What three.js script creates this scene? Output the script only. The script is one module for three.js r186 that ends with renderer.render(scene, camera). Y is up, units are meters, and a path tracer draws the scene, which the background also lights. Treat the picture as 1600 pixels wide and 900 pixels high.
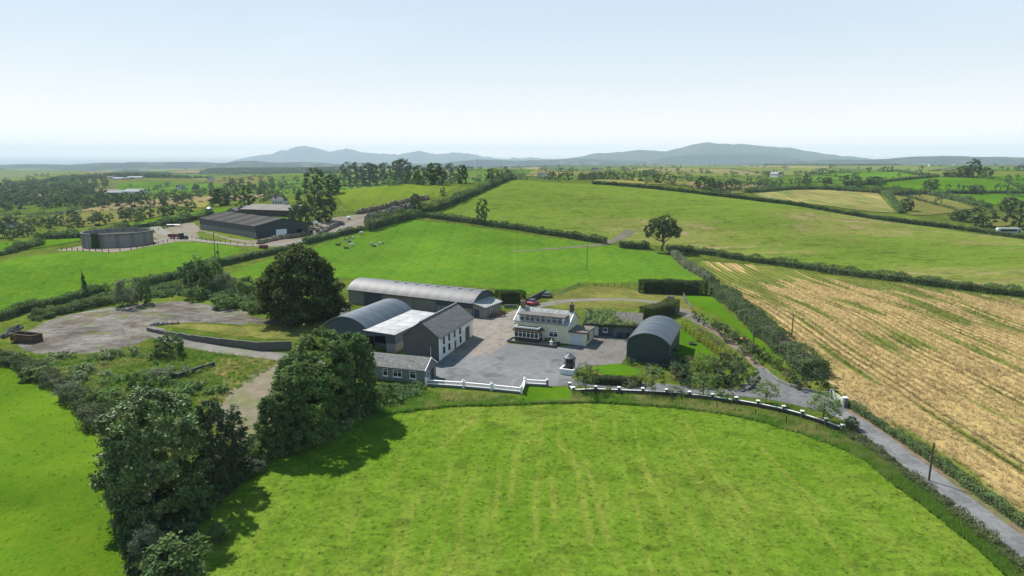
import * as THREE from 'three';
import { mergeGeometries } from 'three/addons/utils/BufferGeometryUtils.js';
import { MarchingCubes } from 'three/addons/objects/MarchingCubes.js';
import { RoundedBoxGeometry } from 'three/addons/geometries/RoundedBoxGeometry.js';

// ------------------------------------------------------------------ camera, sky, sun, haze, exposure
const scene = new THREE.Scene();
const EYE = 38, FOCAL = 1067, PITCH = Math.atan(202 / 1067);           // a drone about 38 m above the yard
const camera = new THREE.PerspectiveCamera(2 * Math.atan(450 / FOCAL) * 180 / Math.PI, 16 / 9, 1, 60000);
camera.position.set(0, EYE, 0);
camera.rotation.set(-PITCH, 0, 0);
const SUN = new THREE.Vector3(-0.44, 0.735, -0.515).normalize();
const SUN_POWER = 4.5, SKY_POWER = 0.44;
const renderer = new THREE.WebGLRenderer({ antialias: true });
renderer.toneMapping = THREE.LinearToneMapping;
renderer.toneMappingExposure = 1.95;
renderer.shadowMap.enabled = true;
scene.fog = new THREE.FogExp2(new THREE.Color().setRGB(0.70, 0.88, 1.0), 0.000072);
{
  const skyNoise = (v) => { const p = [v.x / (v.y + 0.25), v.z / (v.y + 0.25)]; return fbm(p[0] * 1.7 + 5, p[1] * 3.1, 77, 5); };
  const W = 1024, Hh = 512, d = new Float32Array(W * Hh * 4);
  const mix = (a, b, t) => a + (b - a) * t, zen = [0.20, 0.57, 1.0], hor = [1.08, 1.11, 1.10], low = [0.72, 0.52, 0.32];
  for (let r = 0; r < Hh; r++) for (let c = 0; c < W; c++) {
    const el = ((r + 0.5) / Hh - 0.5) * Math.PI, az = ((c + 0.5) / W - 0.5) * 2 * Math.PI;
    const v = new THREE.Vector3(Math.cos(el) * Math.cos(az), Math.sin(el), Math.cos(el) * Math.sin(az));
    const up = Math.max(0, v.y), t = Math.pow(1 - Math.exp(-up * 2.3), 0.9), cs = Math.max(0, v.dot(SUN));
    const wisp = 0.035 * THREE.MathUtils.smoothstep(skyNoise(v), 0.52, 0.8) * THREE.MathUtils.smoothstep(up, 0.02, 0.2);
    const mie = 0.10 * Math.pow(cs, 3) + 0.30 * Math.pow(cs, 24);
    const o = (r * W + c) * 4;
    for (let k = 0; k < 3; k++) d[o + k] = v.y < 0 ? [0.35, 0.38, 0.36][k] : mix(hor[k], zen[k], t) * mix(1, 0.62, THREE.MathUtils.smoothstep(up, 0.25, 0.9)) + wisp + low[k] * Math.exp(-up / 0.06) + mie * [1, 0.97, 0.92][k];
    d[o + 3] = 1;
  }
  const tex = new THREE.DataTexture(d, W, Hh, THREE.RGBAFormat, THREE.FloatType);
  tex.mapping = THREE.EquirectangularReflectionMapping; tex.magFilter = THREE.LinearFilter; tex.needsUpdate = true;
  scene.background = tex; scene.environment = tex;
  scene.backgroundIntensity = SKY_POWER; scene.environmentIntensity = SKY_POWER;
}
const sun = new THREE.DirectionalLight(new THREE.Color().setRGB(1, 0.955, 0.87), SUN_POWER);
sun.name = 'sun'; sun.position.copy(SUN).multiplyScalar(600); sun.target.position.set(0, 0, -150);
sun.position.add(sun.target.position);
sun.castShadow = true; sun.shadow.mapSize.set(4096, 4096);
Object.assign(sun.shadow.camera, { left: -260, right: 260, top: 260, bottom: -260, near: 10, far: 1400 });
scene.add(sun, sun.target);

// ------------------------------------------------------------------ helpers
function rngOf(seed) { let a = seed >>> 0; return () => { a = (a + 0x6D2B79F5) | 0; let t = Math.imul(a ^ (a >>> 15), 1 | a); t = (t + Math.imul(t ^ (t >>> 7), 61 | t)) ^ t; return ((t ^ (t >>> 14)) >>> 0) / 4294967296; }; }
const clamp = (x, a, b) => Math.min(b, Math.max(a, x)), lerp = (a, b, t) => a + (b - a) * t;
const sstep = (a, b, x) => { const t = clamp((x - a) / (b - a), 0, 1); return t * t * (3 - 2 * t); };
function hash(x, y, s) { let h = (Math.imul(x, 374761393) + Math.imul(y, 668265263) + Math.imul(s, 2147483647 ^ 0x5bd1e995)) | 0; h = Math.imul(h ^ (h >>> 13), 1274126177); h ^= h >>> 16; return (h >>> 0) / 4294967296; }
function vnoise(x, y, s = 1, px = 0, py = px) {                          // value noise; px, py > 0 makes it repeat
  const x0 = Math.floor(x), y0 = Math.floor(y), fx = x - x0, fy = y - y0, u = fx * fx * (3 - 2 * fx), v = fy * fy * (3 - 2 * fy);
  const m = (a, p) => p ? ((a % p) + p) % p : a;
  const a = hash(m(x0, px), m(y0, py), s), b = hash(m(x0 + 1, px), m(y0, py), s), c = hash(m(x0, px), m(y0 + 1, py), s), e = hash(m(x0 + 1, px), m(y0 + 1, py), s);
  return a + (b - a) * u + (c - a) * v + (a - b - c + e) * u * v;
}
function fbm(x, y, s = 1, oct = 4, px = 0, py = px) { let f = 0, a = 0.5, n = 0; for (let i = 0; i < oct; i++) { f += a * vnoise(x, y, s + i, px, py); n += a; x *= 2; y *= 2; px *= 2; py *= 2; a *= 0.5; } return f / n; }
const lin = (r, g, b) => new THREE.Color().setRGB(r, g, b);
const used = new Map();
function numbered(name) { const n = used.get(name) ?? 0; used.set(name, n + 1); return n ? name + '_' + String(n).padStart(3, '0') : name; }
function tag(o, label, category, group, kind) { o.userData = { ...o.userData }; if (label) o.userData.label = label; if (category) o.userData.category = category; if (group) o.userData.group = group; else delete o.userData.group; if (kind) o.userData.kind = kind; return o; }
function shade(o) { o.traverse((m) => { if (m.isMesh) { m.castShadow = true; m.receiveShadow = true; } }); return o; }
function thing(name, label, category, pos = [0, 0, 0], turn = 0, group) {
  const o = new THREE.Group(); o.name = numbered(name); scene.add(o); o.position.set(...pos); o.rotation.y = turn;
  return tag(o, label, category, group);
}
function part(name, geoms, mat, parent, label) {
  geoms = Array.isArray(geoms) ? geoms : [geoms];
  const g = geoms.length === 1 ? geoms[0] : mergeGeometries(geoms.map((q) => { q = q.index ? q.toNonIndexed() : q; for (const k of Object.keys(q.attributes)) if (!['position', 'normal', 'uv'].includes(k)) q.deleteAttribute(k); return q; }));
  const m = new THREE.Mesh(g, mat); m.name = name; m.castShadow = m.receiveShadow = true; if (label) m.userData.label = label;
  parent.add(m); return m;
}
function struct(name, geom, mat) { const m = new THREE.Mesh(geom, mat); m.name = numbered(name); m.userData.kind = 'structure'; m.receiveShadow = m.castShadow = true; scene.add(m); return m; }
function copyOf(root, pos, turn, label, group, scale) {
  const r = root.clone(); r.name = numbered(root.name.replace(/_\d{3}$/, '')); scene.add(r); r.position.set(...pos); r.rotation.y = turn;
  if (scale) r.scale.set(...(Array.isArray(scale) ? scale : [scale, scale, scale]));
  r.userData = { ...r.userData }; if (label) r.userData.label = label; if (group) r.userData.group = group;
  return r;
}
// simple shapes
function bx(x0, x1, y0, y1, z0, z1, r = 0) {
  const w = Math.abs(x1 - x0), h = Math.abs(y1 - y0), d = Math.abs(z1 - z0);
  const g = r ? new RoundedBoxGeometry(w, h, d, 1, r) : new THREE.BoxGeometry(w, h, d);
  const p = g.attributes.position, n = g.attributes.normal, uv = g.attributes.uv;
  g.translate((x0 + x1) / 2, (y0 + y1) / 2, (z0 + z1) / 2);
  for (let i = 0; i < p.count; i++) { const ax = Math.abs(n.getX(i)), ay = Math.abs(n.getY(i)); if (ay > 0.7) uv.setXY(i, p.getX(i), p.getZ(i)); else if (ax > 0.7) uv.setXY(i, p.getZ(i), p.getY(i)); else uv.setXY(i, p.getX(i), p.getY(i)); }
  return g;
}
function prism(pts, depth, uvs = 1) {                                     // outline in x,y pushed from z = 0 to z = -depth
  const g = new THREE.ExtrudeGeometry(new THREE.Shape(pts.map((p) => new THREE.Vector2(p[0], p[1]))), { depth, bevelEnabled: false, curveSegments: 1 });
  g.translate(0, 0, -depth); return g;
}
function cyl(r0, r1, h, x, y, z, seg = 10, open = false) { const g = new THREE.CylinderGeometry(r1, r0, h, seg, 1, open); g.translate(x, y + h / 2, z); return g; }
function bar(a, b, r, seg = 6, r2 = r) {                                  // a round bar between two points
  const A = new THREE.Vector3(...a), B = new THREE.Vector3(...b), L = A.distanceTo(B), g = new THREE.CylinderGeometry(r2, r, L, seg, 1);
  g.translate(0, L / 2, 0); g.applyQuaternion(new THREE.Quaternion().setFromUnitVectors(new THREE.Vector3(0, 1, 0), B.clone().sub(A).normalize())); g.translate(...a); return g;
}
class GB {                                                                // gathers faces with a colour of their own
  constructor() { this.p = []; this.c = []; this.i = []; this.t = []; }
  v(x, y, z, c, u, w) { this.p.push(x, y, z); if (c) this.c.push(c[0], c[1], c[2]); if (u !== undefined) this.t.push(u, w); return this.p.length / 3 - 1; }
  tri(a, b, c) { this.i.push(a, b, c); }
  geom(smooth) {
    const g = new THREE.BufferGeometry(); g.setAttribute('position', new THREE.BufferAttribute(new Float32Array(this.p), 3));
    if (this.c.length) g.setAttribute('color', new THREE.BufferAttribute(new Float32Array(this.c), 3));
    if (this.t.length) g.setAttribute('uv', new THREE.BufferAttribute(new Float32Array(this.t), 2));
    g.setIndex(new THREE.BufferAttribute(new Uint32Array(this.i), 1)); if (smooth) g.computeVertexNormals(); return g;
  }
}

// ------------------------------------------------------------------ the lie of the land
const CP = Math.cos(PITCH), SP = Math.sin(PITCH);
function ray(px, py) { const xn = (px - 800) / FOCAL, yn = (450 - py) / FOCAL, z = -yn * SP - CP; return [xn / -z, (yn * CP - SP) / -z]; }   // sideways and upwards per metre of depth
const K = 38 / 36, ctl = [];
for (const d of [16, 60, 95, 118]) for (const u of [-1.7, -1, -0.5, 0, 0.5, 1, 1.7]) ctl.push([u, d, 0]);
ctl.push([-1.2, 170, -3], [-0.8, 170, -1.5], [-0.4, 170, 0], [0, 170, 0.9], [0.3, 165, 0.7], [0.55, 160, 0.2], [0.9, 160, -0.5], [-1.2, 260, -4], [-1.7, 400, -8], [1.2, 260, -2], [1.7, 400, -4], [-1.7, 1500, -30], [1.7, 1500, 5], [-1.7, 16000, -60], [1.7, 16000, 0]);
function at(px, py, d) { const r = ray(px, py); ctl.push([r[0], d * K, EYE + r[1] * d * K]); }
for (const c of [[945, 378, 290], [650, 335, 360], [500, 385, 290], [185, 388, 262], [60, 393, 262], [400, 372, 300], [475, 357, 330], [320, 354, 350], [440, 322, 400], [560, 330, 375], [530, 303, 430], [640, 288, 450], [720, 290, 450], [800, 281, 470], [870, 284, 475], [940, 288, 470], [1050, 296, 450], [1150, 307, 430], [1250, 319, 410], [1400, 342, 375], [1600, 371, 330],
  [800, 330, 355], [1000, 340, 345], [1200, 360, 320], [1400, 390, 280], [1600, 415, 240], [1050, 387, 285], [1300, 423, 235], [1600, 461, 188], [1350, 530, 135], [1240, 318, 490], [1290, 310, 520], [1290, 297, 590], [1400, 331, 440], [1470, 321, 480], [1580, 352, 390], [1600, 322, 480], [1500, 300, 600], [1600, 301, 620], [1520, 279, 720], [1600, 275, 760], [1400, 275, 850], [1300, 285, 760], [1260, 291, 690],
  [940, 281, 620], [1080, 287, 600], [1110, 293, 550], [870, 271, 1300], [1000, 266, 2200], [1100, 259, 4000], [1100, 254, 6500], [400, 312, 560], [340, 321, 500], [240, 346, 370], [150, 355, 400], [100, 342, 500], [200, 331, 560], [100, 322, 700], [250, 301, 850], [250, 291, 1100], [100, 287, 1500], [250, 279, 2000], [100, 274, 3000], [300, 270, 4000], [200, 264, 7000], [420, 264, 7000], [50, 264, 9000], [650, 258, 7000], [1500, 255, 7000], [1500, 262, 2500], [1300, 268, 1800], [700, 264, 2500], [0, 382, 290], [20, 400, 240]]) at(...c);
ctl.push([-0.15, 640, 4], [0, 760, 8]);
const tps = (() => {
  const X = ctl.map((c) => [c[0] * 1.6, Math.log(c[1])]), n = X.length, N = n + 3, k = (r2) => r2 < 1e-12 ? 0 : 0.5 * r2 * Math.log(r2);
  const A = [];
  for (let i = 0; i < n; i++) { const r = new Float64Array(N + 1); for (let j = 0; j < n; j++) r[j] = k((X[i][0] - X[j][0]) ** 2 + (X[i][1] - X[j][1]) ** 2) + (i === j ? 0.0008 : 0); r[n] = 1; r[n + 1] = X[i][0]; r[n + 2] = X[i][1]; r[N] = ctl[i][2]; A.push(r); }
  for (let q = 0; q < 3; q++) { const r = new Float64Array(N + 1); for (let j = 0; j < n; j++) r[j] = q ? X[j][q - 1] : 1; A.push(r); }
  for (let i = 0; i < N; i++) { let b = i; for (let j = i + 1; j < N; j++) if (Math.abs(A[j][i]) > Math.abs(A[b][i])) b = j; [A[i], A[b]] = [A[b], A[i]]; for (let j = i + 1; j < N; j++) { const f = A[j][i] / A[i][i]; if (f) for (let q = i; q <= N; q++) A[j][q] -= f * A[i][q]; } }
  const w = new Float64Array(N); for (let i = N - 1; i >= 0; i--) { let s = A[i][N]; for (let j = i + 1; j < N; j++) s -= A[i][j] * w[j]; w[i] = s / A[i][i]; }
  return (u, v) => { const x = u * 1.6; let s = w[n] + w[n + 1] * x + w[n + 2] * v; for (let j = 0; j < n; j++) s += w[j] * k((x - X[j][0]) ** 2 + (v - X[j][1]) ** 2); return s; };
})();
const U0 = -1.6, U1 = 1.6, NU = 320, V0 = Math.log(16), V1 = Math.log(17000), NV = 384, DU = (U1 - U0) / NU, DV = (V1 - V0) / NV;
const GRID = new Float32Array((NU + 1) * (NV + 1));
for (let j = 0; j <= NV; j++) for (let i = 0; i <= NU; i++) {
  const u = U0 + i * DU, v = V0 + j * DV, d = Math.exp(v), x = u * d;
  let h = tps(u, v);
  const yard = sstep(-75, -50, x) * (1 - sstep(45, 62, x)) * sstep(80, 100, d) * (1 - sstep(165, 190, d));
  h = lerp(h, 1.0 * sstep(118, 155, d) - 0.7 * sstep(24, 34, x) * sstep(100, 116, d) * (1 - sstep(128, 150, d)), yard);
  const far = sstep(700, 1700, d);
  h += far * (105 * (fbm(x / 560 + 3.1, d / 470, 11, 2) - 0.52));
  { const top = EYE - d * lerp(0.0145, 0.0095, sstep(-0.15, 0.2, u)); if (d > 900 && h > top - 12) h = top - 12 * Math.exp(-(h - top + 12) / 12); }
  h += (1 - yard) * sstep(40, 80, d) * 0.5 * (fbm(x / 17, d / 17, 5, 2) - 0.5);
  h -= Math.max(0, d - 6500) * 0.012;
  GRID[j * (NU + 1) + i] = h;
}
function hUV(u, v) {
  const a = clamp((u - U0) / DU, 0, NU - 1e-4), b = clamp((v - V0) / DV, 0, NV - 1e-4), i = Math.floor(a), j = Math.floor(b), fa = a - i, fb = b - j, o = j * (NU + 1) + i;
  const h00 = GRID[o], h10 = GRID[o + 1], h01 = GRID[o + NU + 1], h11 = GRID[o + NU + 2];
  return fa + fb < 1 ? h00 + (h10 - h00) * fa + (h01 - h00) * fb : h11 + (h01 - h11) * (1 - fa) + (h10 - h11) * (1 - fb);
}
function ground(x, z) { const d = Math.max(-z, 17); return hUV(x / d, Math.log(d)); }
function P(px, py, start = 40) {                                          // where the line of sight through a point of the picture meets the land
  const r = ray(px, py); let d0 = start;
  for (let d = start; d < 16500; d *= 1.006) {
    if (EYE + r[1] * d < hUV(r[0], Math.log(d))) { let lo = d0, hi = d; for (let k = 0; k < 24; k++) { const m = (lo + hi) / 2; if (EYE + r[1] * m < hUV(r[0], Math.log(m))) hi = m; else lo = m; } return new THREE.Vector3(r[0] * hi, hUV(r[0], Math.log(hi)), -hi); }
    d0 = d;
  }
  return new THREE.Vector3(r[0] * 16000, EYE + r[1] * 16000, -16000);
}
const flat = (pts, start) => pts.map((q) => { const v = P(q[0], q[1], start); return [v.x, v.z]; });
const metres = (px, p) => px * -p.z / FOCAL;                              // a length in the picture at the distance of p

// a sheet of land inside an outline (world x, z), on the same grid as the ground and a little above it
function sheet(poly, lift, { tile = 8, color, uvOf } = {}) {
  const Q = [];
  for (let i = 0; i < poly.length; i++) { const a = poly[i], b = poly[(i + 1) % poly.length], L = Math.hypot(a[0] - b[0], a[1] - b[1]), n = Math.max(1, Math.ceil(L / Math.max(0.7, 0.02 * Math.min(-a[1], -b[1])))); for (let k = 0; k < n; k++) { const x = lerp(a[0], b[0], k / n), z = lerp(a[1], b[1], k / n), d = Math.max(-z, 17); Q.push([(x / d - U0) / DU, (Math.log(d) - V0) / DV]); } }
  const cut = (pg, ax, lim, keepLess) => { const out = []; for (let i = 0; i < pg.length; i++) { const a = pg[i], b = pg[(i + 1) % pg.length], ia = keepLess ? a[ax] <= lim : a[ax] >= lim, ib = keepLess ? b[ax] <= lim : b[ax] >= lim; if (ia) out.push(a); if (ia !== ib) { const t = (lim - a[ax]) / (b[ax] - a[ax]); out.push(ax ? [a[0] + (b[0] - a[0]) * t, lim] : [lim, a[1] + (b[1] - a[1]) * t]); } } return out; };
  const gb = new GB(), keys = new Map();
  const vert = (a, b) => { const key = Math.round(a * 4096) * 4194304 + Math.round(b * 4096); let k = keys.get(key); if (k === undefined) { const u = U0 + a * DU, v = V0 + b * DV, d = Math.exp(v), x = u * d, lf = typeof lift === 'function' ? lift(x, -d) : lift; const t = uvOf ? uvOf(x, -d) : [x / tile, -d / tile]; k = gb.v(x, hUV(u, v) + lf * Math.max(1, d / 150), -d, color ? color(x, -d) : null, t[0], t[1]); keys.set(key, k); } return k; };
  const j0 = Math.floor(Math.min(...Q.map((q) => q[1]))), j1 = Math.ceil(Math.max(...Q.map((q) => q[1])));
  for (let j = Math.max(0, j0); j < Math.min(NV, j1); j++) {
    const row = cut(cut(Q, 1, j, false), 1, j + 1, true); if (row.length < 3) continue;
    let i0 = Infinity, i1 = -Infinity; for (const q of row) { i0 = Math.min(i0, q[0]); i1 = Math.max(i1, q[0]); }
    let rest = row;
    for (let i = Math.max(0, Math.floor(i0)); i < Math.min(NU, Math.ceil(i1)); i++) {
      const cell = cut(cut(rest, 0, i, false), 0, i + 1, true); rest = cut(rest, 0, i, false);
      if (cell.length < 3) continue;
      let A = 0; for (let k = 0; k < cell.length; k++) { const a = cell[k], b = cell[(k + 1) % cell.length]; A += a[0] * b[1] - b[0] * a[1]; }
      A = Math.abs(A / 2); if (A < 1e-5) continue;
      if (A > 0.9999) { const a = vert(i, j), b = vert(i + 1, j), c = vert(i, j + 1), e = vert(i + 1, j + 1); gb.tri(a, b, c); gb.tri(b, e, c); continue; }
      const half = [cell.filter(() => true)];
      const clipDiag = (pg, less) => { const f = (q) => (q[0] - i) + (q[1] - j) - 1, out = []; for (let k = 0; k < pg.length; k++) { const a = pg[k], b = pg[(k + 1) % pg.length], fa = f(a), fb = f(b), ia = less ? fa <= 0 : fa >= 0, ib = less ? fb <= 0 : fb >= 0; if (ia) out.push(a); if (ia !== ib) { const t = fa / (fa - fb); out.push([a[0] + (b[0] - a[0]) * t, a[1] + (b[1] - a[1]) * t]); } } return out; };
      for (const less of [true, false]) {
        const pg = clipDiag(half[0], less).map((q) => new THREE.Vector2(q[0], q[1])).filter((q, k, all) => q.distanceTo(all[(k + 1) % all.length]) > 1e-5);
        if (pg.length < 3) continue;
        if (THREE.ShapeUtils.area(pg) < 0) pg.reverse();
        for (const f of THREE.ShapeUtils.triangulateShape(pg, [])) { const q = f.map((k) => vert(pg[k].x, pg[k].y)); if (q[0] !== q[1] && q[1] !== q[2] && q[0] !== q[2]) gb.tri(q[0], q[1], q[2]); }
      }
    }
  }
  return gb.geom(true);
}
// rounds the corners of an outline and lets its edge wander
function soft(poly, wander = 0.5) {
  const c = new THREE.CatmullRomCurve3(poly.map((p) => new THREE.Vector3(p[0], 0, p[1])), true, 'centripetal'), L = c.getLength(), n = clamp(Math.ceil(L / 1.2), 40, 500);
  return c.getPoints(n).slice(0, n).map((p) => [p.x + wander * 2.4 * (fbm(p.x / 3.3, p.z / 3.3, 901, 3) - 0.5), p.z + wander * 2.4 * (fbm(p.x / 3.3, p.z / 3.3, 911, 3) - 0.5)]);
}
function inside(poly, x, z) { let c = false; for (let i = 0, j = poly.length - 1; i < poly.length; j = i++) { const a = poly[i], b = poly[j]; if ((a[1] > z) !== (b[1] > z) && x < (b[0] - a[0]) * (z - a[1]) / (b[1] - a[1]) + a[0]) c = !c; } return c; }
// a curve through points (world x, z) sampled every `step` metres
function along(pts, step) { const c = new THREE.CatmullRomCurve3(pts.map((p) => new THREE.Vector3(p[0], 0, p[1])), false, 'centripetal'), L = c.getLength(), n = Math.max(2, Math.ceil(L / step)); return c.getSpacedPoints(n).map((p) => [p.x, p.z]); }
function ribbon(pts, w, step = 1.5) { const c = along(pts, step), l = [], r = []; c.forEach((p, k) => { const a = c[Math.max(0, k - 1)], b = c[Math.min(c.length - 1, k + 1)], L = Math.hypot(b[0] - a[0], b[1] - a[1]), nx = -(b[1] - a[1]) / L, nz = (b[0] - a[0]) / L, ww = (typeof w === 'function' ? w(k / (c.length - 1)) : w) / 2; l.push([p[0] + nx * ww, p[1] + nz * ww]); r.push([p[0] - nx * ww, p[1] - nz * ww]); }); return l.concat(r.reverse()); }

// ------------------------------------------------------------------ materials
const s8 = (x) => { x = clamp(x, 0, 1); return Math.round(255 * (x <= 0.0031308 ? x * 12.92 : 1.055 * Math.pow(x, 1 / 2.4) - 0.055)); };
function colourMap(W, Hh, fn, repeat = true) {                            // fn gives linear colour; u to the right, v upwards, both 0..1
  const d = new Uint8Array(W * Hh * 4);
  for (let y = 0; y < Hh; y++) for (let x = 0; x < W; x++) { const c = fn((x + 0.5) / W, (y + 0.5) / Hh), o = (y * W + x) * 4; d[o] = s8(c[0]); d[o + 1] = s8(c[1]); d[o + 2] = s8(c[2]); d[o + 3] = 255; }
  const t = new THREE.DataTexture(d, W, Hh, THREE.RGBAFormat); t.colorSpace = THREE.SRGBColorSpace; t.magFilter = THREE.LinearFilter; t.minFilter = THREE.LinearMipmapLinearFilter; t.generateMipmaps = true;
  t.wrapS = t.wrapT = repeat ? THREE.RepeatWrapping : THREE.ClampToEdgeWrapping; t.needsUpdate = true; return t;
}
function heightMap(W, fn) { const t = colourMap(W, W, (u, v) => { const h = fn(u, v); return [h, h, h]; }); t.colorSpace = THREE.NoColorSpace; return t; }
const TONE = 1.6;                                                         // detail maps hold tone / TONE so that they may brighten as well as darken
const grassMap = colourMap(1024, 1024, (u, v) => {
  const a = fbm(u * 9, v * 9, 3, 4, 9), b = fbm(u * 96, v * 64, 7, 3, 96, 64), c = vnoise(u * 340, v * 340, 9, 340), e = fbm(u * 20, v * 20, 21, 3, 20);
  const spot = sstep(0.62, 0.74, fbm(u * 22, v * 22, 23, 3, 22)) * 0.32, k = (0.6 + 0.34 * a + 0.55 * (b - 0.3) + 0.3 * (c - 0.4)) * (1 - spot), y = (e - 0.5) * 0.6 - spot * 0.4;
  return [k * (1 + y) / TONE, k * (1 + y * 0.35) / TONE, k * (1 - y * 0.3) / TONE];
});
const lawnMap = colourMap(1024, 1024, (u, v) => {                          // closely grazed sward
  const a = fbm(u * 7, v * 7, 5, 4, 7), b = fbm(u * 70, v * 50, 6, 3, 70, 50), c = vnoise(u * 380, v * 380, 8, 380), e = fbm(u * 16, v * 16, 22, 3, 16), d = sstep(0.72, 0.8, fbm(u * 26, v * 26, 25, 3, 26)) * 0.22;
  const k = (0.86 + 0.16 * (a - 0.5) + 0.34 * (b - 0.5) + 0.3 * (c - 0.5)) * (1 - d), y = (e - 0.5) * 0.4; return [k * (1 + y) / TONE, k * (1 + y * 0.3) / TONE, k / TONE];
});
const roughMap = colourMap(1024, 1024, (u, v) => {
  const a = fbm(u * 7, v * 7, 31, 4, 7), b = fbm(u * 60, v * 60, 33, 4, 60), c = vnoise(u * 300, v * 300, 37, 300), s = sstep(0.5, 0.7, fbm(u * 14, v * 14, 41, 4, 14));
  const k = 0.45 + 0.5 * a + 0.7 * (b - 0.35) + 0.35 * (c - 0.4);
  return [k * lerp(0.9, 1.55, s) / TONE, k * lerp(1, 1.12, s) / TONE, k * lerp(0.9, 1.2, s) / TONE];
});
const grassBump = heightMap(512, (u, v) => 0.6 * fbm(u * 60, v * 60, 3, 3, 60) + 0.4 * vnoise(u * 200, v * 200, 5, 200));
const stoneMap = colourMap(1024, 1024, (u, v) => {                         // loose stone and dusty hard-core
  const a = fbm(u * 6, v * 6, 51, 5, 6), b = vnoise(u * 260, v * 260, 53, 260), c = fbm(u * 40, v * 40, 55, 3, 40), s = vnoise(u * 120, v * 120, 57, 120) > 0.86 ? 0.35 : 0;
  const k = 0.55 + 0.55 * a + 0.35 * (b - 0.5) + 0.4 * (c - 0.5) + s;
  return [k * 1.02 / TONE, k / TONE, k * 0.97 / TONE];
});
const concreteMap = colourMap(1024, 1024, (u, v) => {
  const a = fbm(u * 5, v * 5, 61, 5, 5), b = fbm(u * 30, v * 30, 63, 4, 30), c = vnoise(u * 400, v * 400, 65, 400), dark = sstep(0.58, 0.72, fbm(u * 9, v * 9, 67, 4, 9));
  const k = (0.72 + 0.42 * (a - 0.3) + 0.35 * (b - 0.5) + 0.16 * (c - 0.5)) * (1 - 0.25 * dark);
  return [k / TONE, k / TONE, k / TONE];
});
const tinMap = colourMap(512, 512, (u, v) => {                             // sheet metal: rain streaks run down the sheet (v), rust blooms
  const s = fbm(u * 40, v * 3, 71, 3, 40, 3), a = fbm(u * 6, v * 6, 73, 4, 6), c = vnoise(u * 128, v * 16, 75, 128, 16), r = sstep(0.62, 0.78, fbm(u * 10, v * 5, 77, 4, 10, 5));
  const k = 0.7 + 0.35 * (s - 0.4) + 0.45 * (a - 0.4) + 0.12 * (c - 0.5);
  return [k * (1 + 0.22 * r) / TONE, k * (1 - 0.02 * r) / TONE, k * (1 - 0.16 * r) / TONE];
});
const slateMap = colourMap(1024, 1024, (u, v) => {                         // slates with lichen; 6 m across
  const row = Math.floor(v * 30), off = (row % 2) * 0.5, col = Math.floor(u * 20 + off), t = hash(col % 20, row, 81), a = fbm(u * 8, v * 8, 83, 4, 8), li = sstep(0.6, 0.7, fbm(u * 24, v * 24, 85, 4, 24));
  const k = 0.62 + 0.3 * t + 0.5 * (a - 0.4) + 0.15 * (vnoise(u * 300, v * 300, 87, 300) - 0.5);
  return [(k + 0.5 * li) / TONE, (k + 0.5 * li) / TONE, (k + 0.36 * li) / TONE];
});
const slateBump = heightMap(1024, (u, v) => { const r = v * 30, row = Math.floor(r), c = u * 20 + (row % 2) * 0.5, fr = r - row, fc = c - Math.floor(c); return fc < 0.05 ? 0 : 1 - fr * 0.8; });
const ribBump = heightMap(256, (u) => 0.5 + 0.5 * Math.cos(u * 8 * Math.PI * 2));
const grimeMap = colourMap(512, 512, (u, v) => {
  const a = fbm(u * 5, v * 5, 91, 5, 5), s = fbm(u * 30, v * 4, 93, 3, 30, 4), c = vnoise(u * 160, v * 160, 95, 160), k = 0.78 + 0.35 * (a - 0.4) + 0.2 * (s - 0.5) + 0.1 * (c - 0.5);
  return [k / TONE, k * 0.995 / TONE, k * 0.98 / TONE];
});
function rep(t, x, y = x) { const c = t.clone(); c.repeat.set(x, y); c.needsUpdate = true; return c; }
const ALB = 0.68;                                                         // brings the colours below to the measured range
function mapped(r, g, b, map, o = {}) { return new THREE.MeshStandardMaterial({ color: lin(r * TONE * ALB, g * TONE * ALB, b * TONE * ALB), map, roughness: 0.95, ...o }); }
function plain(r, g, b, o = {}) { return new THREE.MeshStandardMaterial({ color: lin(r * ALB, g * ALB, b * ALB), roughness: 0.85, ...o }); }
function matt(m) { const q = new THREE.MeshPhysicalMaterial({ color: m.color, map: m.map, vertexColors: m.vertexColors, bumpMap: m.bumpMap, bumpScale: m.bumpScale, roughness: 1 }); q.specularIntensity = 0; return q; }   // soil and grass have no sheen
const grassy = (r, g, b) => matt(mapped(r, g, b, grassMap, { vertexColors: true, bumpMap: grassBump, bumpScale: 0.12, roughness: 1 }));
const M = {
  land: matt(mapped(0.125, 0.175, 0.032, roughMap, { vertexColors: true, bumpMap: grassBump, bumpScale: 0.25, roughness: 1 })),
  stone: mapped(0.185, 0.175, 0.162, stoneMap, { bumpMap: grassBump, bumpScale: 0.05, vertexColors: true }),
  tarmac: mapped(0.165, 0.167, 0.172, concreteMap),
  concrete: mapped(0.29, 0.25, 0.21, concreteMap),
  brownConcrete: mapped(0.205, 0.185, 0.165, concreteMap),
};

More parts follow.
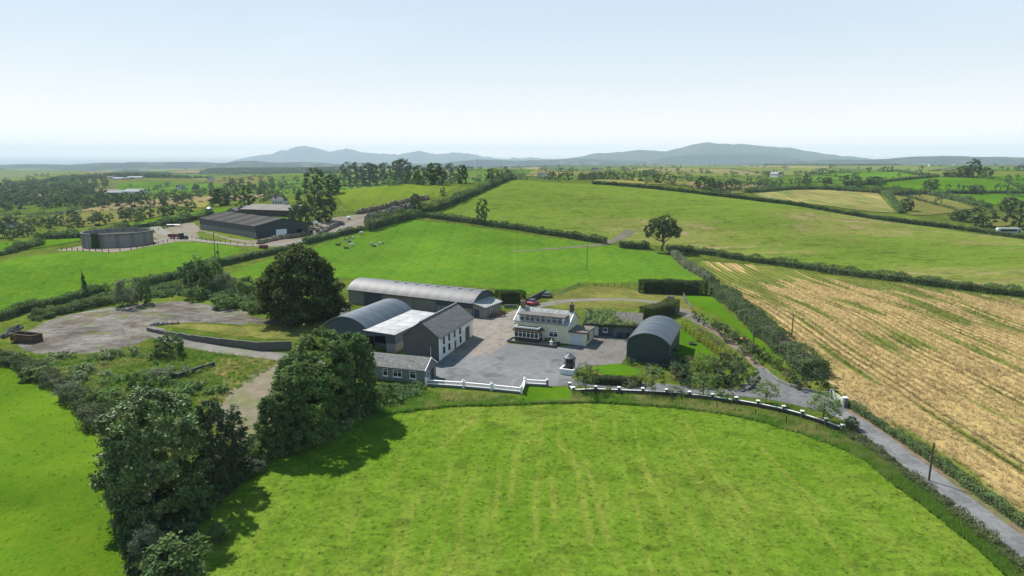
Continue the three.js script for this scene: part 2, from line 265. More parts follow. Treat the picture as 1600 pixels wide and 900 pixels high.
// ------------------------------------------------------------------ ground
const tint = (x, z, s, a) => { const n = fbm(x / s, z / s, 101, 4), m = fbm(x / (s * 0.22), z / (s * 0.22), 111, 3), k = 1 + a * (n - 0.5) * 2 + a * 0.8 * (m - 0.5); return [k * (1 + (m - 0.5) * 0.35), k, k * 0.95]; };
{
  const gb = new GB();
  for (let j = 0; j <= NV; j++) for (let i = 0; i <= NU; i++) {
    const u = U0 + i * DU, d = Math.exp(V0 + j * DV), x = u * d, c = tint(x, -d, 30, 0.4);
    gb.v(x, GRID[j * (NU + 1) + i], -d, c, x / 14, -d / 14);
  }
  for (let j = 0; j < NV; j++) for (let i = 0; i < NU; i++) { const o = j * (NU + 1) + i; gb.tri(o, o + 1, o + NU + 1); gb.tri(o + 1, o + NU + 2, o + NU + 1); }
  struct('ground', gb.geom(true), M.land);
}
// ------------------------------------------------------------------ fields near the farm
const nearField = flat([[270, 1150], [285, 870], [290, 820], [400, 735], [520, 684], [596, 650], [690, 637], [780, 633], [860, 631], [940, 630], [1010, 634], [1100, 643], [1180, 656], [1260, 680], [1330, 706], [1390, 742], [1450, 785], [1520, 838], [1590, 900], [1700, 1010], [1900, 1150]], 18);
const trackLines = [[[785, 705], [773, 810]], [[805, 700], [797, 790]], [[838, 745], [836, 840]], [[863, 745], [866, 815]], [[872, 690], [905, 740], [925, 850]], [[915, 720], [950, 850]], [[800, 690], [880, 686], [905, 730]], [[745, 650], [690, 700]], [[1000, 720], [1040, 800]], [[1100, 700], [1170, 800]], [[1180, 690], [1290, 800]]].map((l) => flat(l));
function segDist(p, a, b) { const dx = b[0] - a[0], dz = b[1] - a[1], t = clamp(((p[0] - a[0]) * dx + (p[1] - a[1]) * dz) / (dx * dx + dz * dz), 0, 1); return Math.hypot(p[0] - a[0] - dx * t, p[1] - a[1] - dz * t); }
const NF = { x0: -62, x1: 95, z0: -112, z1: -30 };
const nearColour = (x, z) => {
  const w = fbm(x / 9, z / 9, 205, 2), xx = x + 3 * (w - 0.5), a = fbm(xx / 22, z / 14, 201, 3), b = fbm(x / 2.6, z / 1.8, 207, 3), c = fbm(x / 0.55, z / 0.42, 211, 2), e = vnoise(x / 0.16, z / 0.16, 213), st = fbm(x / 1.3, z / 11, 217, 3);
  let y = 0.06 + 0.46 * sstep(0.3, 0.75, 0.5 * a + 0.08 * b + 0.42 * st), k = 0.92 + 0.24 * (b - 0.5) + 0.5 * (c - 0.5) + 0.42 * (e - 0.5);
  for (const l of trackLines) for (let i = 1; i < l.length; i++) { const q = segDist([x, z], l[i - 1], l[i]); if (q < 0.7) y += 0.6 * sstep(0.6, 0.1, q + 0.5 * (c - 0.5)) * sstep(0.2, 0.6, fbm(x / 1.5, z / 9, 221, 2)); }
  { const m = x + 0.06 * z + 1.2 * (w - 0.5), f = Math.abs(((m / 2.7) % 1 + 1) % 1 - 0.5) * 2.7; if (x > -12 && x < 34 && z > -98) y += 0.34 * sstep(0.4, 0.08, f + 0.35 * (c - 0.5)) * sstep(0.42, 0.66, fbm(m / 3, z / 22, 229, 3)); }
  const deep = sstep(0.62, 0.72, fbm(x / 3.1, z / 2.2, 225, 3)) * 0.55;
  k *= 1 - 0.35 * deep;
  return [lerp(0.098, 0.20, clamp(y, 0, 1.2)) * k, lerp(0.185, 0.235, clamp(y, 0, 1.2)) * k, lerp(0.013, 0.04, clamp(y, 0, 1.3)) * k];
};
const nearMap = colourMap(2048, 1536, (u, v) => nearColour(lerp(NF.x0, NF.x1, u), lerp(NF.z0, NF.z1, v)).map((q) => q / 0.6), false);
M.near = new THREE.MeshPhysicalMaterial({ specularIntensity: 0, color: lin(0.475, 0.475, 0.475), map: nearMap, roughness: 1, bumpMap: rep(grassBump, 20, 10), bumpScale: 0.05 });
struct('near_field', sheet(soft(nearField, 0.4), 0.02, { uvOf: (x, z) => [(x - NF.x0) / (NF.x1 - NF.x0), (z - NF.z0) / (NF.z1 - NF.z0)] }), M.near);

const sward = (r, g, b) => matt(mapped(r, g, b, lawnMap, { vertexColors: true, bumpMap: grassBump, bumpScale: 0.06 })); M.lush = sward(0.122, 0.225, 0.016); M.pasture = grassy(0.122, 0.238, 0.022); M.hill = grassy(0.170, 0.235, 0.028); M.pale = grassy(0.27, 0.25, 0.075); M.meadow = grassy(0.20, 0.20, 0.055); M.bright = sward(0.10, 0.215, 0.012);
const leftField = flat([[-160, 540], [0, 572], [62, 597], [105, 628], [140, 668], [165, 716], [180, 770], [192, 830], [196, 900], [205, 1150], [-700, 1150]], 18);
struct('grass_field', sheet(soft(leftField, 0.6), 0.02, { tile: 14, color: (x, z) => tint(x, z, 18, 0.3) }), M.lush);
const tankField = flat([[-90, 415], [0, 409], [60, 399], [120, 391], [180, 394], [240, 384], [290, 375], [330, 381], [380, 389], [345, 408], [300, 428], [240, 436], [190, 448], [120, 466], [60, 478], [0, 496], [-90, 525]]);
struct('grass_field', sheet(tankField, 0.02, { tile: 14, color: (x, z) => tint(x, z, 30, 0.25) }), M.pasture);
const cowField = flat([[350, 432], [400, 412], [460, 393], [520, 376], [560, 364], [600, 352], [640, 344], [700, 349], [800, 363], [900, 378], [950, 383], [1040, 396], [1078, 425], [1105, 437], [1000, 440], [905, 443], [855, 456], [800, 462], [770, 449], [540, 434], [430, 445]]);
struct('grass_field', sheet(cowField, 0.02, { tile: 14, color: (x, z) => tint(x, z, 34, 0.25) }), M.pasture);
const hillField = flat([[660, 338], [700, 322], [740, 303], [785, 284], [810, 282], [870, 285.5], [940, 289], [1050, 297.5], [1150, 308.5], [1250, 321], [1400, 345], [1620, 375], [1780, 400], [1780, 482], [1600, 459], [1450, 440], [1300, 420], [1150, 399], [1045, 385], [960, 378], [900, 371], [800, 355], [720, 344]]);
const HF = { x0: -75, x1: 330, z0: -520, z1: -190 };
const hillMap = colourMap(2048, 2048, (u, v) => {
  const x = lerp(HF.x0, HF.x1, u), z = lerp(HF.z0, HF.z1, v), w = 6 * fbm(x / 60, z / 60, 311, 2), lane = fbm((z + 0.22 * x + w) / 2.2, (x - 0.3 * z) / 26, 313, 3), fine = fbm(x / 1.1, z / 0.9, 315, 3), big = fbm(x / 48, z / 36, 317, 4), cl = sstep(0.6, 0.72, fbm(x / 4.5, z / 3, 319, 3));
  const dry = sstep(0.40, 0.62, 0.72 * fbm(x / 60, z / 34, 321, 4) + 0.14 * lane + 0.14 * fbm(x / 4, z / 3, 325, 3)) * sstep(10, 80, x) * sstep(-455, -400, z), brown = sstep(0.56, 0.7, 0.75 * fbm(x / 12, z / 7, 323, 4) + 0.25 * fbm(x / 2, z / 2, 327, 2)) * dry, k = 0.82 + 0.3 * (big - 0.4) + 0.3 * (lane - 0.5) + 0.5 * (fine - 0.5) - 0.2 * cl;
  return [lerp(lerp(0.118, 0.165, dry), 0.25, brown) * k, lerp(lerp(0.172, 0.178, dry), 0.19, brown) * k, lerp(lerp(0.024, 0.045, dry), 0.10, brown) * k];
}, false);
M.hillField = new THREE.MeshPhysicalMaterial({ map: hillMap, roughness: 1, specularIntensity: 0, bumpMap: rep(grassBump, 30, 25), bumpScale: 0.2 });
struct('hill_field', sheet(hillField, 0.02, { uvOf: (x, z) => [(x - HF.x0) / (HF.x1 - HF.x0), (z - HF.z0) / (HF.z1 - HF.z0)] }), M.hillField);
struct('grass_field', sheet(flat([[522, 303], [560, 294], [640, 289], [722, 291], [690, 305], [650, 318], [600, 328], [545, 331]]), 0.04, { tile: 16, color: (x, z) => tint(x, z, 40, 0.25) }), M.hill);

// the gold field: rows run away from the camera, beaten down in places and green with weeds in others
const cropField = flat([[1092, 407], [1180, 414], [1300, 431], [1450, 450], [1620, 470], [1800, 494], [1900, 960], [1640, 856], [1560, 792], [1480, 733], [1400, 675], [1338, 640], [1302, 604], [1250, 552], [1190, 500], [1120, 446]]);
const CFB = { x0: 35, x1: 215, z0: -300, z1: -60 };
const cropColour = (x, z) => {
  const w = 2.2 * (fbm(x / 30, z / 40, 401, 2) - 0.5), r = x + 0.05 * z + w, row = vnoise(r / 0.85, z / 30, 403), row2 = vnoise(r / 3.4, z / 45, 405), strip = fbm(r / 1.9, z / 44, 407, 4), pat = fbm(x / 14, z / 20, 409, 4), c = fbm(x / 0.5, z / 0.7, 411, 2), e = vnoise(x / 0.2, z / 0.2, 413), flatd = fbm(x / 3, z / 3, 415, 3);
  const edge = sstep(0, 13, Math.min(...[0].map(() => clamp(x - 46 - 0.055 * (-z - 100), 0, 40)))), top = sstep(-222, -190, z - x * 0.42 + 42);
  let g = sstep(0.52, 0.62, 0.55 * strip + 0.3 * pat + 0.22 * row2 + 0.05 * (flatd - 0.5) - 0.012 + 0.16 * (1 - top) * (1 - edge * 0.3));
  g = clamp(g + 0.5 * sstep(0.72, 0.9, row) * 0.5, 0, 1);
  const tram = (() => { const t = ((r / 17) % 1 + 1) % 1 * 17; return Math.max(sstep(0.4, 0.12, Math.abs(t - 7.6)), sstep(0.4, 0.12, Math.abs(t - 9.4))); })();
  const drill = 0.5 + 0.5 * Math.sin(r * 6.2832 / 1.9); let k = 0.74 + 0.3 * (row - 0.5) + 0.46 * (drill - 0.5) * sstep(0.2, 0.5, fbm(r / 6, z / 25, 419, 2)) + 0.36 * (c - 0.4) + 0.3 * (e - 0.5) + 0.35 * (flatd - 0.5);
  k *= 1 - 0.34 * tram; g = clamp(g + 0.3 * tram, 0, 1);
  return [lerp(0.56, 0.21, g) * k, lerp(0.405, 0.24, g) * k, lerp(0.175, 0.05, g) * k];
};
const cropMap = colourMap(2048, 2048, (u, v) => cropColour(lerp(CFB.x0, CFB.x1, u), lerp(CFB.z0, CFB.z1, v)), false);
M.crop = new THREE.MeshPhysicalMaterial({ specularIntensity: 0, color: lin(0.78, 0.78, 0.78), map: cropMap, roughness: 1, bumpMap: rep(grassBump, 22, 28), bumpScale: 0.3 });
struct('crop_field', sheet(cropField, 0.02, { uvOf: (x, z) => [(x - CFB.x0) / (CFB.x1 - CFB.x0), (z - CFB.z0) / (CFB.z1 - CFB.z0)] }), M.crop);

// ------------------------------------------------------------------ hard ground round the farm
const dust = (x, z) => { const t = tint(x, z, 12, 0.3), g = sstep(0.55, 0.68, fbm(x / 7, z / 5, 501, 4)); return [t[0] * lerp(1, 0.92, g), t[1] * lerp(1, 0.97, g), t[2] * lerp(1, 0.75, g)]; };
const gravelYard = flat([[28, 532], [50, 515], [80, 500], [140, 486], [195, 478], [235, 473], [285, 472], [330, 478], [380, 487], [402, 498], [440, 497], [500, 484], [545, 480], [545, 490], [500, 500], [440, 506], [360, 507], [290, 505], [245, 509], [255, 516], [240, 528], [190, 546], [120, 553], [50, 552]]);
const ruts = [[[60, 540], [150, 515], [230, 490], [300, 488], [400, 500]], [[60, 525], [140, 500], [220, 482], [320, 484], [420, 502], [530, 488]], [[240, 534], [200, 520], [215, 500], [280, 494], [380, 502]], [[110, 552], [190, 532], [232, 512], [262, 500], [340, 500]]].map((l) => along(flat(l), 1));
const GY = { x0: -112, x1: -36, z0: -190, z1: -118 };
const yardMap = colourMap(1536, 1024, (u, v) => {
  const x = lerp(GY.x0, GY.x1, u), z = lerp(GY.z0, GY.z1, v), a = fbm(x / 9, z / 6, 521, 4), b = fbm(x / 1.6, z / 1.2, 523, 4), c = vnoise(x / 0.16, z / 0.16, 525), st = vnoise(x / 0.5, z / 0.4, 527) > 0.87 ? 0.25 : 0; let rut = 0, q = 9;
  for (const l of ruts) { for (let i = 1; i < l.length; i++) { const d = Math.abs(x - l[i][0]) + Math.abs(z - l[i][1]) > 6 ? 9 : segDist([x, z], l[i - 1], l[i]); if (d < q) q = d; } }
  rut = Math.max(sstep(0.45, 0.1, Math.abs(q - 0.9)), 0.0) * sstep(0.35, 0.6, fbm(x / 2.5, z / 2.5, 529, 2));
  let k; const mud = sstep(0.5, 0.66, fbm(x / 5, z / 3.4, 533, 4)), weed = sstep(0.60, 0.72, fbm(x / 3.8, z / 2.8, 537, 4)) * 0.8; k = 0.5 + 0.7 * (a - 0.2) + 0.75 * (b - 0.4) + 0.4 * (c - 0.5) + st - 0.22 * rut;
  const g = [lerp(0.195, 0.15, mud), lerp(0.18, 0.125, mud), lerp(0.16, 0.10, mud)]; k *= 0.88; return [lerp(g[0], 0.14, weed) * k, lerp(g[1], 0.165, weed) * k, lerp(g[2], 0.05, weed) * k];
}, false);
M.gravel = new THREE.MeshPhysicalMaterial({ map: yardMap, roughness: 1, specularIntensity: 0.1, bumpMap: rep(grassBump, 14, 10), bumpScale: 0.12 });
struct('gravel_yard', sheet(soft(gravelYard, 1.2), 0.03, { uvOf: (x, z) => [(x - GY.x0) / (GY.x1 - GY.x0), (z - GY.z0) / (GY.z1 - GY.z0)] }), M.gravel);
struct('track', sheet(ribbon(flat([[228, 512], [250, 524], [290, 536], [340, 546], [400, 553], [450, 560], [500, 572]]), (t) => lerp(3.2, 4.2, t)), 0.04, { tile: 12, color: dust }), M.stone);
struct('worn_ground', sheet(soft(flat([[330, 655], [345, 628], [372, 602], [410, 578], [450, 566], [490, 570], [500, 590], [470, 640], [430, 690], [400, 700], [370, 690]]), 1.2), 0.025, { tile: 9, color: (x, z) => { const g = sstep(0.42, 0.58, fbm(x / 4, z / 4, 511, 4)); return [lerp(1.2, 0.9, g), lerp(1.02, 0.98, g), lerp(0.72, 0.34, g)]; } }), M.stone);
struct('dry_grass', sheet(soft(flat([[255, 508], [300, 507], [360, 510], [440, 509], [500, 503], [520, 506], [500, 522], [455, 530], [380, 526], [300, 516]]), 1.2), 0.025, { tile: 12, color: (x, z) => tint(x, z, 9, 0.4) }), M.meadow);
struct('dry_grass', sheet(soft(flat([[320, 566], [380, 560], [440, 566], [486, 574], [440, 590], [400, 612], [365, 640], [345, 628], [352, 600], [330, 584]]), 1.2), 0.022, { tile: 12, color: (x, z) => { const t = tint(x, z, 8, 0.4); return [t[0] * 1.15, t[1], t[2] * 1.2]; } }), M.meadow);
struct('dry_grass', sheet(soft(flat([[860, 470], [880, 458], [910, 450], [950, 447], [1000, 455], [1060, 463], [1075, 478], [1095, 498], [1075, 500], [1045, 482], [1010, 478], [990, 482], [920, 482], [870, 482]]), 1.2), 0.025, { tile: 12, color: (x, z) => tint(x, z, 9, 0.4) }), M.meadow);
struct('track', sheet(ribbon(flat([[822, 482], [850, 476], [890, 470], [940, 468], [990, 469], [1030, 474], [1060, 484], [1085, 498], [1102, 508]]), (t) => lerp(4.5, 3.4, t * t)), 0.035, { tile: 12, color: dust }), M.stone);
struct('garden_path', sheet(ribbon(flat([[1100, 506], [1122, 520], [1148, 540], [1170, 558], [1188, 576]]), (t) => lerp(2.6, 1.7, t)), 0.036, { tile: 8, color: () => [1.25, 0.98, 0.82] }), M.stone);
const TY = { x0: -20, x1: 20, z0: -150, z1: -100 };
const tarMap = colourMap(1024, 1024, (u, v) => {
  const x = lerp(TY.x0, TY.x1, u), z = lerp(TY.z0, TY.z1, v), a = fbm(x / 7, z / 7, 551, 4), b = fbm(x / 0.9, z / 0.9, 553, 3), c = vnoise(x / 0.1, z / 0.1, 555); let sw = 0;
  for (const [cx, cz, r, s] of [[-2, -113, 7, 1], [3, -118, 9, 2], [-8, -112, 11, 3], [6, -112, 6, 4], [-1, -124, 8, 5]]) { const d = Math.abs(Math.hypot(x - cx, (z - cz) * 1.1) - r + 1.2 * (fbm(x / 5, z / 5, 560 + s, 2) - 0.5)); sw += 0.22 * sstep(0.5, 0.1, d) * sstep(0.45, 0.6, fbm(x / 3, z / 3, 570 + s, 2)); }
  const oil = sstep(0.64, 0.74, fbm(x / 2.2, z / 2.2, 557, 4)), k = 0.78 + 0.5 * (a - 0.4) + 0.3 * (b - 0.5) + 0.22 * (c - 0.5) + sw - 0.25 * oil;
  return [0.125 * k, 0.127 * k, 0.132 * k];
}, false);
M.yardTar = new THREE.MeshStandardMaterial({ map: tarMap, roughness: 0.9 });
struct('tarmac_yard', sheet(flat([[664, 601], [684, 566], [700, 556], [745, 556], [768, 552], [793, 537], [845, 541], [915, 540], [903, 551], [898, 561], [908, 566], [928, 571], [900, 575], [895, 590], [880, 603], [856, 603], [820, 601], [816, 614], [740, 606]]), 0.03, { uvOf: (x, z) => [(x - TY.x0) / (TY.x1 - TY.x0), (z - TY.z0) / (TY.z1 - TY.z0)] }), M.yardTar);
struct('concrete_yard', sheet(flat([[735, 524], [741, 494], [768, 497], [800, 486], [822, 480], [812, 496], [806, 512], [803, 528], [793, 537], [768, 552], [745, 556], [700, 556], [684, 566], [688, 560]]), 0.034, { tile: 11 }), M.concrete);
struct('concrete_yard', sheet(flat([[905, 538], [926, 530], [934, 523], [1000, 528], [982, 532], [978, 558], [970, 569], [950, 570], [928, 571], [908, 566], [898, 561], [903, 551]]), 0.038, { tile: 9 }), M.brownConcrete);
struct('driveway', sheet(ribbon(flat([[872, 597], [920, 599], [1000, 604], [1080, 609], [1150, 614], [1210, 620], [1270, 632], [1315, 645]]), (t) => lerp(3.6, 4.6, t)), 0.036, { tile: 10 }), M.tarmac);
struct('driveway', sheet(flat([[1150, 612], [1172, 590], [1186, 574], [1200, 580], [1230, 600], [1262, 612], [1300, 622], [1318, 640], [1270, 636], [1210, 622]]), 0.04, { tile: 10 }), M.tarmac);
struct('earth_verge', sheet(ribbon(flat([[1308, 634], [1336, 649], [1378, 676], [1430, 713], [1490, 757], [1552, 803], [1614, 849], [1700, 918]]), 2.6), 0.028, { tile: 5, color: (x, z) => { const g = sstep(0.5, 0.62, fbm(x / 2, z / 2, 591, 3)); return [lerp(1.35, 0.9, g), lerp(0.95, 0.95, g), lerp(0.68, 0.35, g)]; } }), M.stone);
M.laneTar = mapped(0.24, 0.24, 0.245, concreteMap);
struct('lane', sheet(ribbon(flat([[1300, 640], [1330, 655], [1370, 682], [1420, 720], [1480, 766], [1540, 812], [1600, 858], [1680, 925], [1800, 1020]]), 3.1), 0.036, { tile: 10 }), M.laneTar);
struct('lawn', sheet(soft(flat([[1055, 508], [1066, 506], [1082, 524], [1100, 540], [1118, 556], [1128, 562], [1090, 560], [1058, 556], [1052, 545], [1057, 520]]), 0.3), 0.04, { tile: 12, color: (x, z) => tint(x, z, 12, 0.2) }), M.bright);
struct('lawn', sheet(soft(flat([[1074, 462], [1104, 462], [1140, 492], [1185, 530], [1225, 562], [1195, 548], [1160, 520], [1120, 494], [1090, 478]]), 0.3), 0.04, { tile: 12, color: (x, z) => tint(x, z, 12, 0.2) }), M.bright);
struct('lawn', sheet(soft(flat([[932, 574], [955, 569], [975, 570], [1000, 580], [1000, 586], [940, 584], [928, 580]]), 0.3), 0.04, { tile: 12, color: (x, z) => tint(x, z, 12, 0.2) }), M.bright);
struct('lawn', sheet(soft(flat([[820, 604], [857, 605], [888, 606], [893, 622], [870, 628], [820, 630]]), 0.3), 0.022, { tile: 12, color: (x, z) => tint(x, z, 12, 0.3) }), M.bright);
// bare earth and the farm road by the big shed
struct('bare_earth', sheet(soft(flat([[240, 366], [262, 356], [300, 348], [318, 362], [395, 383], [430, 386], [500, 372], [545, 362], [575, 350], [600, 338], [580, 333], [520, 340], [495, 345], [480, 352], [470, 370], [395, 376], [330, 364], [312, 360], [300, 378], [250, 374]]), 1.2), 0.04, { tile: 10, color: (x, z) => { const g = sstep(0.45, 0.62, fbm(x / 8, z / 8, 531, 4)); return [lerp(1.2, 0.85, g), lerp(0.98, 0.8, g), lerp(0.75, 0.4, g)]; } }), M.stone);
struct('farm_road', sheet(ribbon(flat([[238, 352], [262, 366], [300, 374], [350, 380], [400, 384], [450, 381], [490, 372], [530, 360], [555, 347], [600, 338]]), 5), 0.06, { tile: 10, color: () => [1.25, 1.2, 1.15] }), M.stone);
struct('bare_earth', sheet(soft(flat([[90, 391], [130, 385], [240, 375], [290, 370], [285, 376], [240, 384], [180, 394], [120, 392]]), 1.2), 0.05, { tile: 10, color: () => [1.2, 1.0, 0.8] }), M.stone);
struct('worn_ground', sheet(ribbon(flat([[800, 393], [850, 390], [900, 386], [935, 383], [955, 378], [975, 368], [985, 360]]), (t) => lerp(1.5, 6, t)), 0.05, { tile: 9, color: (x, z) => { const g = sstep(0.4, 0.6, fbm(x / 4, z / 4, 541, 4)); return [lerp(0.9, 0.6, g), lerp(0.74, 0.66, g), lerp(0.55, 0.3, g)]; } }), M.stone);

// ------------------------------------------------------------------ fields beyond the crest, set out one by one
const beyond = (pts, m, s, tile = 20) => struct('field', sheet(flat(pts, s), 0.12, { tile, color: (x, z) => tint(x, z, 60, 0.22) }), m);
M.stubble = matt(mapped(0.30, 0.275, 0.10, colourMap(1024, 512, (u, v) => { const r = u * 60 + v * 3, line = vnoise(Math.floor(r * 1.5), 3, 581) > 0.8 ? 0.5 * sstep(0.45, 0.7, fbm(u * 8, v * 3, 583, 3, 8, 3)) : 0, a = fbm(u * 12, v * 6, 585, 4, 12, 6), b = vnoise(r, v * 4, 587), k = 0.66 + 0.45 * (a - 0.35) + 0.3 * b + line, g = sstep(0.5, 0.7, fbm(u * 10, v * 4, 589, 3, 10, 4)) * 0.3; return [k * (1 - g) / TONE, k * (1 - g * 0.4) / TONE, k * (1 - g) / TONE]; }), { vertexColors: true }));
beyond([[1170, 300], [1240, 296], [1372, 303], [1402, 333], [1340, 330], [1260, 318], [1190, 309]], M.stubble, 440, 110);
beyond([[1398, 306], [1440, 303], [1500, 317], [1522, 326], [1480, 334], [1425, 337]], M.meadow, 420);
beyond([[1330, 291], [1390, 284], [1470, 277], [1540, 276], [1640, 275], [1640, 300], [1540, 300], [1460, 300]], M.bright, 500);
beyond([[1492, 305], [1560, 303], [1640, 302], [1640, 322], [1570, 323], [1530, 316]], M.bright, 450);
beyond([[1268, 280], [1330, 270], [1440, 271], [1400, 280], [1340, 287], [1290, 285]], M.pasture, 600);
beyond([[1540, 346], [1575, 340], [1590, 352], [1550, 356]], M.meadow, 360);
beyond([[925, 284], [960, 279], [1008, 279], [1008, 289], [960, 287]], M.pale, 520);
beyond([[1015, 280], [1075, 281], [1078, 291], [1012, 289]], M.meadow, 520);
beyond([[1105, 296], [1170, 294], [1160, 303], [1120, 302]], M.pale, 500);
beyond([[822, 276], [832, 267], [885, 266], [878, 275]], M.pale, 900);
beyond([[886, 275], [888, 267], [950, 270], [958, 274], [920, 277]], M.meadow, 900);
beyond([[180, 303], [186, 287], [230, 284], [300, 288], [345, 295], [330, 301], [250, 302]], M.bright, 500);
beyond([[190, 354], [250, 341], [320, 330], [358, 324], [362, 330], [330, 338], [250, 352], [210, 360]], M.bright, 300);
beyond([[-20, 383], [40, 376], [110, 368], [130, 376], [60, 388], [-20, 397]], M.bright, 250);
beyond([[60, 345], [130, 330], [230, 328], [280, 335], [200, 346], [120, 356]], M.meadow, 400);
beyond([[272, 322], [300, 314], [330, 315], [320, 325]], M.pale, 450);
beyond([[300, 282], [380, 276], [420, 282], [390, 290]], M.meadow, 800);

// ------------------------------------------------------------------ the patchwork of farmland out to the hills
const R7 = rngOf(77), sites = [];
for (let tries = 0; tries < 26000; tries++) {
  const u = lerp(-1.0, 1.0, R7()), d = Math.exp(lerp(Math.log(540), Math.log(11000), R7())), x = u * d, s = 80 + 0.085 * d;
  if (!sites.some((q) => (q[0] - x) ** 2 + (q[1] + d) ** 2 < s * s)) sites.push([x, -d]);
}
const farEdges = [], woods = [];
{
  const far = [];
  sites.forEach((s, k) => {
    const near = sites.map((q, i) => [i, (q[0] - s[0]) ** 2 + (q[1] - s[1]) ** 2]).filter((q) => q[0] !== k).sort((a, b) => a[1] - b[1]).slice(0, 18), R = 500 + -s[1] * 0.2;
    let pg = [[s[0] - R, s[1] - R, -1], [s[0] + R, s[1] - R, -1], [s[0] + R, s[1] + R, -1], [s[0] - R, s[1] + R, -1]];
    for (const [i] of near) {
      const q = sites[i], mx = (q[0] + s[0]) / 2, mz = (q[1] + s[1]) / 2, nx = q[0] - s[0], nz = q[1] - s[1], f = (p) => (p[0] - mx) * nx + (p[1] - mz) * nz, out = [];
      for (let e = 0; e < pg.length; e++) { const a = pg[e], b = pg[(e + 1) % pg.length], fa = f(a), fb = f(b); if (fa <= 0) out.push(a); if ((fa <= 0) !== (fb <= 0)) { const t = fa / (fa - fb), c = [a[0] + (b[0] - a[0]) * t, a[1] + (b[1] - a[1]) * t, fa <= 0 ? i : a[2]]; out.push(c); } }
      pg = out;
    }
    const d = -s[1], u = s[0] / d, wet = u < -0.2 && d < 1700;
    pg.forEach((a, e) => { const b = pg[(e + 1) % pg.length]; if (a[2] > k || a[2] < 0) farEdges.push([a, b, Math.min(-a[1], -b[1])]); });
    if (pg.some((p) => -p[1] < 420)) return;
    const pick = R7(), wood = pick < (u > -0.2 && d < 3000 ? 0 : wet ? 0.07 : 0.09);
    if (wood) { woods.push({ pg, d, wet }); return; }
    const t = R7(), c = t < 0.42 ? [0.125, 0.19, 0.028] : t < 0.66 ? [0.17, 0.205, 0.045] : t < 0.8 ? [0.11, 0.205, 0.02] : t < 0.93 ? [0.29, 0.265, 0.10] : [0.34, 0.26, 0.13], k2 = lerp(0.8, 1.15, R7());
    const geo = sheet(pg.map((p) => [lerp(p[0], s[0], 0.02), lerp(p[1], s[1], 0.02)]), 0.08, { tile: 24, color: (x, z) => { const q = tint(x, z, 70, 0.16); return [q[0] * c[0] * k2, q[1] * c[1] * k2, q[2] * c[2] * k2]; } });
    if (geo.index.count) far.push([d, geo]);
  });
  M.farm = matt(mapped(1, 1, 1, grassMap, { vertexColors: true, roughness: 1 }));
  for (const f of far.filter((q) => q[0] < 1400)) struct('field', f[1], M.farm);
  struct('farmland', mergeGeometries(far.filter((q) => q[0] >= 1400).map((q) => q[1])), M.farm);
}

// ------------------------------------------------------------------ hills on the skyline
function range(name, d, depth, profile, seed, colour, rough) {
  const gb = new GB(), nu = 260, nd = 22, xs = profile.map((p) => p[0]), x0 = xs[0], x1 = xs[xs.length - 1], base = -120;
  for (let j = 0; j <= nd; j++) for (let i = 0; i <= nu; i++) {
    const px = lerp(x0, x1, i / nu); let k = 1; while (k < xs.length - 1 && xs[k] < px) k++;
    const t = clamp((px - xs[k - 1]) / (xs[k] - xs[k - 1]), 0, 1), ts = t * t * (3 - 2 * t), py = lerp(profile[k - 1][1], profile[k][1], lerp(t, ts, 0.6)), r = ray(px, py), top = EYE + r[1] * d;
    const s = j / nd * 2 - 1, fall = Math.pow(Math.cos(s * Math.PI / 2), 0.8 + 0.5 * fbm(px / 30, s * 2, seed + 3, 2)), z = -(d + s * depth / 2), x = r[0] * d;
    const n = fbm(px / 9, s * 5, seed, 5) - 0.5;
    const h = base + (top - base) * fall + n * rough * Math.sin(Math.PI * (j / nd)) * (s < -0.08 ? 1 : 0.25);
    const f = fbm(px / 3.5, s * 14, seed + 9, 3), g = vnoise(px / 6, s * 18, seed + 12), c = colour(g, f, (h - base) / Math.max(1, top - base));
    gb.v(x, h, z, c, x / 200, z / 200);
  }
  for (let j = 0; j < nd; j++) for (let i = 0; i < nu; i++) { const o = j * (nu + 1) + i; gb.tri(o, o + nu + 1, o + 1); gb.tri(o + 1, o + nu + 1, o + nu + 2); }
  const g = gb.geom(true), nrm = g.attributes.normal; let up = 0; for (let i = 0; i < nrm.count; i++) up += nrm.getY(i);
  if (up < 0) { const ix = g.index.array; for (let i = 0; i < ix.length; i += 3) [ix[i], ix[i + 1]] = [ix[i + 1], ix[i]]; g.computeVertexNormals(); }
  struct(name, g, new THREE.MeshPhysicalMaterial({ vertexColors: true, roughness: 1, specularIntensity: 0 }));
}
const patch = (g, f) => g < 0.7 ? [0.008 + 0.012 * f, 0.016 + 0.014 * f, 0.012] : g < 0.85 ? [0.06, 0.085, 0.028] : [0.11, 0.115, 0.05];
const moor = (g, f, e) => { const k = sstep(0.3, 0.7, f), q = g < 0.3 && e < 0.6 ? 0.6 : 1; return [lerp(0.035, 0.065, k) * q, lerp(0.048, 0.075, k) * q, lerp(0.032, 0.042, k) * q]; };
range('hills', 7600, 3400, [[-120, 264], [0, 260], [40, 256.5], [110, 258.5], [150, 256], [165, 254], [190, 255.5], [230, 253.5], [300, 253], [340, 255.5], [370, 254.5], [390, 251], [420, 254], [470, 253], [540, 257], [620, 256], [680, 259]], 601, patch, 24);
range('hills', 8800, 3000, [[470, 262], [520, 258], [560, 254], [600, 257], [640, 256], [690, 255], [722, 251], [750, 249], [775, 250], [810, 251], [860, 249], [910, 248], [980, 251], [1060, 254]], 611, patch, 22);
range('hills', 7000, 3200, [[1180, 256], [1260, 252], [1310, 249.5], [1350, 250], [1400, 248], [1440, 244.5], [1480, 243.5], [1520, 245.5], [1560, 245], [1600, 247], [1680, 245], [1760, 250]], 621, patch, 26);
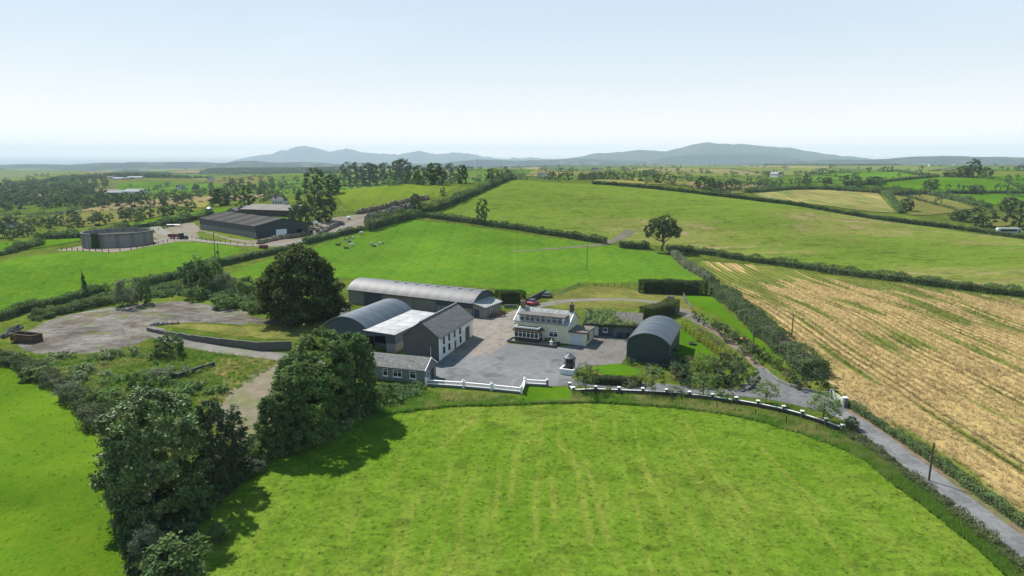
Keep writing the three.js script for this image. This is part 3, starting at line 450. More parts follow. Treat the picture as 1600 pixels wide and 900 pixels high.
range('forest_hill', 9000, 1700, [[1010, 254], [1040, 246], [1075, 242], [1120, 240.5], [1170, 241], [1220, 244], [1260, 251], [1290, 255]], 631, () => [0.022, 0.04, 0.02], 14);
range('mountain', 11000, 3600, [[850, 255], [875, 249], [905, 245], [930, 239.5], [965, 238], [1000, 234.5], [1040, 236.5], [1065, 231], [1085, 225.5], [1105, 222.5], [1125, 224.5], [1160, 226], [1190, 228.5], [1225, 231], [1250, 236], [1280, 241], [1310, 244.5], [1345, 248], [1400, 256]], 641, moor, 46);
range('mountain', 17000, 4500, [[350, 258], [384, 251], [410, 245], [440, 238.5], [460, 232.5], [478, 228.5], [492, 231.5], [515, 238.5], [530, 236], [545, 233], [563, 237.5], [590, 240], [622, 241.5], [645, 239.5], [662, 237], [676, 241.5], [690, 240], [712, 238.5], [740, 241.5], [760, 246.5], [795, 248], [830, 246], [850, 248.5], [910, 252]], 651, moor, 150);

// ------------------------------------------------------------------ foliage
const LEAF = new THREE.MeshPhysicalMaterial({ vertexColors: true, roughness: 1, specularIntensity: 0.25, transmission: 0.3, thickness: 0, side: THREE.DoubleSide });
const BARK = plain(0.085, 0.07, 0.055), TWIG = plain(0.05, 0.045, 0.03, { roughness: 1 });
const GLOSSY = new THREE.MeshPhysicalMaterial({ vertexColors: true, roughness: 0.58, specularIntensity: 0.4, transmission: 0.22, thickness: 0, side: THREE.DoubleSide });   // hard shiny leaves
const gauss = (r) => (r() + r() + r() - 1.5) * 1.15;
const V3 = (x, y, z) => new THREE.Vector3(x, y, z);
function leaf(gb, rng, p, n, s, c, thin = 0.62) {
  n = n.clone().normalize();
  const t = V3(rng() - 0.5, rng() - 0.5, rng() - 0.5).cross(n).normalize(), b = n.clone().cross(t), k = 0.78 + 0.44 * rng(), col = [c[0] * k, c[1] * k, c[2] * k];
  const at2 = (a, e, f) => gb.v(p.x + t.x * a + b.x * e + n.x * f, p.y + t.y * a + b.y * e + n.y * f, p.z + t.z * a + b.z * e + n.z * f, col);
  const h = s * 0.5, w = s * thin * 0.5, i = at2(-h, 0, -s * 0.08), j = at2(0, w, -s * 0.1), k2 = at2(h, 0, -s * 0.08), l = at2(0, -w, s * 0.06);
  gb.tri(i, j, k2); gb.tri(i, k2, l);
}
function hue(c, rng, a) { const k = 1 + a * (rng() - 0.5) * 2, y = 1 + a * 0.5 * (rng() - 0.5); return [c[0] * k * y, c[1] * k, c[2] * k / y]; }
// a crown: leaf clumps on the skins of several lobes [x, y, z, rx, ry, rz]
function crown(seed, lobes, { clumps = 300, per = 40, size = 0.3, spread = 0.6, colour = [0.05, 0.085, 0.022], vary = 0.3, thin = 0.62, droop = 0, tips } = {}) {
  const rng = rngOf(seed), gb = new GB(), area = lobes.map((l) => l[3] * l[4] + l[4] * l[5] + l[3] * l[5]), sum = area.reduce((a, b) => a + b);
  lobes.forEach((l, li) => {
    const n = Math.round(clumps * area[li] / sum);
    for (let k = 0; k < n; k++) {
      const y = 1 - 2 * (k + rng()) / n, a = rng() * 6.2832, q = Math.sqrt(Math.max(0, 1 - y * y)), dir = V3(q * Math.cos(a), y, q * Math.sin(a)), depth = 1 - 0.3 * Math.pow(rng(), 1.6);
      const c = V3(l[0] + dir.x * l[3] * depth, l[1] + dir.y * l[4] * depth, l[2] + dir.z * l[5] * depth);
      if (lobes.some((m, mi) => mi !== li && ((c.x - m[0]) / m[3]) ** 2 + ((c.y - m[1]) / m[4]) ** 2 + ((c.z - m[2]) / m[5]) ** 2 < 0.6)) continue;
      const out = V3(dir.x / l[3], dir.y / l[4], dir.z / l[5]).normalize(), col = hue(colour, rng, vary), cr = spread * (0.6 + 0.8 * rng());
      for (let m = 0; m < per; m++) {
        const o = V3(gauss(rng), gauss(rng) * 0.7, gauss(rng)).multiplyScalar(cr), p = c.clone().add(o); if (p.y < 0.05) continue; p.y -= droop * o.lengthSq();
        leaf(gb, rng, p, V3(out.x * 0.5 + (rng() - 0.5) * 1.5, out.y * 0.5 + 0.45 + (rng() - 0.5) * 1.3, out.z * 0.5 + (rng() - 0.5) * 1.5), size * (0.7 + 0.6 * rng()), tips && o.y > 0 && rng() < 0.5 ? tips : col, thin);
      }
    }
  });
  return gb.geom();
}
function lobesOf(seed, n, W, y0, H, shape = 'round', k = 0.3) {
  const rng = rngOf(seed), out = [];
  for (let i = 0; i < n; i++) {
    const t = (i + 0.5) / n, y = lerp(y0, H, t), f = shape === 'cone' ? Math.pow(1 - t * 0.92, 0.75) : shape === 'dome' ? Math.pow(1 - t * t * 0.94, 0.62) : shape === 'column' ? 1 - 0.45 * t * t : shape === 'vase' ? 0.45 + 0.55 * Math.sin(Math.PI * Math.min(1, t * 0.9 + 0.1)) : Math.sqrt(Math.max(0.08, 1 - Math.pow(2 * t - 0.9, 2) * 0.92));
    const R = W / 2 * f, r = Math.min(W * k * (0.8 + 0.4 * rng()), Math.max(R, W * 0.12)), a = i * 2.39996 + rng() * 0.8, off = Math.max(0, R - r) * (0.7 + 0.3 * rng()) * (i === n - 1 ? 0.2 : 1);
    out.push([Math.cos(a) * off, Math.min(y, H - r * 0.75), Math.sin(a) * off, r, r * (0.75 + 0.3 * rng()), r]);
    if (shape === 'round' || shape === 'cone' || shape === 'dome') out.push([-Math.cos(a) * off * 0.8, Math.min(y + (rng() - 0.5), H - r), -Math.sin(a) * off * 0.8, r * 0.9, r * 0.8, r * 0.9]);
  }
  out.push([0, lerp(y0, H, 0.42), 0, W * 0.3, (H - y0) * 0.34, W * 0.3], [0, lerp(y0, H, 0.72), 0, W * 0.2, (H - y0) * 0.24, W * 0.2]);
  return out;
}
function woodGeom(seed, h, r, lobes, limbs = 6) {
  const rng = rngOf(seed), g = [], seg = 5; let prev = [0, -0.4, 0];
  const pts = [prev]; for (let i = 1; i <= seg; i++) pts.push([gauss(rng) * r * 0.8, h * i / seg, gauss(rng) * r * 0.8]);
  for (let i = 0; i < seg; i++) g.push(bar(pts[i], pts[i + 1], r * (1 - 0.7 * i / seg), 7, r * (1 - 0.7 * (i + 1) / seg)));
  for (let i = 0; i < Math.min(limbs, lobes.length); i++) { const l = lobes[Math.floor(i * lobes.length / limbs) % lobes.length], s = pts[2 + (i % 3)], m = [lerp(s[0], l[0], 0.5), lerp(s[1], l[1], 0.42), lerp(s[2], l[2], 0.5)]; g.push(bar(s, m, r * 0.42, 5, r * 0.28), bar(m, [l[0], l[1], l[2]], r * 0.28, 5, r * 0.1)); }
  return g;
}
function treeProto(name, o) {
  const g = new THREE.Group(); g.name = name; const lobes = o.lobes;
  part('trunk', woodGeom(o.seed + 1, o.trunk[0], o.trunk[1], lobes, o.limbs ?? 6), BARK, g);
  part('crown', crown(o.seed, lobes, o.leaf), o.mat ?? LEAF, g);
  g.userData = { H: o.H, W: o.W }; return g;
}
let placedOnce = new Set();
// puts a plant with its foot at a point of the picture, as tall and as wide as it is there
function plant(proto, px, py, hpx, wpx, label, category, group, { turn, start, sink = 0.1, name } = {}) {
  const p = P(px, py, start ?? 40), s = metres(1, p) / Math.cos(Math.atan((py - 450) / FOCAL)), h = hpx * s * 1.02, w = wpx * s;
  const o = proto.clone(); o.name = numbered(name ?? proto.name); scene.add(o);
  o.position.set(p.x, p.y - sink, p.z); o.rotation.y = turn ?? hash(Math.round(px), Math.round(py), 7) * 6.28;
  const H = proto.userData.H, W = proto.userData.W; o.scale.set(w / W, h / H, w / W); o.userData = {};
  return tag(o, label, category, group);
}
const G = { dark: [0.096, 0.15, 0.046], mid: [0.11, 0.175, 0.043], light: [0.13, 0.19, 0.05], grey: [0.15, 0.18, 0.10], blue: [0.058, 0.095, 0.042], gold: [0.36, 0.36, 0.05], ivy: [0.055, 0.088, 0.03], bright: [0.10, 0.17, 0.028] };
const PR = {
  big: treeProto('sycamore_tree', { mat: GLOSSY, limbs: 3, seed: 11, H: 13, W: 11.5, lobes: lobesOf(11, 13, 11.5, 1.0, 12.6, 'round', 0.3), trunk: [8, 0.42], leaf: { clumps: 1000, per: 120, size: 0.37, spread: 0.62, colour: [0.115, 0.168, 0.05], vary: 0.3 } }),
  ash: treeProto('ash_tree', { limbs: 2, seed: 23, H: 11, W: 8, lobes: lobesOf(23, 10, 8, 1.0, 10.6, 'round', 0.29), trunk: [7, 0.3], leaf: { clumps: 820, per: 60, size: 0.37, spread: 0.46, colour: [0.105, 0.165, 0.045], vary: 0.3 } }),
  ash2: treeProto('ash_tree', { limbs: 2, seed: 37, H: 11, W: 8, lobes: lobesOf(37, 9, 8, 0.8, 10.6, 'column', 0.33), trunk: [7, 0.3], leaf: { clumps: 800, per: 60, size: 0.38, spread: 0.48, colour: [0.09, 0.145, 0.04], vary: 0.3 } }),
  ivied: treeProto('ivy_covered_tree', { mat: GLOSSY, seed: 41, H: 10, W: 3.6, lobes: lobesOf(41, 11, 3.6, 0.8, 9.8, 'column', 0.33), trunk: [8, 0.3], leaf: { clumps: 230, per: 40, size: 0.3, spread: 0.35, colour: G.ivy, vary: 0.3 } }),
  conifer: treeProto('cypress_tree', { seed: 53, H: 17, W: 19.5, lobes: [...lobesOf(53, 15, 19.5, 1.0, 15.6, 'dome', 0.21), [0, 4, 0, 8, 4, 8], [0, 8, 0, 6.8, 4.2, 6.8], [0.4, 11.4, 0, 5.6, 4.2, 5.6], [0, 14.6, 0, 2.0, 2.6, 2.0], ...Array.from({ length: 22 }, (_, k) => { const t = (k + 0.5) / 22, a = k * 2.39996, r = 9.4 * Math.pow(1 - t * t * 0.94, 0.7); return [Math.cos(a) * r, 1.4 + t * 13.6, Math.sin(a) * r, 1.7, 0.95, 1.7]; })], trunk: [9, 0.5], limbs: 1, leaf: { clumps: 2500, per: 56, size: 0.8, spread: 0.92, colour: [0.045, 0.07, 0.018], vary: 0.35, thin: 0.5, droop: 0.16, tips: [0.115, 0.15, 0.03] } }),
  lone: treeProto('oak_tree', { seed: 61, H: 14.5, W: 15, lobes: [[0.4, 12.2, 0, 2.3, 2, 2.3], [3, 10.8, 0.6, 2.5, 1.8, 2.4], [-3.2, 11, -0.5, 2.6, 1.9, 2.4], [5.6, 8.2, 0.5, 2, 1.5, 2], [6.0, 6.4, -1, 1.2, 1.1, 1.2], [-5.6, 8.6, 0.2, 2.2, 1.6, 2], [-6.0, 6.6, 1, 1.3, 1.0, 1.2], [0, 8.8, 2.4, 2.4, 1.8, 2], [0.6, 8.6, -2.4, 2.4, 1.8, 2], [-2.4, 6.2, 0.4, 1.2, 1, 1.2], [2.6, 6.8, 0, 1.6, 1.2, 1.5], [0, 10, 0, 2.2, 1.8, 2.2]], trunk: [8.5, 0.55], limbs: 12, leaf: { clumps: 330, per: 26, size: 0.55, spread: 0.6, colour: G.dark, vary: 0.3 } }),
  young: treeProto('cherry_tree', { seed: 71, H: 5, W: 5, lobes: lobesOf(71, 7, 5, 2.0, 4.8, 'vase', 0.2), trunk: [3.6, 0.09], limbs: 7, leaf: { clumps: 130, per: 26, size: 0.22, spread: 0.34, colour: [0.15, 0.205, 0.055], vary: 0.25 } }),
  young2: treeProto('cherry_tree', { seed: 79, H: 5, W: 5, lobes: lobesOf(79, 8, 5, 1.8, 4.8, 'vase', 0.21), trunk: [3.4, 0.1], limbs: 8, leaf: { clumps: 150, per: 26, size: 0.22, spread: 0.34, colour: [0.125, 0.185, 0.05], vary: 0.25 } }),
  hill: treeProto('hilltop_tree', { seed: 83, H: 13, W: 11, lobes: lobesOf(83, 9, 11, 1, 12.5, 'round', 0.3), trunk: [8, 0.4], leaf: { clumps: 230, per: 22, size: 1.0, spread: 0.75, colour: [0.085, 0.13, 0.04], vary: 0.35 } }),
  hill2: treeProto('hilltop_tree', { seed: 89, H: 13, W: 11, lobes: lobesOf(89, 8, 11, 1.2, 12.5, 'vase', 0.3), trunk: [8, 0.4], leaf: { clumps: 220, per: 22, size: 1.0, spread: 0.75, colour: [0.09, 0.13, 0.042], vary: 0.35 } }),
  bush: treeProto('bush', { seed: 97, H: 3.5, W: 5, lobes: lobesOf(97, 6, 5, 0.7, 3.4, 'round', 0.26), trunk: [1.6, 0.1], limbs: 4, leaf: { clumps: 190, per: 30, size: 0.34, spread: 0.36, colour: G.mid, vary: 0.3 } }),
  bushDark: treeProto('bush', { seed: 101, H: 3.5, W: 5, lobes: lobesOf(101, 6, 5, 0.7, 3.4, 'round', 0.27), trunk: [1.6, 0.1], limbs: 4, leaf: { clumps: 190, per: 30, size: 0.34, spread: 0.36, colour: G.dark, vary: 0.3 } }),
  bushGrey: treeProto('willow_bush', { seed: 103, H: 3.5, W: 5, lobes: lobesOf(103, 6, 5, 0.7, 3.3, 'round', 0.27), trunk: [1.6, 0.08], limbs: 4, leaf: { clumps: 190, per: 34, size: 0.34, spread: 0.4, colour: G.grey, vary: 0.22, thin: 0.3 } }),
  shrub: treeProto('shrub', { seed: 107, H: 1.6, W: 2, lobes: lobesOf(107, 4, 2, 0.4, 1.55, 'round', 0.3), trunk: [0.7, 0.05], limbs: 3, leaf: { clumps: 90, per: 20, size: 0.17, spread: 0.17, colour: [0.145, 0.215, 0.05], vary: 0.25 } }),
  shrubDark: treeProto('shrub', { seed: 109, H: 1.6, W: 2, lobes: lobesOf(109, 4, 2, 0.4, 1.55, 'round', 0.3), trunk: [0.7, 0.05], limbs: 3, leaf: { clumps: 90, per: 20, size: 0.17, spread: 0.17, colour: G.blue, vary: 0.25 } }),
  shrubPale: treeProto('shrub', { seed: 113, H: 1.6, W: 2, lobes: lobesOf(113, 4, 2, 0.4, 1.55, 'round', 0.3), trunk: [0.7, 0.05], limbs: 3, leaf: { clumps: 90, per: 20, size: 0.17, spread: 0.17, colour: [0.12, 0.15, 0.06], vary: 0.22 } }),
  heather: treeProto('heather_shrub', { seed: 127, H: 1.2, W: 2.4, lobes: lobesOf(127, 4, 2.4, 0.3, 1.1, 'round', 0.3), trunk: [0.5, 0.04], limbs: 3, leaf: { clumps: 90, per: 20, size: 0.16, spread: 0.18, colour: [0.20, 0.14, 0.11], vary: 0.2, thin: 0.3 } }),
  gold: treeProto('golden_conifer', { seed: 131, H: 2.2, W: 1.4, lobes: [[0, 0.75, 0, 0.66, 0.75, 0.66], [0, 1.35, 0, 0.52, 0.8, 0.52]], trunk: [1.2, 0.05], limbs: 2, leaf: { clumps: 110, per: 16, size: 0.15, spread: 0.12, colour: G.gold, vary: 0.2, thin: 0.4 } }),
  far: treeProto('broadleaf_tree', { seed: 137, H: 9, W: 9, lobes: lobesOf(137, 5, 9, 1.5, 8.6, 'round', 0.28), trunk: [5, 0.3], limbs: 3, leaf: { clumps: 55, per: 9, size: 1.5, spread: 0.75, colour: [0.075, 0.11, 0.04], vary: 0.35 } }),
  far2: treeProto('broadleaf_tree', { seed: 139, H: 9, W: 9, lobes: lobesOf(139, 6, 9, 1.3, 8.7, 'vase', 0.29), trunk: [5, 0.3], limbs: 3, leaf: { clumps: 55, per: 9, size: 1.5, spread: 0.75, colour: [0.095, 0.135, 0.045], vary: 0.35 } }),
};
// ------------------------------------------------------------------ hedges
function hedge(label, line, { h = 2, w = 2, name = 'hedge', size, colour = G.dark, loose = 0.35, start, cover = 1.7, group, vary = 0.42, category = 'hedge' } = {}) {
  const pts = along(flat(line, start), 0.8), g = thing(name, label, category, [0, 0, 0], 0, group), rng = rngOf(Math.round(line[0][0] * 7 + line[0][1] * 13)), gb = new GB(), core = [];
  const o = pts[0]; g.position.set(o[0], ground(o[0], o[1]), o[1]);
  let L = 0; const seg = [];
  for (let i = 1; i < pts.length; i++) { const a = pts[i - 1], b = pts[i], l = Math.hypot(b[0] - a[0], b[1] - a[1]); seg.push([a, b, l, L]); L += l; }
  const wob = (x, z, k) => 1 + loose * 2.0 * (fbm(x / (h * 1.3), z / (h * 1.3), k, 3) - 0.5);
  for (const [a, b, l] of seg) {
    const d = -(a[1] + b[1]) / 2, s = size ?? Math.max(0.2, 0.0021 * d), dx = (b[0] - a[0]) / l, dz = (b[1] - a[1]) / l, nx = -dz, nz = dx, n = Math.round(l * (2 * h + w) * cover / (s * s * 0.5));
    for (let k = 0; k < n; k++) {
      const t = rng(), x = lerp(a[0], b[0], t), z = lerp(a[1], b[1], t), hh = h * wob(x, z, 701), ww = w / 2 * wob(x, z, 711), q = rng() * (2 * h + w);
      let sx, sy, ox, oy; // across, up
      if (q < w) { const e = q / w * 2 - 1; sx = e * ww; sy = hh * (1 - 0.18 * Math.pow(Math.abs(e), 3)); ox = e * 0.4; oy = 1; } else { const side = q < w + h ? 1 : -1, e = ((q - w) % h) / h; sx = side * ww * (1 - 0.12 * e); sy = e * hh; ox = side; oy = 0.25; }
      const inn = loose * 0.35 * rng() * rng(); sx *= 1 - inn; sy *= 1 - inn * 0.6;
      const jx = (rng() - 0.5) * s * (0.6 + loose), jy = (rng() - 0.5) * s * (0.6 + loose), px2 = x + nx * (sx + jx), pz2 = z + nz * (sx + jx), cl = vnoise(px2 / (s * 3), (pz2 + sy) / (s * 3), 721), c = [0, 1, 2].map((m) => colour[m] * (1 + vary * 1.6 * (cl - 0.5)));
      leaf(gb, rng, V3(px2 - o[0], Math.max(0.05, sy + jy) + ground(px2, pz2) - g.position.y, pz2 - o[1]), V3(nx * ox + (rng() - 0.5) * 1.3, oy + (rng() - 0.5) * 1.1, nz * ox + (rng() - 0.5) * 1.3), s * (0.75 + 0.5 * rng()), c);
    }
  }
  for (const e of [0, 1]) { // leaf over the two ends
    const p = pts[e ? pts.length - 1 : 0], q = pts[e ? pts.length - 2 : 1], l = Math.hypot(p[0] - q[0], p[1] - q[1]), dx = (p[0] - q[0]) / l, dz = (p[1] - q[1]) / l, s = size ?? Math.max(0.2, -0.0021 * p[1]), n = Math.round(h * w * cover * 1.5 / (s * s * 0.5));
    for (let k = 0; k < n; k++) { const a = (rng() * 2 - 1) * w / 2, b = rng() * h, f = (rng() - 0.7) * s * (1.5 + 2 * loose), x = p[0] + dx * f - dz * a, z = p[1] + dz * f + dx * a; leaf(gb, rng, V3(x - o[0], Math.max(0.05, b * wob(x, z, 701)) + ground(x, z) - g.position.y, z - o[1]), V3(dx + (rng() - 0.5) * 1.3, 0.4 + (rng() - 0.5), dz + (rng() - 0.5) * 1.3), s * (0.75 + 0.5 * rng()), hue(colour, rng, vary * 0.7)); }
  }
  const cg = new GB(), step = Math.max(1, Math.round(1.6 / 0.8)); let last = null;
  for (let i = step; i < pts.length - step; i += step) {
    const p = pts[i], a = pts[Math.max(0, i - 1)], b = pts[Math.min(pts.length - 1, i + 1)], l = Math.hypot(b[0] - a[0], b[1] - a[1]), nx = -(b[1] - a[1]) / l, nz = (b[0] - a[0]) / l, ww = w * 0.5 * (0.86 - 0.4 * loose), hh = h * (0.9 - 0.35 * loose), y = ground(p[0], p[1]) - g.position.y;
    const q = [[-1, -0.3], [-0.85, hh], [0.85, hh], [1, -0.3]].map(([e, yy]) => cg.v(p[0] + nx * ww * e - o[0], y + yy, p[1] + nz * ww * e - o[1]));
    if (last) for (let m = 0; m < 3; m++) { cg.tri(last[m], q[m], last[m + 1]); cg.tri(last[m + 1], q[m], q[m + 1]); } else { cg.tri(q[0], q[1], q[2]); cg.tri(q[0], q[2], q[3]); }
    last = q;
  }
  if (last) { cg.tri(last[0], last[2], last[1]); cg.tri(last[0], last[3], last[2]); }
  part('twigs', cg.geom(), TWIG, g); part('foliage', gb.geom(), LEAF, g);
  return g;
}
hedge('clipped dark hedge between the cow pasture and the big hill field', [[660, 338], [720, 346], [800, 357.5], [880, 370], [947, 381]], { h: 2.6, w: 2.6, loose: 0.5 });
hedge('short hedge standing alone by the field gap below the hill', [[967, 386], [990, 388], [1014, 388]], { h: 2.6, w: 2.4, loose: 0.5 });
hedge('long dark hedge along the top edge of the gold crop field', [[1042, 390], [1100, 397], [1150, 405], [1300, 427], [1450, 446], [1620, 466]], { h: 2.4, w: 3.2, loose: 0.65 });
hedge('thin dark hedge along the crest of the hill field', [[925, 287.5], [1000, 293.5], [1050, 298.5], [1150, 310], [1250, 322.5], [1400, 347], [1500, 359], [1640, 378]], { h: 2.4, w: 2.2, loose: 0.35 });
hedge('overgrown hedge climbing from the rubble bank to the hilltop', [[655, 334], [680, 329], [710, 318], [740, 304], [770, 291], [790, 282.5], [812, 278]], { h: 4.2, w: 4, loose: 0.9, size: 0.8 });
hedge('loose grey-green hedge from the lone tree down to the garden', [[1050, 397], [1068, 414], [1090, 428], [1112, 440]], { h: 2.2, w: 2.6, loose: 0.7, colour: G.grey });
hedge('tall broad clipped hedge between the garden lawn and the gold field', [[1112, 452], [1135, 470], [1165, 495], [1200, 526], [1240, 560], [1275, 590]], { h: 2.8, w: 4.6, loose: 0.5, colour: [0.075, 0.12, 0.04], size: 0.34, vary: 0.45 });
hedge('massive square-cut dark hedge at the end of the garden', [[998, 457], [1030, 458], [1070, 459.5], [1104, 461]], { h: 4, w: 3.4, loose: 0.12, colour: [0.05, 0.08, 0.018], size: 0.3 });
hedge('square-cut hedge with a browned top behind the ivied outbuilding', [[1008, 500], [1024, 496], [1040, 492], [1050, 486]], { h: 3, w: 3.8, loose: 0.12, colour: [0.07, 0.1, 0.02], size: 0.25 });
hedge('square-cut hedge between the long shed and the red car', [[774, 473], [798, 473], [820, 472]], { h: 3.2, w: 2.4, loose: 0.15, colour: [0.06, 0.095, 0.02], size: 0.26 });
hedge('low flat-topped dark hedge behind the pillared front wall', [[912, 596], [945, 599], [975, 600], [1002, 602]], { h: 1.25, w: 2, loose: 0.12, colour: [0.04, 0.066, 0.02], size: 0.2 });
hedge('low hedge between the lane and the gold field', [[1322, 632], [1350, 650], [1396, 680], [1448, 715], [1510, 759], [1572, 803], [1652, 860]], { h: 1.1, w: 1.2, loose: 0.6, size: 0.22 });
hedge('rough bramble bank between the lane and the near field', [[1322, 676], [1362, 704], [1410, 741], [1460, 780], [1518, 827], [1586, 884], [1664, 950]], { name: 'bramble_hedge', h: 0.85, w: 1.7, loose: 0.9, colour: [0.085, 0.105, 0.04], size: 0.22 });
hedge('dark hedge below the big pasture with the slurry tank', [[-40, 508], [0, 500], [40, 487], [80, 477], [130, 465], [170, 457]], { h: 2.3, w: 3, loose: 0.7 });
hedge('overgrown hedge rising from the gravel yard towards the pole', [[215, 449], [250, 440], [290, 431], [320, 421], [342, 414]], { h: 2.4, w: 3, loose: 0.8 });
hedge('clipped hedge rising to the farm road past the transformer poles', [[340, 416], [370, 409], [410, 400], [455, 391]], { h: 2.2, w: 2.4, loose: 0.3 });
hedge('hedge along the farm road above the grazing cows', [[476, 381], [505, 374], [540, 366], [566, 360]], { h: 2.6, w: 3, loose: 0.6 });
hedge('overgrown hedge at the top corner of the cow pasture', [[575, 360], [600, 352], [625, 345], [652, 338]], { h: 5, w: 5, loose: 1, size: 0.6 });
hedge('low hedge behind the slurry tank reaching to the edge of the farm', [[-60, 409], [0, 399], [40, 389], [66, 383]], { h: 2.6, w: 3, loose: 0.9 });
hedge('bramble hedge along the lower edge of the old yard', [[-60, 553], [0, 566], [50, 582], [95, 606], [130, 636], [158, 672]], { name: 'bramble_hedge', h: 1.6, w: 4, loose: 1, colour: [0.07, 0.1, 0.035], size: 0.3 });
hedge('bank of brambles beside the gravel yard', [[50, 497], [90, 490], [130, 482], [175, 474]], { name: 'bramble_hedge', h: 1.6, w: 3.6, loose: 1, colour: [0.085, 0.125, 0.04], size: 0.28 });
hedge('hedge dividing the pale stubble field from the rough meadow', [[1384, 304], [1395, 316], [1408, 334]], { h: 3, w: 3.4, loose: 0.6, start: 430, size: 0.9 });
hedge('dark bushy hedge above the pale stubble field', [[1168, 301], [1240, 297], [1310, 298], [1375, 303]], { h: 3.4, w: 4, loose: 0.9, start: 470, size: 1.1 });
hedge('bushy hedge running down behind the rough meadow', [[1398, 306], [1445, 304], [1500, 315], [1545, 326]], { h: 4, w: 5, loose: 0.9, start: 430, size: 1 });
hedge('straight hedge between the two bright far pastures', [[1480, 302], [1540, 302.5], [1640, 302]], { h: 2.6, w: 3, loose: 0.4, start: 480, size: 1 });
hedge('hedge along the upper edge of the bright far pasture', [[1326, 292], [1390, 284.5], [1465, 277.5]], { h: 3, w: 4, loose: 0.5, start: 520, size: 1.2 });
hedge('row of bushes at the top of the farthest bright pasture', [[1266, 273], [1330, 270.5], [1420, 272], [1465, 277]], { h: 3, w: 4, loose: 0.7, start: 600, size: 1.4 });
hedge('dark hedge closing the valley pasture behind the slurry tank', [[60, 398], [100, 384], [140, 372], [190, 361], [250, 352], [330, 337]], { h: 3.5, w: 5, loose: 1, size: 0.9, start: 330 });

// ------------------------------------------------------------------ trees one by one
plant(PR.big, 243, 805, 205, 170, 'huge dark sycamore in the boundary hedge, nearest to the camera', 'tree', undefined, { turn: 0.6 });
plant(PR.ivied, 337, 775, 165, 52, 'tall slim ivy-covered tree beside the huge dark sycamore', 'tree');
plant(PR.ivied, 368, 750, 125, 56, 'shorter ivy-covered tree between the slim one and the ash trees', 'tree');
for (const [x, y, h, w, v, l] of [[440, 706, 98, 84, 'ash2', 'lowest ash tree of the clump above the near field'], [478, 692, 135, 112, 'ash', 'broad ash tree standing in front of the clump beside the cottage'], [512, 664, 155, 112, 'ash', 'tallest ash tree of the clump beside the cottage'], [555, 645, 130, 84, 'ash2', 'ash tree of the clump nearest to the cottage wall'], [470, 640, 95, 90, 'ash2', 'ash tree at the back of the clump, over the worn track']]) plant(PR[v], x, y, h, w, l, 'tree');
plant(PR.conifer, 472, 497, 116, 136, 'massive dark spreading cypress beside the long shed', 'tree', undefined, { turn: 1 });
plant(PR.lone, 1035, 392, 57, 58, 'lone gnarled tree on the hedge corner below the hill', 'tree', undefined, { turn: 0 });
plant(PR.hill, 753, 349, 38, 22, 'small single tree growing out of the clipped pasture hedge', 'tree');
[[915, 615, 50, 50, 'young2', 'beside the kiosk with the cone roof'], [1018, 616, 48, 48, 'young', 'in front of the round-roofed dark barn'], [1098, 621, 43, 54, 'young2', 'in front of the garden shrubbery'], [1197, 631, 40, 50, 'young', 'where the garden path meets the drive'], [1286, 660, 50, 72, 'young2', 'by the white entrance gate']].forEach(([x, y, h, w, v, l]) => plant(PR[v], x, y, h, w, 'young cherry tree along the front wall, ' + l, 'tree', 'young trees along the front wall'));
[[547, 290, 36, 34], [577, 289, 34, 36], [602, 287, 32, 26], [628, 285, 36, 38], [655, 287, 28, 26], [680, 287, 32, 36], [703, 286, 30, 26], [722, 286, 28, 20]].forEach(([x, y, h, w], k) => plant(k % 2 ? PR.hill2 : PR.hill, x, y + 1, h, w, ['first tree of the hilltop row, above the far farmhouse', 'second tree of the hilltop row, dark and dense', 'slim tree of the hilltop row, third from the farmhouse', 'broadest and tallest tree of the hilltop row', 'small tree in a dip of the hilltop row', 'broad pale tree of the hilltop row', 'tree of the hilltop row second from its far end', 'last tree of the hilltop row, beside the overgrown hedge'][k], 'tree', 'trees of the hilltop row'));
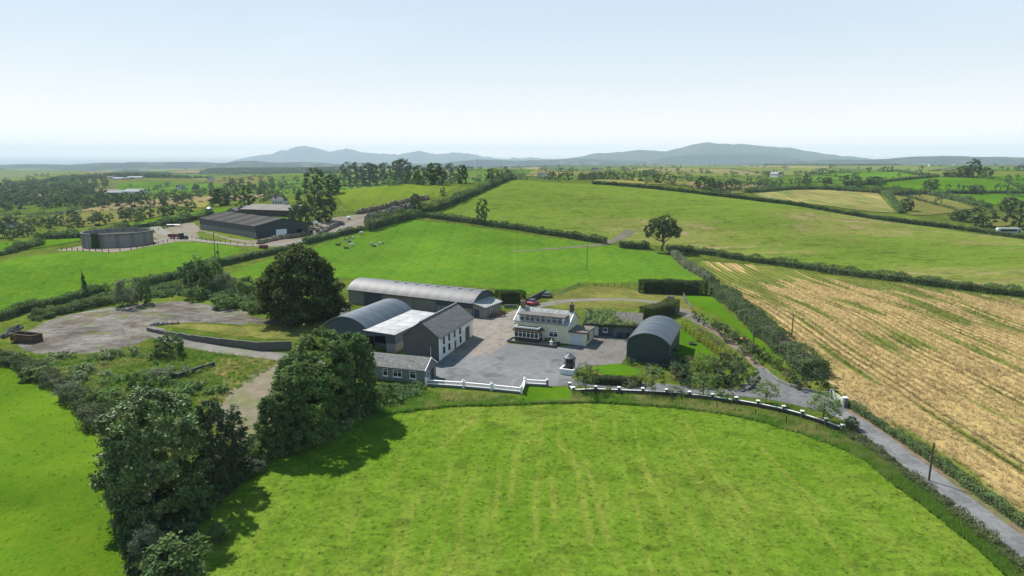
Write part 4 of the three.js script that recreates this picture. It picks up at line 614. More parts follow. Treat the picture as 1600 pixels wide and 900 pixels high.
[[478, 352, 52, 36, 'hill', 'tall tree overhanging the end of the big shed'], [508, 345, 46, 38, 'hill2', 'spreading tree beside the farm road'], [492, 315, 50, 40, 'hill', 'tree standing behind the farmyard trees'], [520, 303, 30, 30, 'hill2', 'tree at the corner of the hilltop field'], [462, 348, 28, 26, 'hill2', 'low tree against the gable of the big shed'], [382, 322, 32, 38, 'hill', 'dark rounded tree behind the upper sheds'], [345, 322, 28, 40, 'hill2', 'rounded tree beside the feed silo'], [413, 308, 20, 24, 'hill', 'small tree beside the far farmhouse'], [770, 284, 20, 26, 'hill', 'tree in the overgrown hedge just below the hilltop'], [790, 281, 16, 22, 'hill2', 'bushy tree at the top end of the overgrown hedge'], [650, 335, 32, 20, 'hill2', 'narrow tree beside the rubble bank'], [692, 305, 12, 10, 'hill', 'tiny tree in the hilltop field'], [1453, 300, 20, 26, 'hill', 'dark round tree alone on the bright far pasture'], [1519, 304, 14, 14, 'hill2', 'first of two small twin trees on the far pasture'], [1533, 304, 14, 14, 'hill', 'second of two small twin trees on the far pasture'], [1415, 337, 20, 24, 'hill2', 'bushy tree at the corner of the rough meadow'], [1535, 354, 30, 46, 'hill', 'spreading tree beside the white coach'], [1500, 345, 18, 34, 'hill2', 'bushy tree below the rough meadow'], [1592, 358, 44, 50, 'hill', 'large dark tree behind the white coach'], [1575, 330, 22, 30, 'hill2', 'tree above the white coach'], [1520, 278, 28, 26, 'hill', 'tallest tree of the far clump on the skyline'], [1505, 278, 18, 24, 'hill2', 'side tree of the far skyline clump'], [1540, 277, 15, 24, 'hill', 'low tree trailing the far skyline clump'], [1486, 277, 9, 28, 'hill2', 'bush leading up to the far skyline clump'], [1100, 296, 20, 36, 'hill', 'dark clump of trees beyond the crest of the hill field'], [1118, 297, 14, 26, 'hill2', 'smaller tree beside the dark clump beyond the crest'], [1260, 289, 16, 16, 'hill', 'tree at the corner of the far bright pasture'], [1292, 288, 11, 18, 'hill2', 'bushy tree beside the far bright pasture'], [1330, 292, 18, 34, 'hill', 'broad dark tree beyond the stubble field'], [1365, 290, 14, 30, 'hill2', 'low spreading tree beyond the stubble field']].forEach(([x, y, h, w, v, l]) => plant(PR[v], x, y, h, w, l, 'tree', undefined, { start: y < 345 ? (x > 1150 ? 470 : 300) : 60 }));
// bushes round the old yard
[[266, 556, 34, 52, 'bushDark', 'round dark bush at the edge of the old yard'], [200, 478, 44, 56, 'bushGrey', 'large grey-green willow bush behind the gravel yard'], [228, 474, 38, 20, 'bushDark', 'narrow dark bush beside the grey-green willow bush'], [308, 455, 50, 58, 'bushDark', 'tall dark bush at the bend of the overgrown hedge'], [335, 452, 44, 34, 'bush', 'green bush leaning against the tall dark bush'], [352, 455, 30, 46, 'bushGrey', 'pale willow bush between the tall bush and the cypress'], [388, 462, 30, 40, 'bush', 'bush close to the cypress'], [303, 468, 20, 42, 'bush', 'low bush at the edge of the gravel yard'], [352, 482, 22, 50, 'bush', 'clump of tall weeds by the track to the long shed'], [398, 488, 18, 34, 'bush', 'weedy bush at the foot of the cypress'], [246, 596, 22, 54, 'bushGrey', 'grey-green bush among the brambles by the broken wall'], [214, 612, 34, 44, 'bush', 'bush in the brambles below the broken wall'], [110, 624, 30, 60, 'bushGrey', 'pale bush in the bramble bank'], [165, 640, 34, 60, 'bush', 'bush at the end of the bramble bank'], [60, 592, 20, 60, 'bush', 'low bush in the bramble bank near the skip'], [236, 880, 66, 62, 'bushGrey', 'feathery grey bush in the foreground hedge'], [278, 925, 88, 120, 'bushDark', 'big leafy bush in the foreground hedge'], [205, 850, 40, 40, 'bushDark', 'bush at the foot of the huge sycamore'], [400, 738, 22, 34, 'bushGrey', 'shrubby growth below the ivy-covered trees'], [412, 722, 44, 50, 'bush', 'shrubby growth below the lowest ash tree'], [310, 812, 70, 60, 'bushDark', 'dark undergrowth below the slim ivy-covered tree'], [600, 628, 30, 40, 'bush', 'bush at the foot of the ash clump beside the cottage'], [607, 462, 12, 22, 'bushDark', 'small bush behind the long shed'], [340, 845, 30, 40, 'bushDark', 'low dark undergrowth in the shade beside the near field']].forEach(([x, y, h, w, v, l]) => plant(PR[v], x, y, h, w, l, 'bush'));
{ // ivied stump of a pole in the hedge
  const p = P(134, 462), g = thing('ivy_covered_pole', 'dead pole wrapped in dark ivy, standing in the pasture hedge', 'pole', [p.x, p.y, p.z], 0);
  const s = metres(1, p); part('pole', bar([0, -0.4, 0], [-2.6 * s, 42 * s, 0], 0.13, 7, 0.08), TWIG, g);
  part('ivy', crown(151, [[0, 1.2, 0, 0.9, 1.2, 0.9], [-0.1, 2.8, 0, 0.6, 1.2, 0.6], [-0.2, 4.2, 0, 0.4, 1.2, 0.4], [-0.3, 5.4, 0, 0.25, 0.8, 0.25]], { clumps: 90, per: 20, size: 0.34, spread: 0.22, colour: G.ivy }), LEAF, g);
}
// ------------------------------------------------------------------ the garden
[[1066, 513], [1071, 517], [1077, 522], [1083, 527], [1089, 533]].forEach(([x, y], k) => plant(PR.gold, x, y, 16, 7.4, ['first', 'second', 'third', 'fourth', 'fifth'][k] + ' golden conifer of the short row, counted from the browned hedge', 'conifer', 'golden conifers of the short row'));
[[1094, 534], [1100, 538.5], [1106, 543], [1112, 547.5], [1118, 552], [1124, 556.5], [1130, 560], [1137, 561]].forEach(([x, y], k) => plant(PR.gold, x, y, 18.5, 8, ['first', 'second', 'third', 'fourth', 'fifth', 'sixth', 'seventh', 'last'][k] + ' golden conifer of the long row edging the garden bed, counted from the far end', 'conifer', 'golden conifers of the long row'));
[[1085, 498, 14, 13, 'shrubDark', 'round dark shrub first behind the garden path'], [1094, 503, 14, 13, 'shrubDark', 'dark shrub second along the garden path'], [1102, 509, 14, 12, 'shrubDark', 'dark shrub third along the garden path'], [1112, 514, 15, 15, 'shrub', 'yellow-green rounded shrub along the garden path'], [1127, 523, 20, 24, 'shrubDark', 'wide dark shrub in the middle of the garden path border'], [1139, 534, 16, 24, 'shrubPale', 'pale shrub beside the orange box'], [1146, 528, 12, 16, 'shrubDark', 'small dark shrub behind the orange box'], [1168, 553, 20, 30, 'shrubPale', 'pale bush before the orange box'], [1184, 557, 20, 24, 'shrubDark', 'dark bush at the end of the garden lawn'], [1198, 565, 18, 22, 'shrub', 'green bush behind the curved white kerb'], [1213, 575, 24, 24, 'shrub', 'golden-leaved bush behind the curved white kerb'], [1180, 568, 16, 18, 'shrub', 'bush on the corner of the garden path'],
  [1133, 572, 26, 26, 'shrubDark', 'round dark bush at the end of the golden row'], [1152, 568, 24, 22, 'shrub', 'bush behind the round dark bush'], [1060, 590, 28, 40, 'shrubDark', 'dark shrub beside the round-roofed barn'], [1052, 562, 22, 20, 'shrubDark', 'dark shrub against the side of the round-roofed barn'], [1085, 588, 30, 28, 'shrub', 'upright yellow-green shrub in the shrubbery'], [1108, 590, 32, 30, 'shrub', 'tall shrub in the middle of the shrubbery'], [1072, 602, 24, 36, 'shrubDark', 'spreading dark shrub at the front of the shrubbery'], [1130, 598, 34, 40, 'shrubDark', 'large dark shrub at the heart of the shrubbery'], [1152, 602, 34, 40, 'shrubDark', 'large dark shrub overlooking the drive'], [1172, 598, 26, 30, 'shrub', 'shrub at the corner where the drive splits'], [1142, 610, 12, 18, 'shrubDark', 'small round shrub on the drive edge'], [1158, 611, 12, 18, 'shrubDark', 'second small round shrub on the drive edge'], [1110, 607, 14, 22, 'shrub', 'low shrub on the drive edge by a cherry tree'],
  [1040, 572, 16, 34, 'shrubDark', 'dark shrub at the front corner of the round-roofed barn'], [1020, 580, 10, 40, 'shrubDark', 'low dark shrub under the front of the round-roofed barn'], [985, 568, 12, 22, 'shrubDark', 'low dark shrub at the near barn corner by the concrete'],
  [1238, 600, 22, 26, 'shrubDark', 'dark shrub under the tall garden hedge'], [1255, 610, 26, 30, 'shrubDark', 'dark glossy shrub by the entrance'], [1282, 606, 36, 36, 'shrubDark', 'tall rounded shrub with pale flowers by the entrance'], [1256, 604, 12, 18, 'heather', 'yellowish low shrub behind the curved white kerb'], [1236, 592, 12, 22, 'heather', 'rust-coloured low shrub behind the curved white kerb'], [1225, 586, 12, 18, 'heather', 'brownish low shrub behind the curved white kerb'],
  [1075, 566, 10, 34, 'heather', 'low brown heather at the top of the shrubbery'], [1093, 558, 8, 24, 'heather', 'low brown heather beside the lawn'], [1060, 573, 14, 22, 'heather', 'brown heather close to the round-roofed barn'], [1118, 575, 14, 22, 'heather', 'brown heather beside the round dark bush'], [1098, 519, 8, 20, 'heather', 'brown heather behind the short golden row'], [1120, 538, 8, 26, 'heather', 'brown heather behind the long golden row'],
  [1057, 620, 18, 34, 'shrubPale', 'pale round shrub outside the front wall'], [1141, 628, 16, 22, 'shrubPale', 'pale shrub outside the front wall by a pillar'], [950, 615, 14, 14, 'shrub', 'yellow-green shrub outside the front wall'], [985, 605, 12, 26, 'shrubPale', 'pale low shrub inside the front wall'], [1125, 617, 14, 18, 'shrub', 'shrub inside the front wall by a cherry tree'], [1330, 670, 20, 26, 'bushDark', 'dark bush at the outer end of the front wall']].forEach(([x, y, h, w, v, l]) => plant(PR[v], x, y, h, w, l, 'shrub'));

{ // low planting that fills the bed between the golden row and the lawn
  const bed = along(flat([[1096, 516], [1112, 527], [1130, 540], [1150, 554], [1168, 568]]), 1.25), rng = rngOf(2020);
  const put = (proto, x, z, h, w, label, group, category) => { const o = proto.clone(); o.name = numbered(proto.name); scene.add(o); o.position.set(x, ground(x, z) - 0.05, z); o.rotation.y = rng() * 6; o.scale.set(w / proto.userData.W, h / proto.userData.H, w / proto.userData.W); o.userData = {}; tag(o, label, category, group); };
  bed.forEach((p, k) => { const a = rng() * 0.7 - 1.3; put(PR.heather, p[0] + a, p[1] + a * 0.2, 0.7 + 0.3 * rng(), 1.6, 'low brown heather in the strip behind the long golden row', 'heathers of the garden bed', 'shrub'); });
  const kinds = [['shrubDark', 'small dark shrub lining the garden path on the lawn side', 'dark shrubs along the garden path'], ['shrub', 'small green shrub lining the garden path on the lawn side', 'green shrubs along the garden path'], ['shrubPale', 'small pale shrub lining the garden path on the lawn side', 'pale shrubs along the garden path']];
  along(flat([[1106, 508], [1124, 519], [1146, 536], [1166, 551], [1190, 568]]), 1.5).forEach((p) => { const q = kinds[Math.floor(rng() * 3)], s = 0.9 + 0.9 * rng(); put(PR[q[0]], p[0] + 0.9 + rng() * 1.2, p[1] - rng() * 0.8, s, s * 1.3, q[1], q[2], 'shrub'); });
  const mix2 = within2(flat([[1046, 574], [1060, 566], [1110, 568], [1140, 572], [1172, 592], [1160, 604], [1100, 604], [1050, 596]]));
  for (let k = 0; k < 46; k++) { const p = mix2(rng); if (!p) continue; const q = [['shrubDark', 'dark shrub crowded into the shrubbery before the round-roofed barn', 'dark shrubs of the shrubbery'], ['shrub', 'green shrub crowded into the shrubbery before the round-roofed barn', 'green shrubs of the shrubbery'], ['heather', 'brown heather clump in the shrubbery before the round-roofed barn', 'heathers of the shrubbery']][Math.floor(rng() * 2.7)], s = 1.1 + 1.3 * rng(); put(PR[q[0]], p[0], p[1], s, s * 1.35, q[1], q[2], 'shrub'); }
}
function within2(poly) { const xs = poly.map((p) => p[0]), zs = poly.map((p) => p[1]); return (rng) => { const x = lerp(Math.min(...xs), Math.max(...xs), rng()), z = lerp(Math.min(...zs), Math.max(...zs), rng()); return inside(poly, x, z) ? [x, z] : null; }; }

// ------------------------------------------------------------------ the farm buildings
const B = {
  bluegrey: mapped(0.06, 0.095, 0.135, tinMap, { roughness: 0.6 }), darkgreen: mapped(0.035, 0.058, 0.062, tinMap, { roughness: 0.6 }), tinRoof: mapped(0.105, 0.115, 0.135, rep(tinMap, 0.3, 0.12), { roughness: 0.62, metalness: 0.15 }),
  barnRoof: mapped(0.17, 0.195, 0.225, rep(tinMap, 0.3, 0.12), { roughness: 0.38, metalness: 0.4 }), flatTin: mapped(0.66, 0.65, 0.64, rep(tinMap, 0.22, 0.1), { roughness: 0.42, metalness: 0.2 }), blackRoof: mapped(0.085, 0.105, 0.13, rep(tinMap, 0.3, 0.12), { roughness: 0.4, metalness: 0.3 }),
  slate: mapped(0.15, 0.15, 0.155, rep(slateMap, 1 / 6), { bumpMap: rep(slateBump, 1 / 6), bumpScale: 0.012 }), paleSlate: mapped(0.40, 0.405, 0.41, rep(slateMap, 1 / 6), { bumpMap: rep(slateBump, 1 / 6), bumpScale: 0.012 }), brownSlate: mapped(0.16, 0.145, 0.135, rep(slateMap, 1 / 6), { bumpMap: rep(slateBump, 1 / 6), bumpScale: 0.012 }),
  white: mapped(1.08, 1.09, 1.09, rep(grimeMap, 0.2), { roughness: 0.8 }), cream: mapped(1.08, 1.01, 0.76, rep(grimeMap, 0.2), { roughness: 0.85 }), grey: mapped(0.27, 0.28, 0.28, rep(grimeMap, 0.25)), darkRender: mapped(0.15, 0.15, 0.15, rep(grimeMap, 0.3)), tan: mapped(0.36, 0.33, 0.29, rep(grimeMap, 0.22)), plinth: mapped(0.30, 0.29, 0.27, rep(concreteMap, 0.2)),
  trim: plain(1.08, 1.08, 1.07, { roughness: 0.5 }), pane: new THREE.MeshPhysicalMaterial({ color: lin(0.018, 0.022, 0.026), roughness: 0.06, specularIntensity: 1 }), brown: plain(0.10, 0.065, 0.045), blackish: plain(0.025, 0.025, 0.027), door: plain(0.16, 0.13, 0.10), blind: plain(0.5, 0.52, 0.55), brick: mapped(0.19, 0.14, 0.11, rep(grimeMap, 0.6)), yellowBrick: mapped(0.34, 0.26, 0.15, rep(grimeMap, 0.6)), asphaltRoof: mapped(0.20, 0.175, 0.16, rep(concreteMap, 0.15)), lead: plain(0.2, 0.21, 0.22, { roughness: 0.5 }), soil: plain(0.03, 0.022, 0.016),
};
function frameAt(a, angle) { return [[a.x, a.y, a.z], angle * Math.PI / 180]; }
// an arched roof in sheets across x from x0 to x1, running back from z0 to z1
function archShell(x0, x1, y, rise, z0, z1, t = 0.06, seg = 18) {
  const w = (x1 - x0) / 2, R = (w * w + rise * rise) / (2 * rise), a0 = Math.asin(Math.min(1, w / R)), cx = (x0 + x1) / 2, cy = y + rise - R, gb = new GB();
  const pt = (a, r) => [cx + Math.sin(a) * r, cy + Math.cos(a) * r];
  for (let i = 0; i <= seg; i++) { const a = lerp(-a0, a0, i / seg), o = pt(a, R + t), n = pt(a, R), s = a * R; for (const z of [z0, z1]) { gb.v(o[0], o[1], z, null, z, s); gb.v(n[0], n[1], z, null, z, s); } }
  for (let i = 0; i < seg; i++) { const o = i * 4, p = o + 4; gb.tri(o, p, o + 2); gb.tri(p, p + 2, o + 2); gb.tri(o + 1, o + 3, p + 1); gb.tri(p + 1, o + 3, p + 3); gb.tri(o, o + 1, p); gb.tri(p, o + 1, p + 1); gb.tri(o + 2, p + 2, o + 3); gb.tri(p + 2, p + 3, o + 3); }
  const g = gb.geom(); g.computeVertexNormals(); return g;
}
function archPts(x0, x1, y, rise, seg = 18) { const w = (x1 - x0) / 2, R = (w * w + rise * rise) / (2 * rise), a0 = Math.asin(Math.min(1, w / R)), cx = (x0 + x1) / 2, cy = y + rise - R, out = []; for (let i = 0; i <= seg; i++) { const a = lerp(a0, -a0, i / seg); out.push([cx + Math.sin(a) * R, cy + Math.cos(a) * R]); } return out; }
// a sloping slab: four corners of its upper side (x,y,z), thickness t
function slab(a, b, c, d, t = 0.1, uvs = 1) {
  const gb = new GB(), L = Math.hypot(b[0] - a[0], b[1] - a[1], b[2] - a[2]), W = Math.hypot(d[0] - a[0], d[1] - a[1], d[2] - a[2]), uv = [[0, 0], [L, 0], [L, W], [0, W]];
  const quad = (p, q) => { const i = p.map((v, k) => gb.v(v[0], v[1], v[2], null, q[k][0] * uvs, q[k][1] * uvs)); gb.tri(i[0], i[1], i[2]); gb.tri(i[0], i[2], i[3]); };
  const up = [a, b, c, d], dn = up.map((v) => [v[0], v[1] - t, v[2]]);
  quad(up, uv); quad([dn[3], dn[2], dn[1], dn[0]], uv); for (let k = 0; k < 4; k++) { const m = (k + 1) % 4; quad([dn[k], dn[m], up[m], up[k]], [[0, 0], [1, 0], [1, t], [0, t]]); }
  const g = gb.geom(); const ng = g.toNonIndexed(); ng.computeVertexNormals(); return ng;
}
// a window on a wall that faces +z at z = zf: frame with mullions and its panes
function windowPart(parent, x, y, w, h, zf, { cols = 1, rows = 1, mat = B.trim, sill = true, name = 'window', bar: bw = 0.09, top = 0, facing = 'z', label } = {}) {
  const g = new THREE.Group(); g.name = name; parent.add(g); g.position.set(x, y, zf); if (facing === 'x') g.rotation.y = Math.PI / 2; else if (facing === '-x') g.rotation.y = -Math.PI / 2;
  const f = [bx(-bw, 0, -bw, h + bw, 0, 0.07), bx(w, w + bw, -bw, h + bw, 0, 0.07), bx(0, w, h, h + bw, 0, 0.07), bx(0, w, -bw, 0, 0, 0.07)];
  for (let c = 1; c < cols; c++) f.push(bx(w * c / cols - bw * 0.4, w * c / cols + bw * 0.4, 0, h, 0.002, 0.066));
  if (top) for (let c = 0; c < cols; c++) f.push(bx(w * c / cols + bw * 0.4, w * (c + 1) / cols - bw * 0.4, h * top - bw * 0.35, h * top + bw * 0.35, 0.004, 0.062));
  part('frame', f, mat, g);
  for (let c = 0; c < cols; c++) part('pane', bx(w * c / cols, w * (c + 1) / cols, 0, h, -0.04, 0.025), B.pane, g);
  if (sill) part('sill', bx(-bw * 1.6, w + bw * 1.6, -bw - 0.1, -bw - 0.004, -0.03, 0.16), mat, g);
  return g;
}
{ // long round-roofed shed at the back of the yard
  const a = P(545, 475), b = P(739, 495), L = Math.hypot(b.x - a.x, b.z - a.z), ang = Math.atan2(-(b.z - a.z), b.x - a.x) * 180 / Math.PI;
  const g = thing('long_shed', 'long low shed with a grey curved tin roof along the back of the yard', 'shed', ...frameAt(a, ang)), D = 10, E = 4.0 - 0.1, n = 12, slope = (x) => (b.y - a.y) * x / L;
  part('wall', [bx(0, L, -1.5, E, -D, -D + 0.25), bx(0, 0.25, -1.5, E, -D + 0.25, -0.25), bx(0, L * 0.14, -1.5, E - 0.05, -0.25, 0)], B.tan, g);
  part('sliding_door', bx(L * 0.14 + 0.02, L * 0.29, -1, E - 0.3, -0.2, 0.06), B.bluegrey, g, 'blue-grey sheeted sliding door');
  part('door_rail', bx(L * 0.12, L * 0.31, E - 0.28, E - 0.1, -0.1, 0.12), B.blackish, g);
  const ws = [0.29, 0.385, 0.455, 0.545, 0.56, 0.72]; for (let k = 0; k < ws.length - 1; k++) part('concrete_panel', bx(L * ws[k] + 0.04, L * ws[k + 1] - 0.02, -1.5, E - 0.06, -0.22, -0.01 - (k % 2) * 0.07), B.tan, g);
  for (const q of [0.29, 0.545, 0.72]) part('column', bx(L * q - 0.1, L * q + 0.12, -1.5, E - 0.02, -0.3, 0.06), B.plinth, g);
  part('cladding', bx(L * 0.725, L, 1.9 + slope(L), E - 0.04, -0.2, 0.02), B.bluegrey, g, 'blue-grey cladding'); part('block_wall', bx(L * 0.725, L, -1, 1.9 + slope(L), -0.24, -0.02), B.tan, g);
  part('gable', new THREE.ExtrudeGeometry(new THREE.Shape([new THREE.Vector2(0, -1), new THREE.Vector2(D, -1), ...archPts(0, D, E, 2.25).map((p) => new THREE.Vector2(p[0], p[1]))]), { depth: 0.2, bevelEnabled: false }).rotateY(Math.PI / 2).translate(L - 0.2, 0, -0.004), B.bluegrey, g, 'blue-grey sheeted gable');
  part('rear_gable', new THREE.ExtrudeGeometry(new THREE.Shape([new THREE.Vector2(0, E), new THREE.Vector2(D, E), ...archPts(0, D, E, 2.25).slice(1, -1).map((p) => new THREE.Vector2(p[0], p[1]))]), { depth: 0.2, bevelEnabled: false }).rotateY(Math.PI / 2).translate(0.02, 0, -0.004), B.bluegrey, g);
  for (let k = 0; k < n; k++) { // sheets cut across the length; each bay is lapped on the last
    const x0 = -0.3 + (L + 0.6) * k / n, x1 = -0.3 + (L + 0.6) * (k + 1) / n, s = archShell(-D - 0.35, 0.35, E + (k % 2) * 0.015, 2.3, -x0 + 0.02, -x1 - 0.03); s.rotateY(-Math.PI / 2); const p = s.attributes.position; s.translate(0, 0, 0);
    const m = B.tinRoof.clone(); m.color.multiplyScalar(0.93 + 0.14 * hash(k, 3, 5)); part('roof_sheet', s.translate(0, 0, 0), m, g);
    if (k % 1 === 0 && k > 2) part('ridge_vent', bx(x1 - 0.28, x1 + 0.12, E + 2.32, E + 2.48, -D / 2 - 1.1, -D / 2 + 1.1), B.lead, g);
  }
  part('gutter', bx(0, L, E - 0.12, E + 0.02, 0.2, 0.36), B.blackish, g);
  // lean-to on its near end
  const t = thing('lean_to_shed', 'small stone lean-to with a sloping grey roof on the gable of the long shed', 'shed', [0, 0, 0], 0); t.position.copy(g.position); t.rotation.y = g.rotation.y; t.position.y += slope(L); t.translateX(L + 0.02);
  part('wall', [prism([[0, -1], [3.3, -1], [3.3, 2.45], [0, 3.3]], 0.25), bx(3.05, 3.3, -1, 2.44, -8, -0.26), prism([[0, -1], [3.3, -1], [3.3, 2.45], [0, 3.3]], 0.25).translate(0, 0, -7.75)], B.tan, t);
  part('roof', slab([-0.02, 3.5, 0.3], [3.6, 2.6, 0.3], [3.6, 2.6, -8.3], [-0.02, 3.5, -8.3], 0.12), B.paleSlate, t);
  part('door', bx(0.35, 1.75, -0.4, 1.95, 0, 0.06), B.bluegrey, t); windowPart(t, 3.3, 0.9, 0.8, 0.8, -2.6, { facing: 'x' });
  const gp = P(768, 496), gate = thing('timber_gate', 'red-brown timber gate beside the lean-to shed', 'gate', [gp.x, gp.y, gp.z], g.rotation.y + 0.9);
  for (const x of [0, 3.4]) part('post', bx(x - 0.09, x + 0.09, -0.3, 1.4, -0.09, 0.09), B.brown, gate); for (let k = 0; k < 5; k++) part('rail', bx(0.1, 3.3, 0.22 + k * 0.24, 0.38 + k * 0.24, -0.03, 0.03), plain(0.16, 0.07, 0.05), gate);
}
const yardAngle = -20, hb = V3(-38.3, ground(-38.3, -137), -137);
{ // hay barn with a blue round roof
  const g = thing('hay_barn', 'blue-grey hay barn with a shiny arched roof behind the ash trees', 'barn', ...frameAt(hb, yardAngle)), W = 9.4, D = 18.6, E = 3.9, R = 2.0;
  part('wall', [bx(0, 0.15, -1, E, -D, 0), bx(0.15, W, -1, E, -D, -D + 0.15)], B.bluegrey, g);
  part('gable', new THREE.ExtrudeGeometry(new THREE.Shape([new THREE.Vector2(0.16, -1), new THREE.Vector2(W, -1), ...archPts(0.02, W, E, R).map((p) => new THREE.Vector2(p[0], p[1]))]), { depth: 0.15, bevelEnabled: false }).translate(0, 0, -0.14), B.bluegrey, g);
  part('side_wall', bx(W - 0.15, W, -1, E, -D, -0.16), B.bluegrey, g);
  for (let k = 0; k < 7; k++) { const m = B.barnRoof.clone(); m.color.multiplyScalar(0.92 + 0.2 * hash(k, 8, 5)); part('roof_sheet', archShell(-0.3, W + 0.25, E + 0.01 + (k % 2) * 0.02, R + 0.05, 0.35 - (D + 0.7) * k / 7, 0.32 - (D + 0.7) * (k + 1) / 7), m, g); }
  part('verge', archShell(-0.33, W + 0.28, E - 0.1, R + 0.04, 0.42, 0.36, 0.22), B.lead, g);
  // flat-roofed cattle house filling the gap to the white barn
  const t = thing('cattle_house', 'open-fronted cattle house with a bright flat tin roof between the barns', 'shed', [0, 0, 0], 0); t.position.copy(g.position); t.rotation.y = g.rotation.y; t.translateX(W + 0.05);
  const w = 7.2, zF = 1.0;
  for (let k = 0; k < 6; k++) for (let r = 0; r < 2; r++) { const m = B.flatTin.clone(); m.color.multiplyScalar(0.8 + 0.4 * hash(k, r, 15)); const z0 = zF + 0.3 - (D + 1.4) * k / 6, z1 = zF + 0.26 - (D + 1.4) * (k + 1) / 6, xa = r * w / 2, xb = (r + 1) * w / 2, y = (x) => 3.85 - 0.055 * x + (k % 2) * 0.02 + r * 0.015; part('roof_sheet', slab([xa, y(xa), z0], [xb, y(xb), z0], [xb, y(xb), z1], [xa, y(xa), z1], 0.05), m, t); }
  part('cladding', [bx(0, 2.4, 2.6, 3.7, zF - 0.1, zF), bx(2.4, w, 2.9, 3.4, zF - 0.1, zF), bx(5.1, w, 1.5, 2.9, zF - 0.12, zF - 0.01)], B.bluegrey, t); part('side_cladding', bx(w - 0.12, w, 1.4, 3.4, -D, zF - 0.13), B.bluegrey, t);
  part('block_wall', [bx(5.1, w, -1, 1.5, zF - 0.2, zF - 0.005), bx(w - 0.2, w - 0.01, -1, 1.4, -D, zF - 0.21)], B.plinth, t); part('post', [bx(4.95, 5.1, -1, 2.9, zF - 0.2, zF)], B.blackish, t); part('post', bx(2.3, 2.45, -1, 2.9, zF - 0.2, zF), B.blackish, t);
  for (let k = 0; k < 3; k++) part('feed_rail', bx(2.45, 4.95, 0.35 + k * 0.4, 0.45 + k * 0.4, zF - 0.15, zF - 0.07), B.lead, t);
  part('back_wall', bx(0.1, w - 0.25, -1, 3.3, -D, -D + 0.15), B.plinth, t);
}
{ // two-storey white stone barn: its long side faces the yard
  const f = P(687, 564), k = P(739, 524), L = Math.hypot(k.x - f.x, k.z - f.z), g = thing('stone_barn', 'two-storey whitewashed stone barn with a slate roof facing the yard', 'barn', ...frameAt(f, Math.atan2(-(k.z - f.z), k.x - f.x) * 180 / Math.PI)), W = 7.6, E = 4.55, R = 7.35;
  part('gable', prism([[0, -1], [W, -1], [W, E], [W / 2, R], [0, E]], 0.4).rotateY(-Math.PI / 2).translate(0, 0, -W), B.darkRender, g, 'dark grey rendered gable');
  part('far_gable', prism([[0, -1], [W, -1], [W, E], [W / 2, R], [0, E]], 0.4).rotateY(-Math.PI / 2).translate(L - 0.4, 0, -W), B.white, g);
  part('wall', [bx(0.41, L - 0.41, -1, E, -0.4, 0), bx(0.41, L - 0.41, -1, E, -W, -W + 0.4)], B.white, g, 'whitewashed long wall');
  part('quoin', bx(-0.015, 0.35, -1, E - 0.05, -0.1, 0.025), B.trim, g);
  const o = 0.3, rr = (R - E) / (W / 2);
  const roof = part('roof', [slab([-0.25, E - o * rr + 0.15, o], [L + 0.25, E - o * rr + 0.15, o], [L + 0.25, R + 0.15, -W / 2], [-0.25, R + 0.15, -W / 2], 0.14), slab([L + 0.25, E - o * rr + 0.15, -W - o], [-0.25, E - o * rr + 0.15, -W - o], [-0.25, R + 0.15, -W / 2 - 0.002], [L + 0.25, R + 0.15, -W / 2 - 0.002], 0.14)], B.slate, g);
  part('ridge_tile', bx(-0.26, L + 0.26, R + 0.1, R + 0.24, -W / 2 - 0.14, -W / 2 + 0.14), B.lead, roof);
  for (const [x, y, h] of [[0.10, 3.05, 1.0], [0.245, 3.05, 1.0], [0.40, 3.05, 1.0], [0.565, 2.95, 1.0], [0.10, 1.15, 1.05], [0.245, 1.15, 1.05], [0.575, 1.1, 1.05]]) windowPart(g, L * x, y, 0.72, h, 0, { mat: B.blackish, bar: 0.06 });
  part('door', bx(L * 0.415, L * 0.415 + 1.0, -0.4, 2.0, -0.1, 0.03), B.door, g); part('big_door', bx(L * 0.755, L * 0.755 + 2.3, -0.2, 3.3, -0.1, 0.04), plain(0.13, 0.10, 0.075), g, 'tall brown timber door'); part('vent', bx(L * 0.67, L * 0.67 + 1.1, 3.05, 3.6, -0.1, 0.05), B.trim, g);
  part('drainpipe', bar([-0.05, -0.3, -1.8], [-0.05, 2.6, -1.8], 0.05), B.trim, g);
}
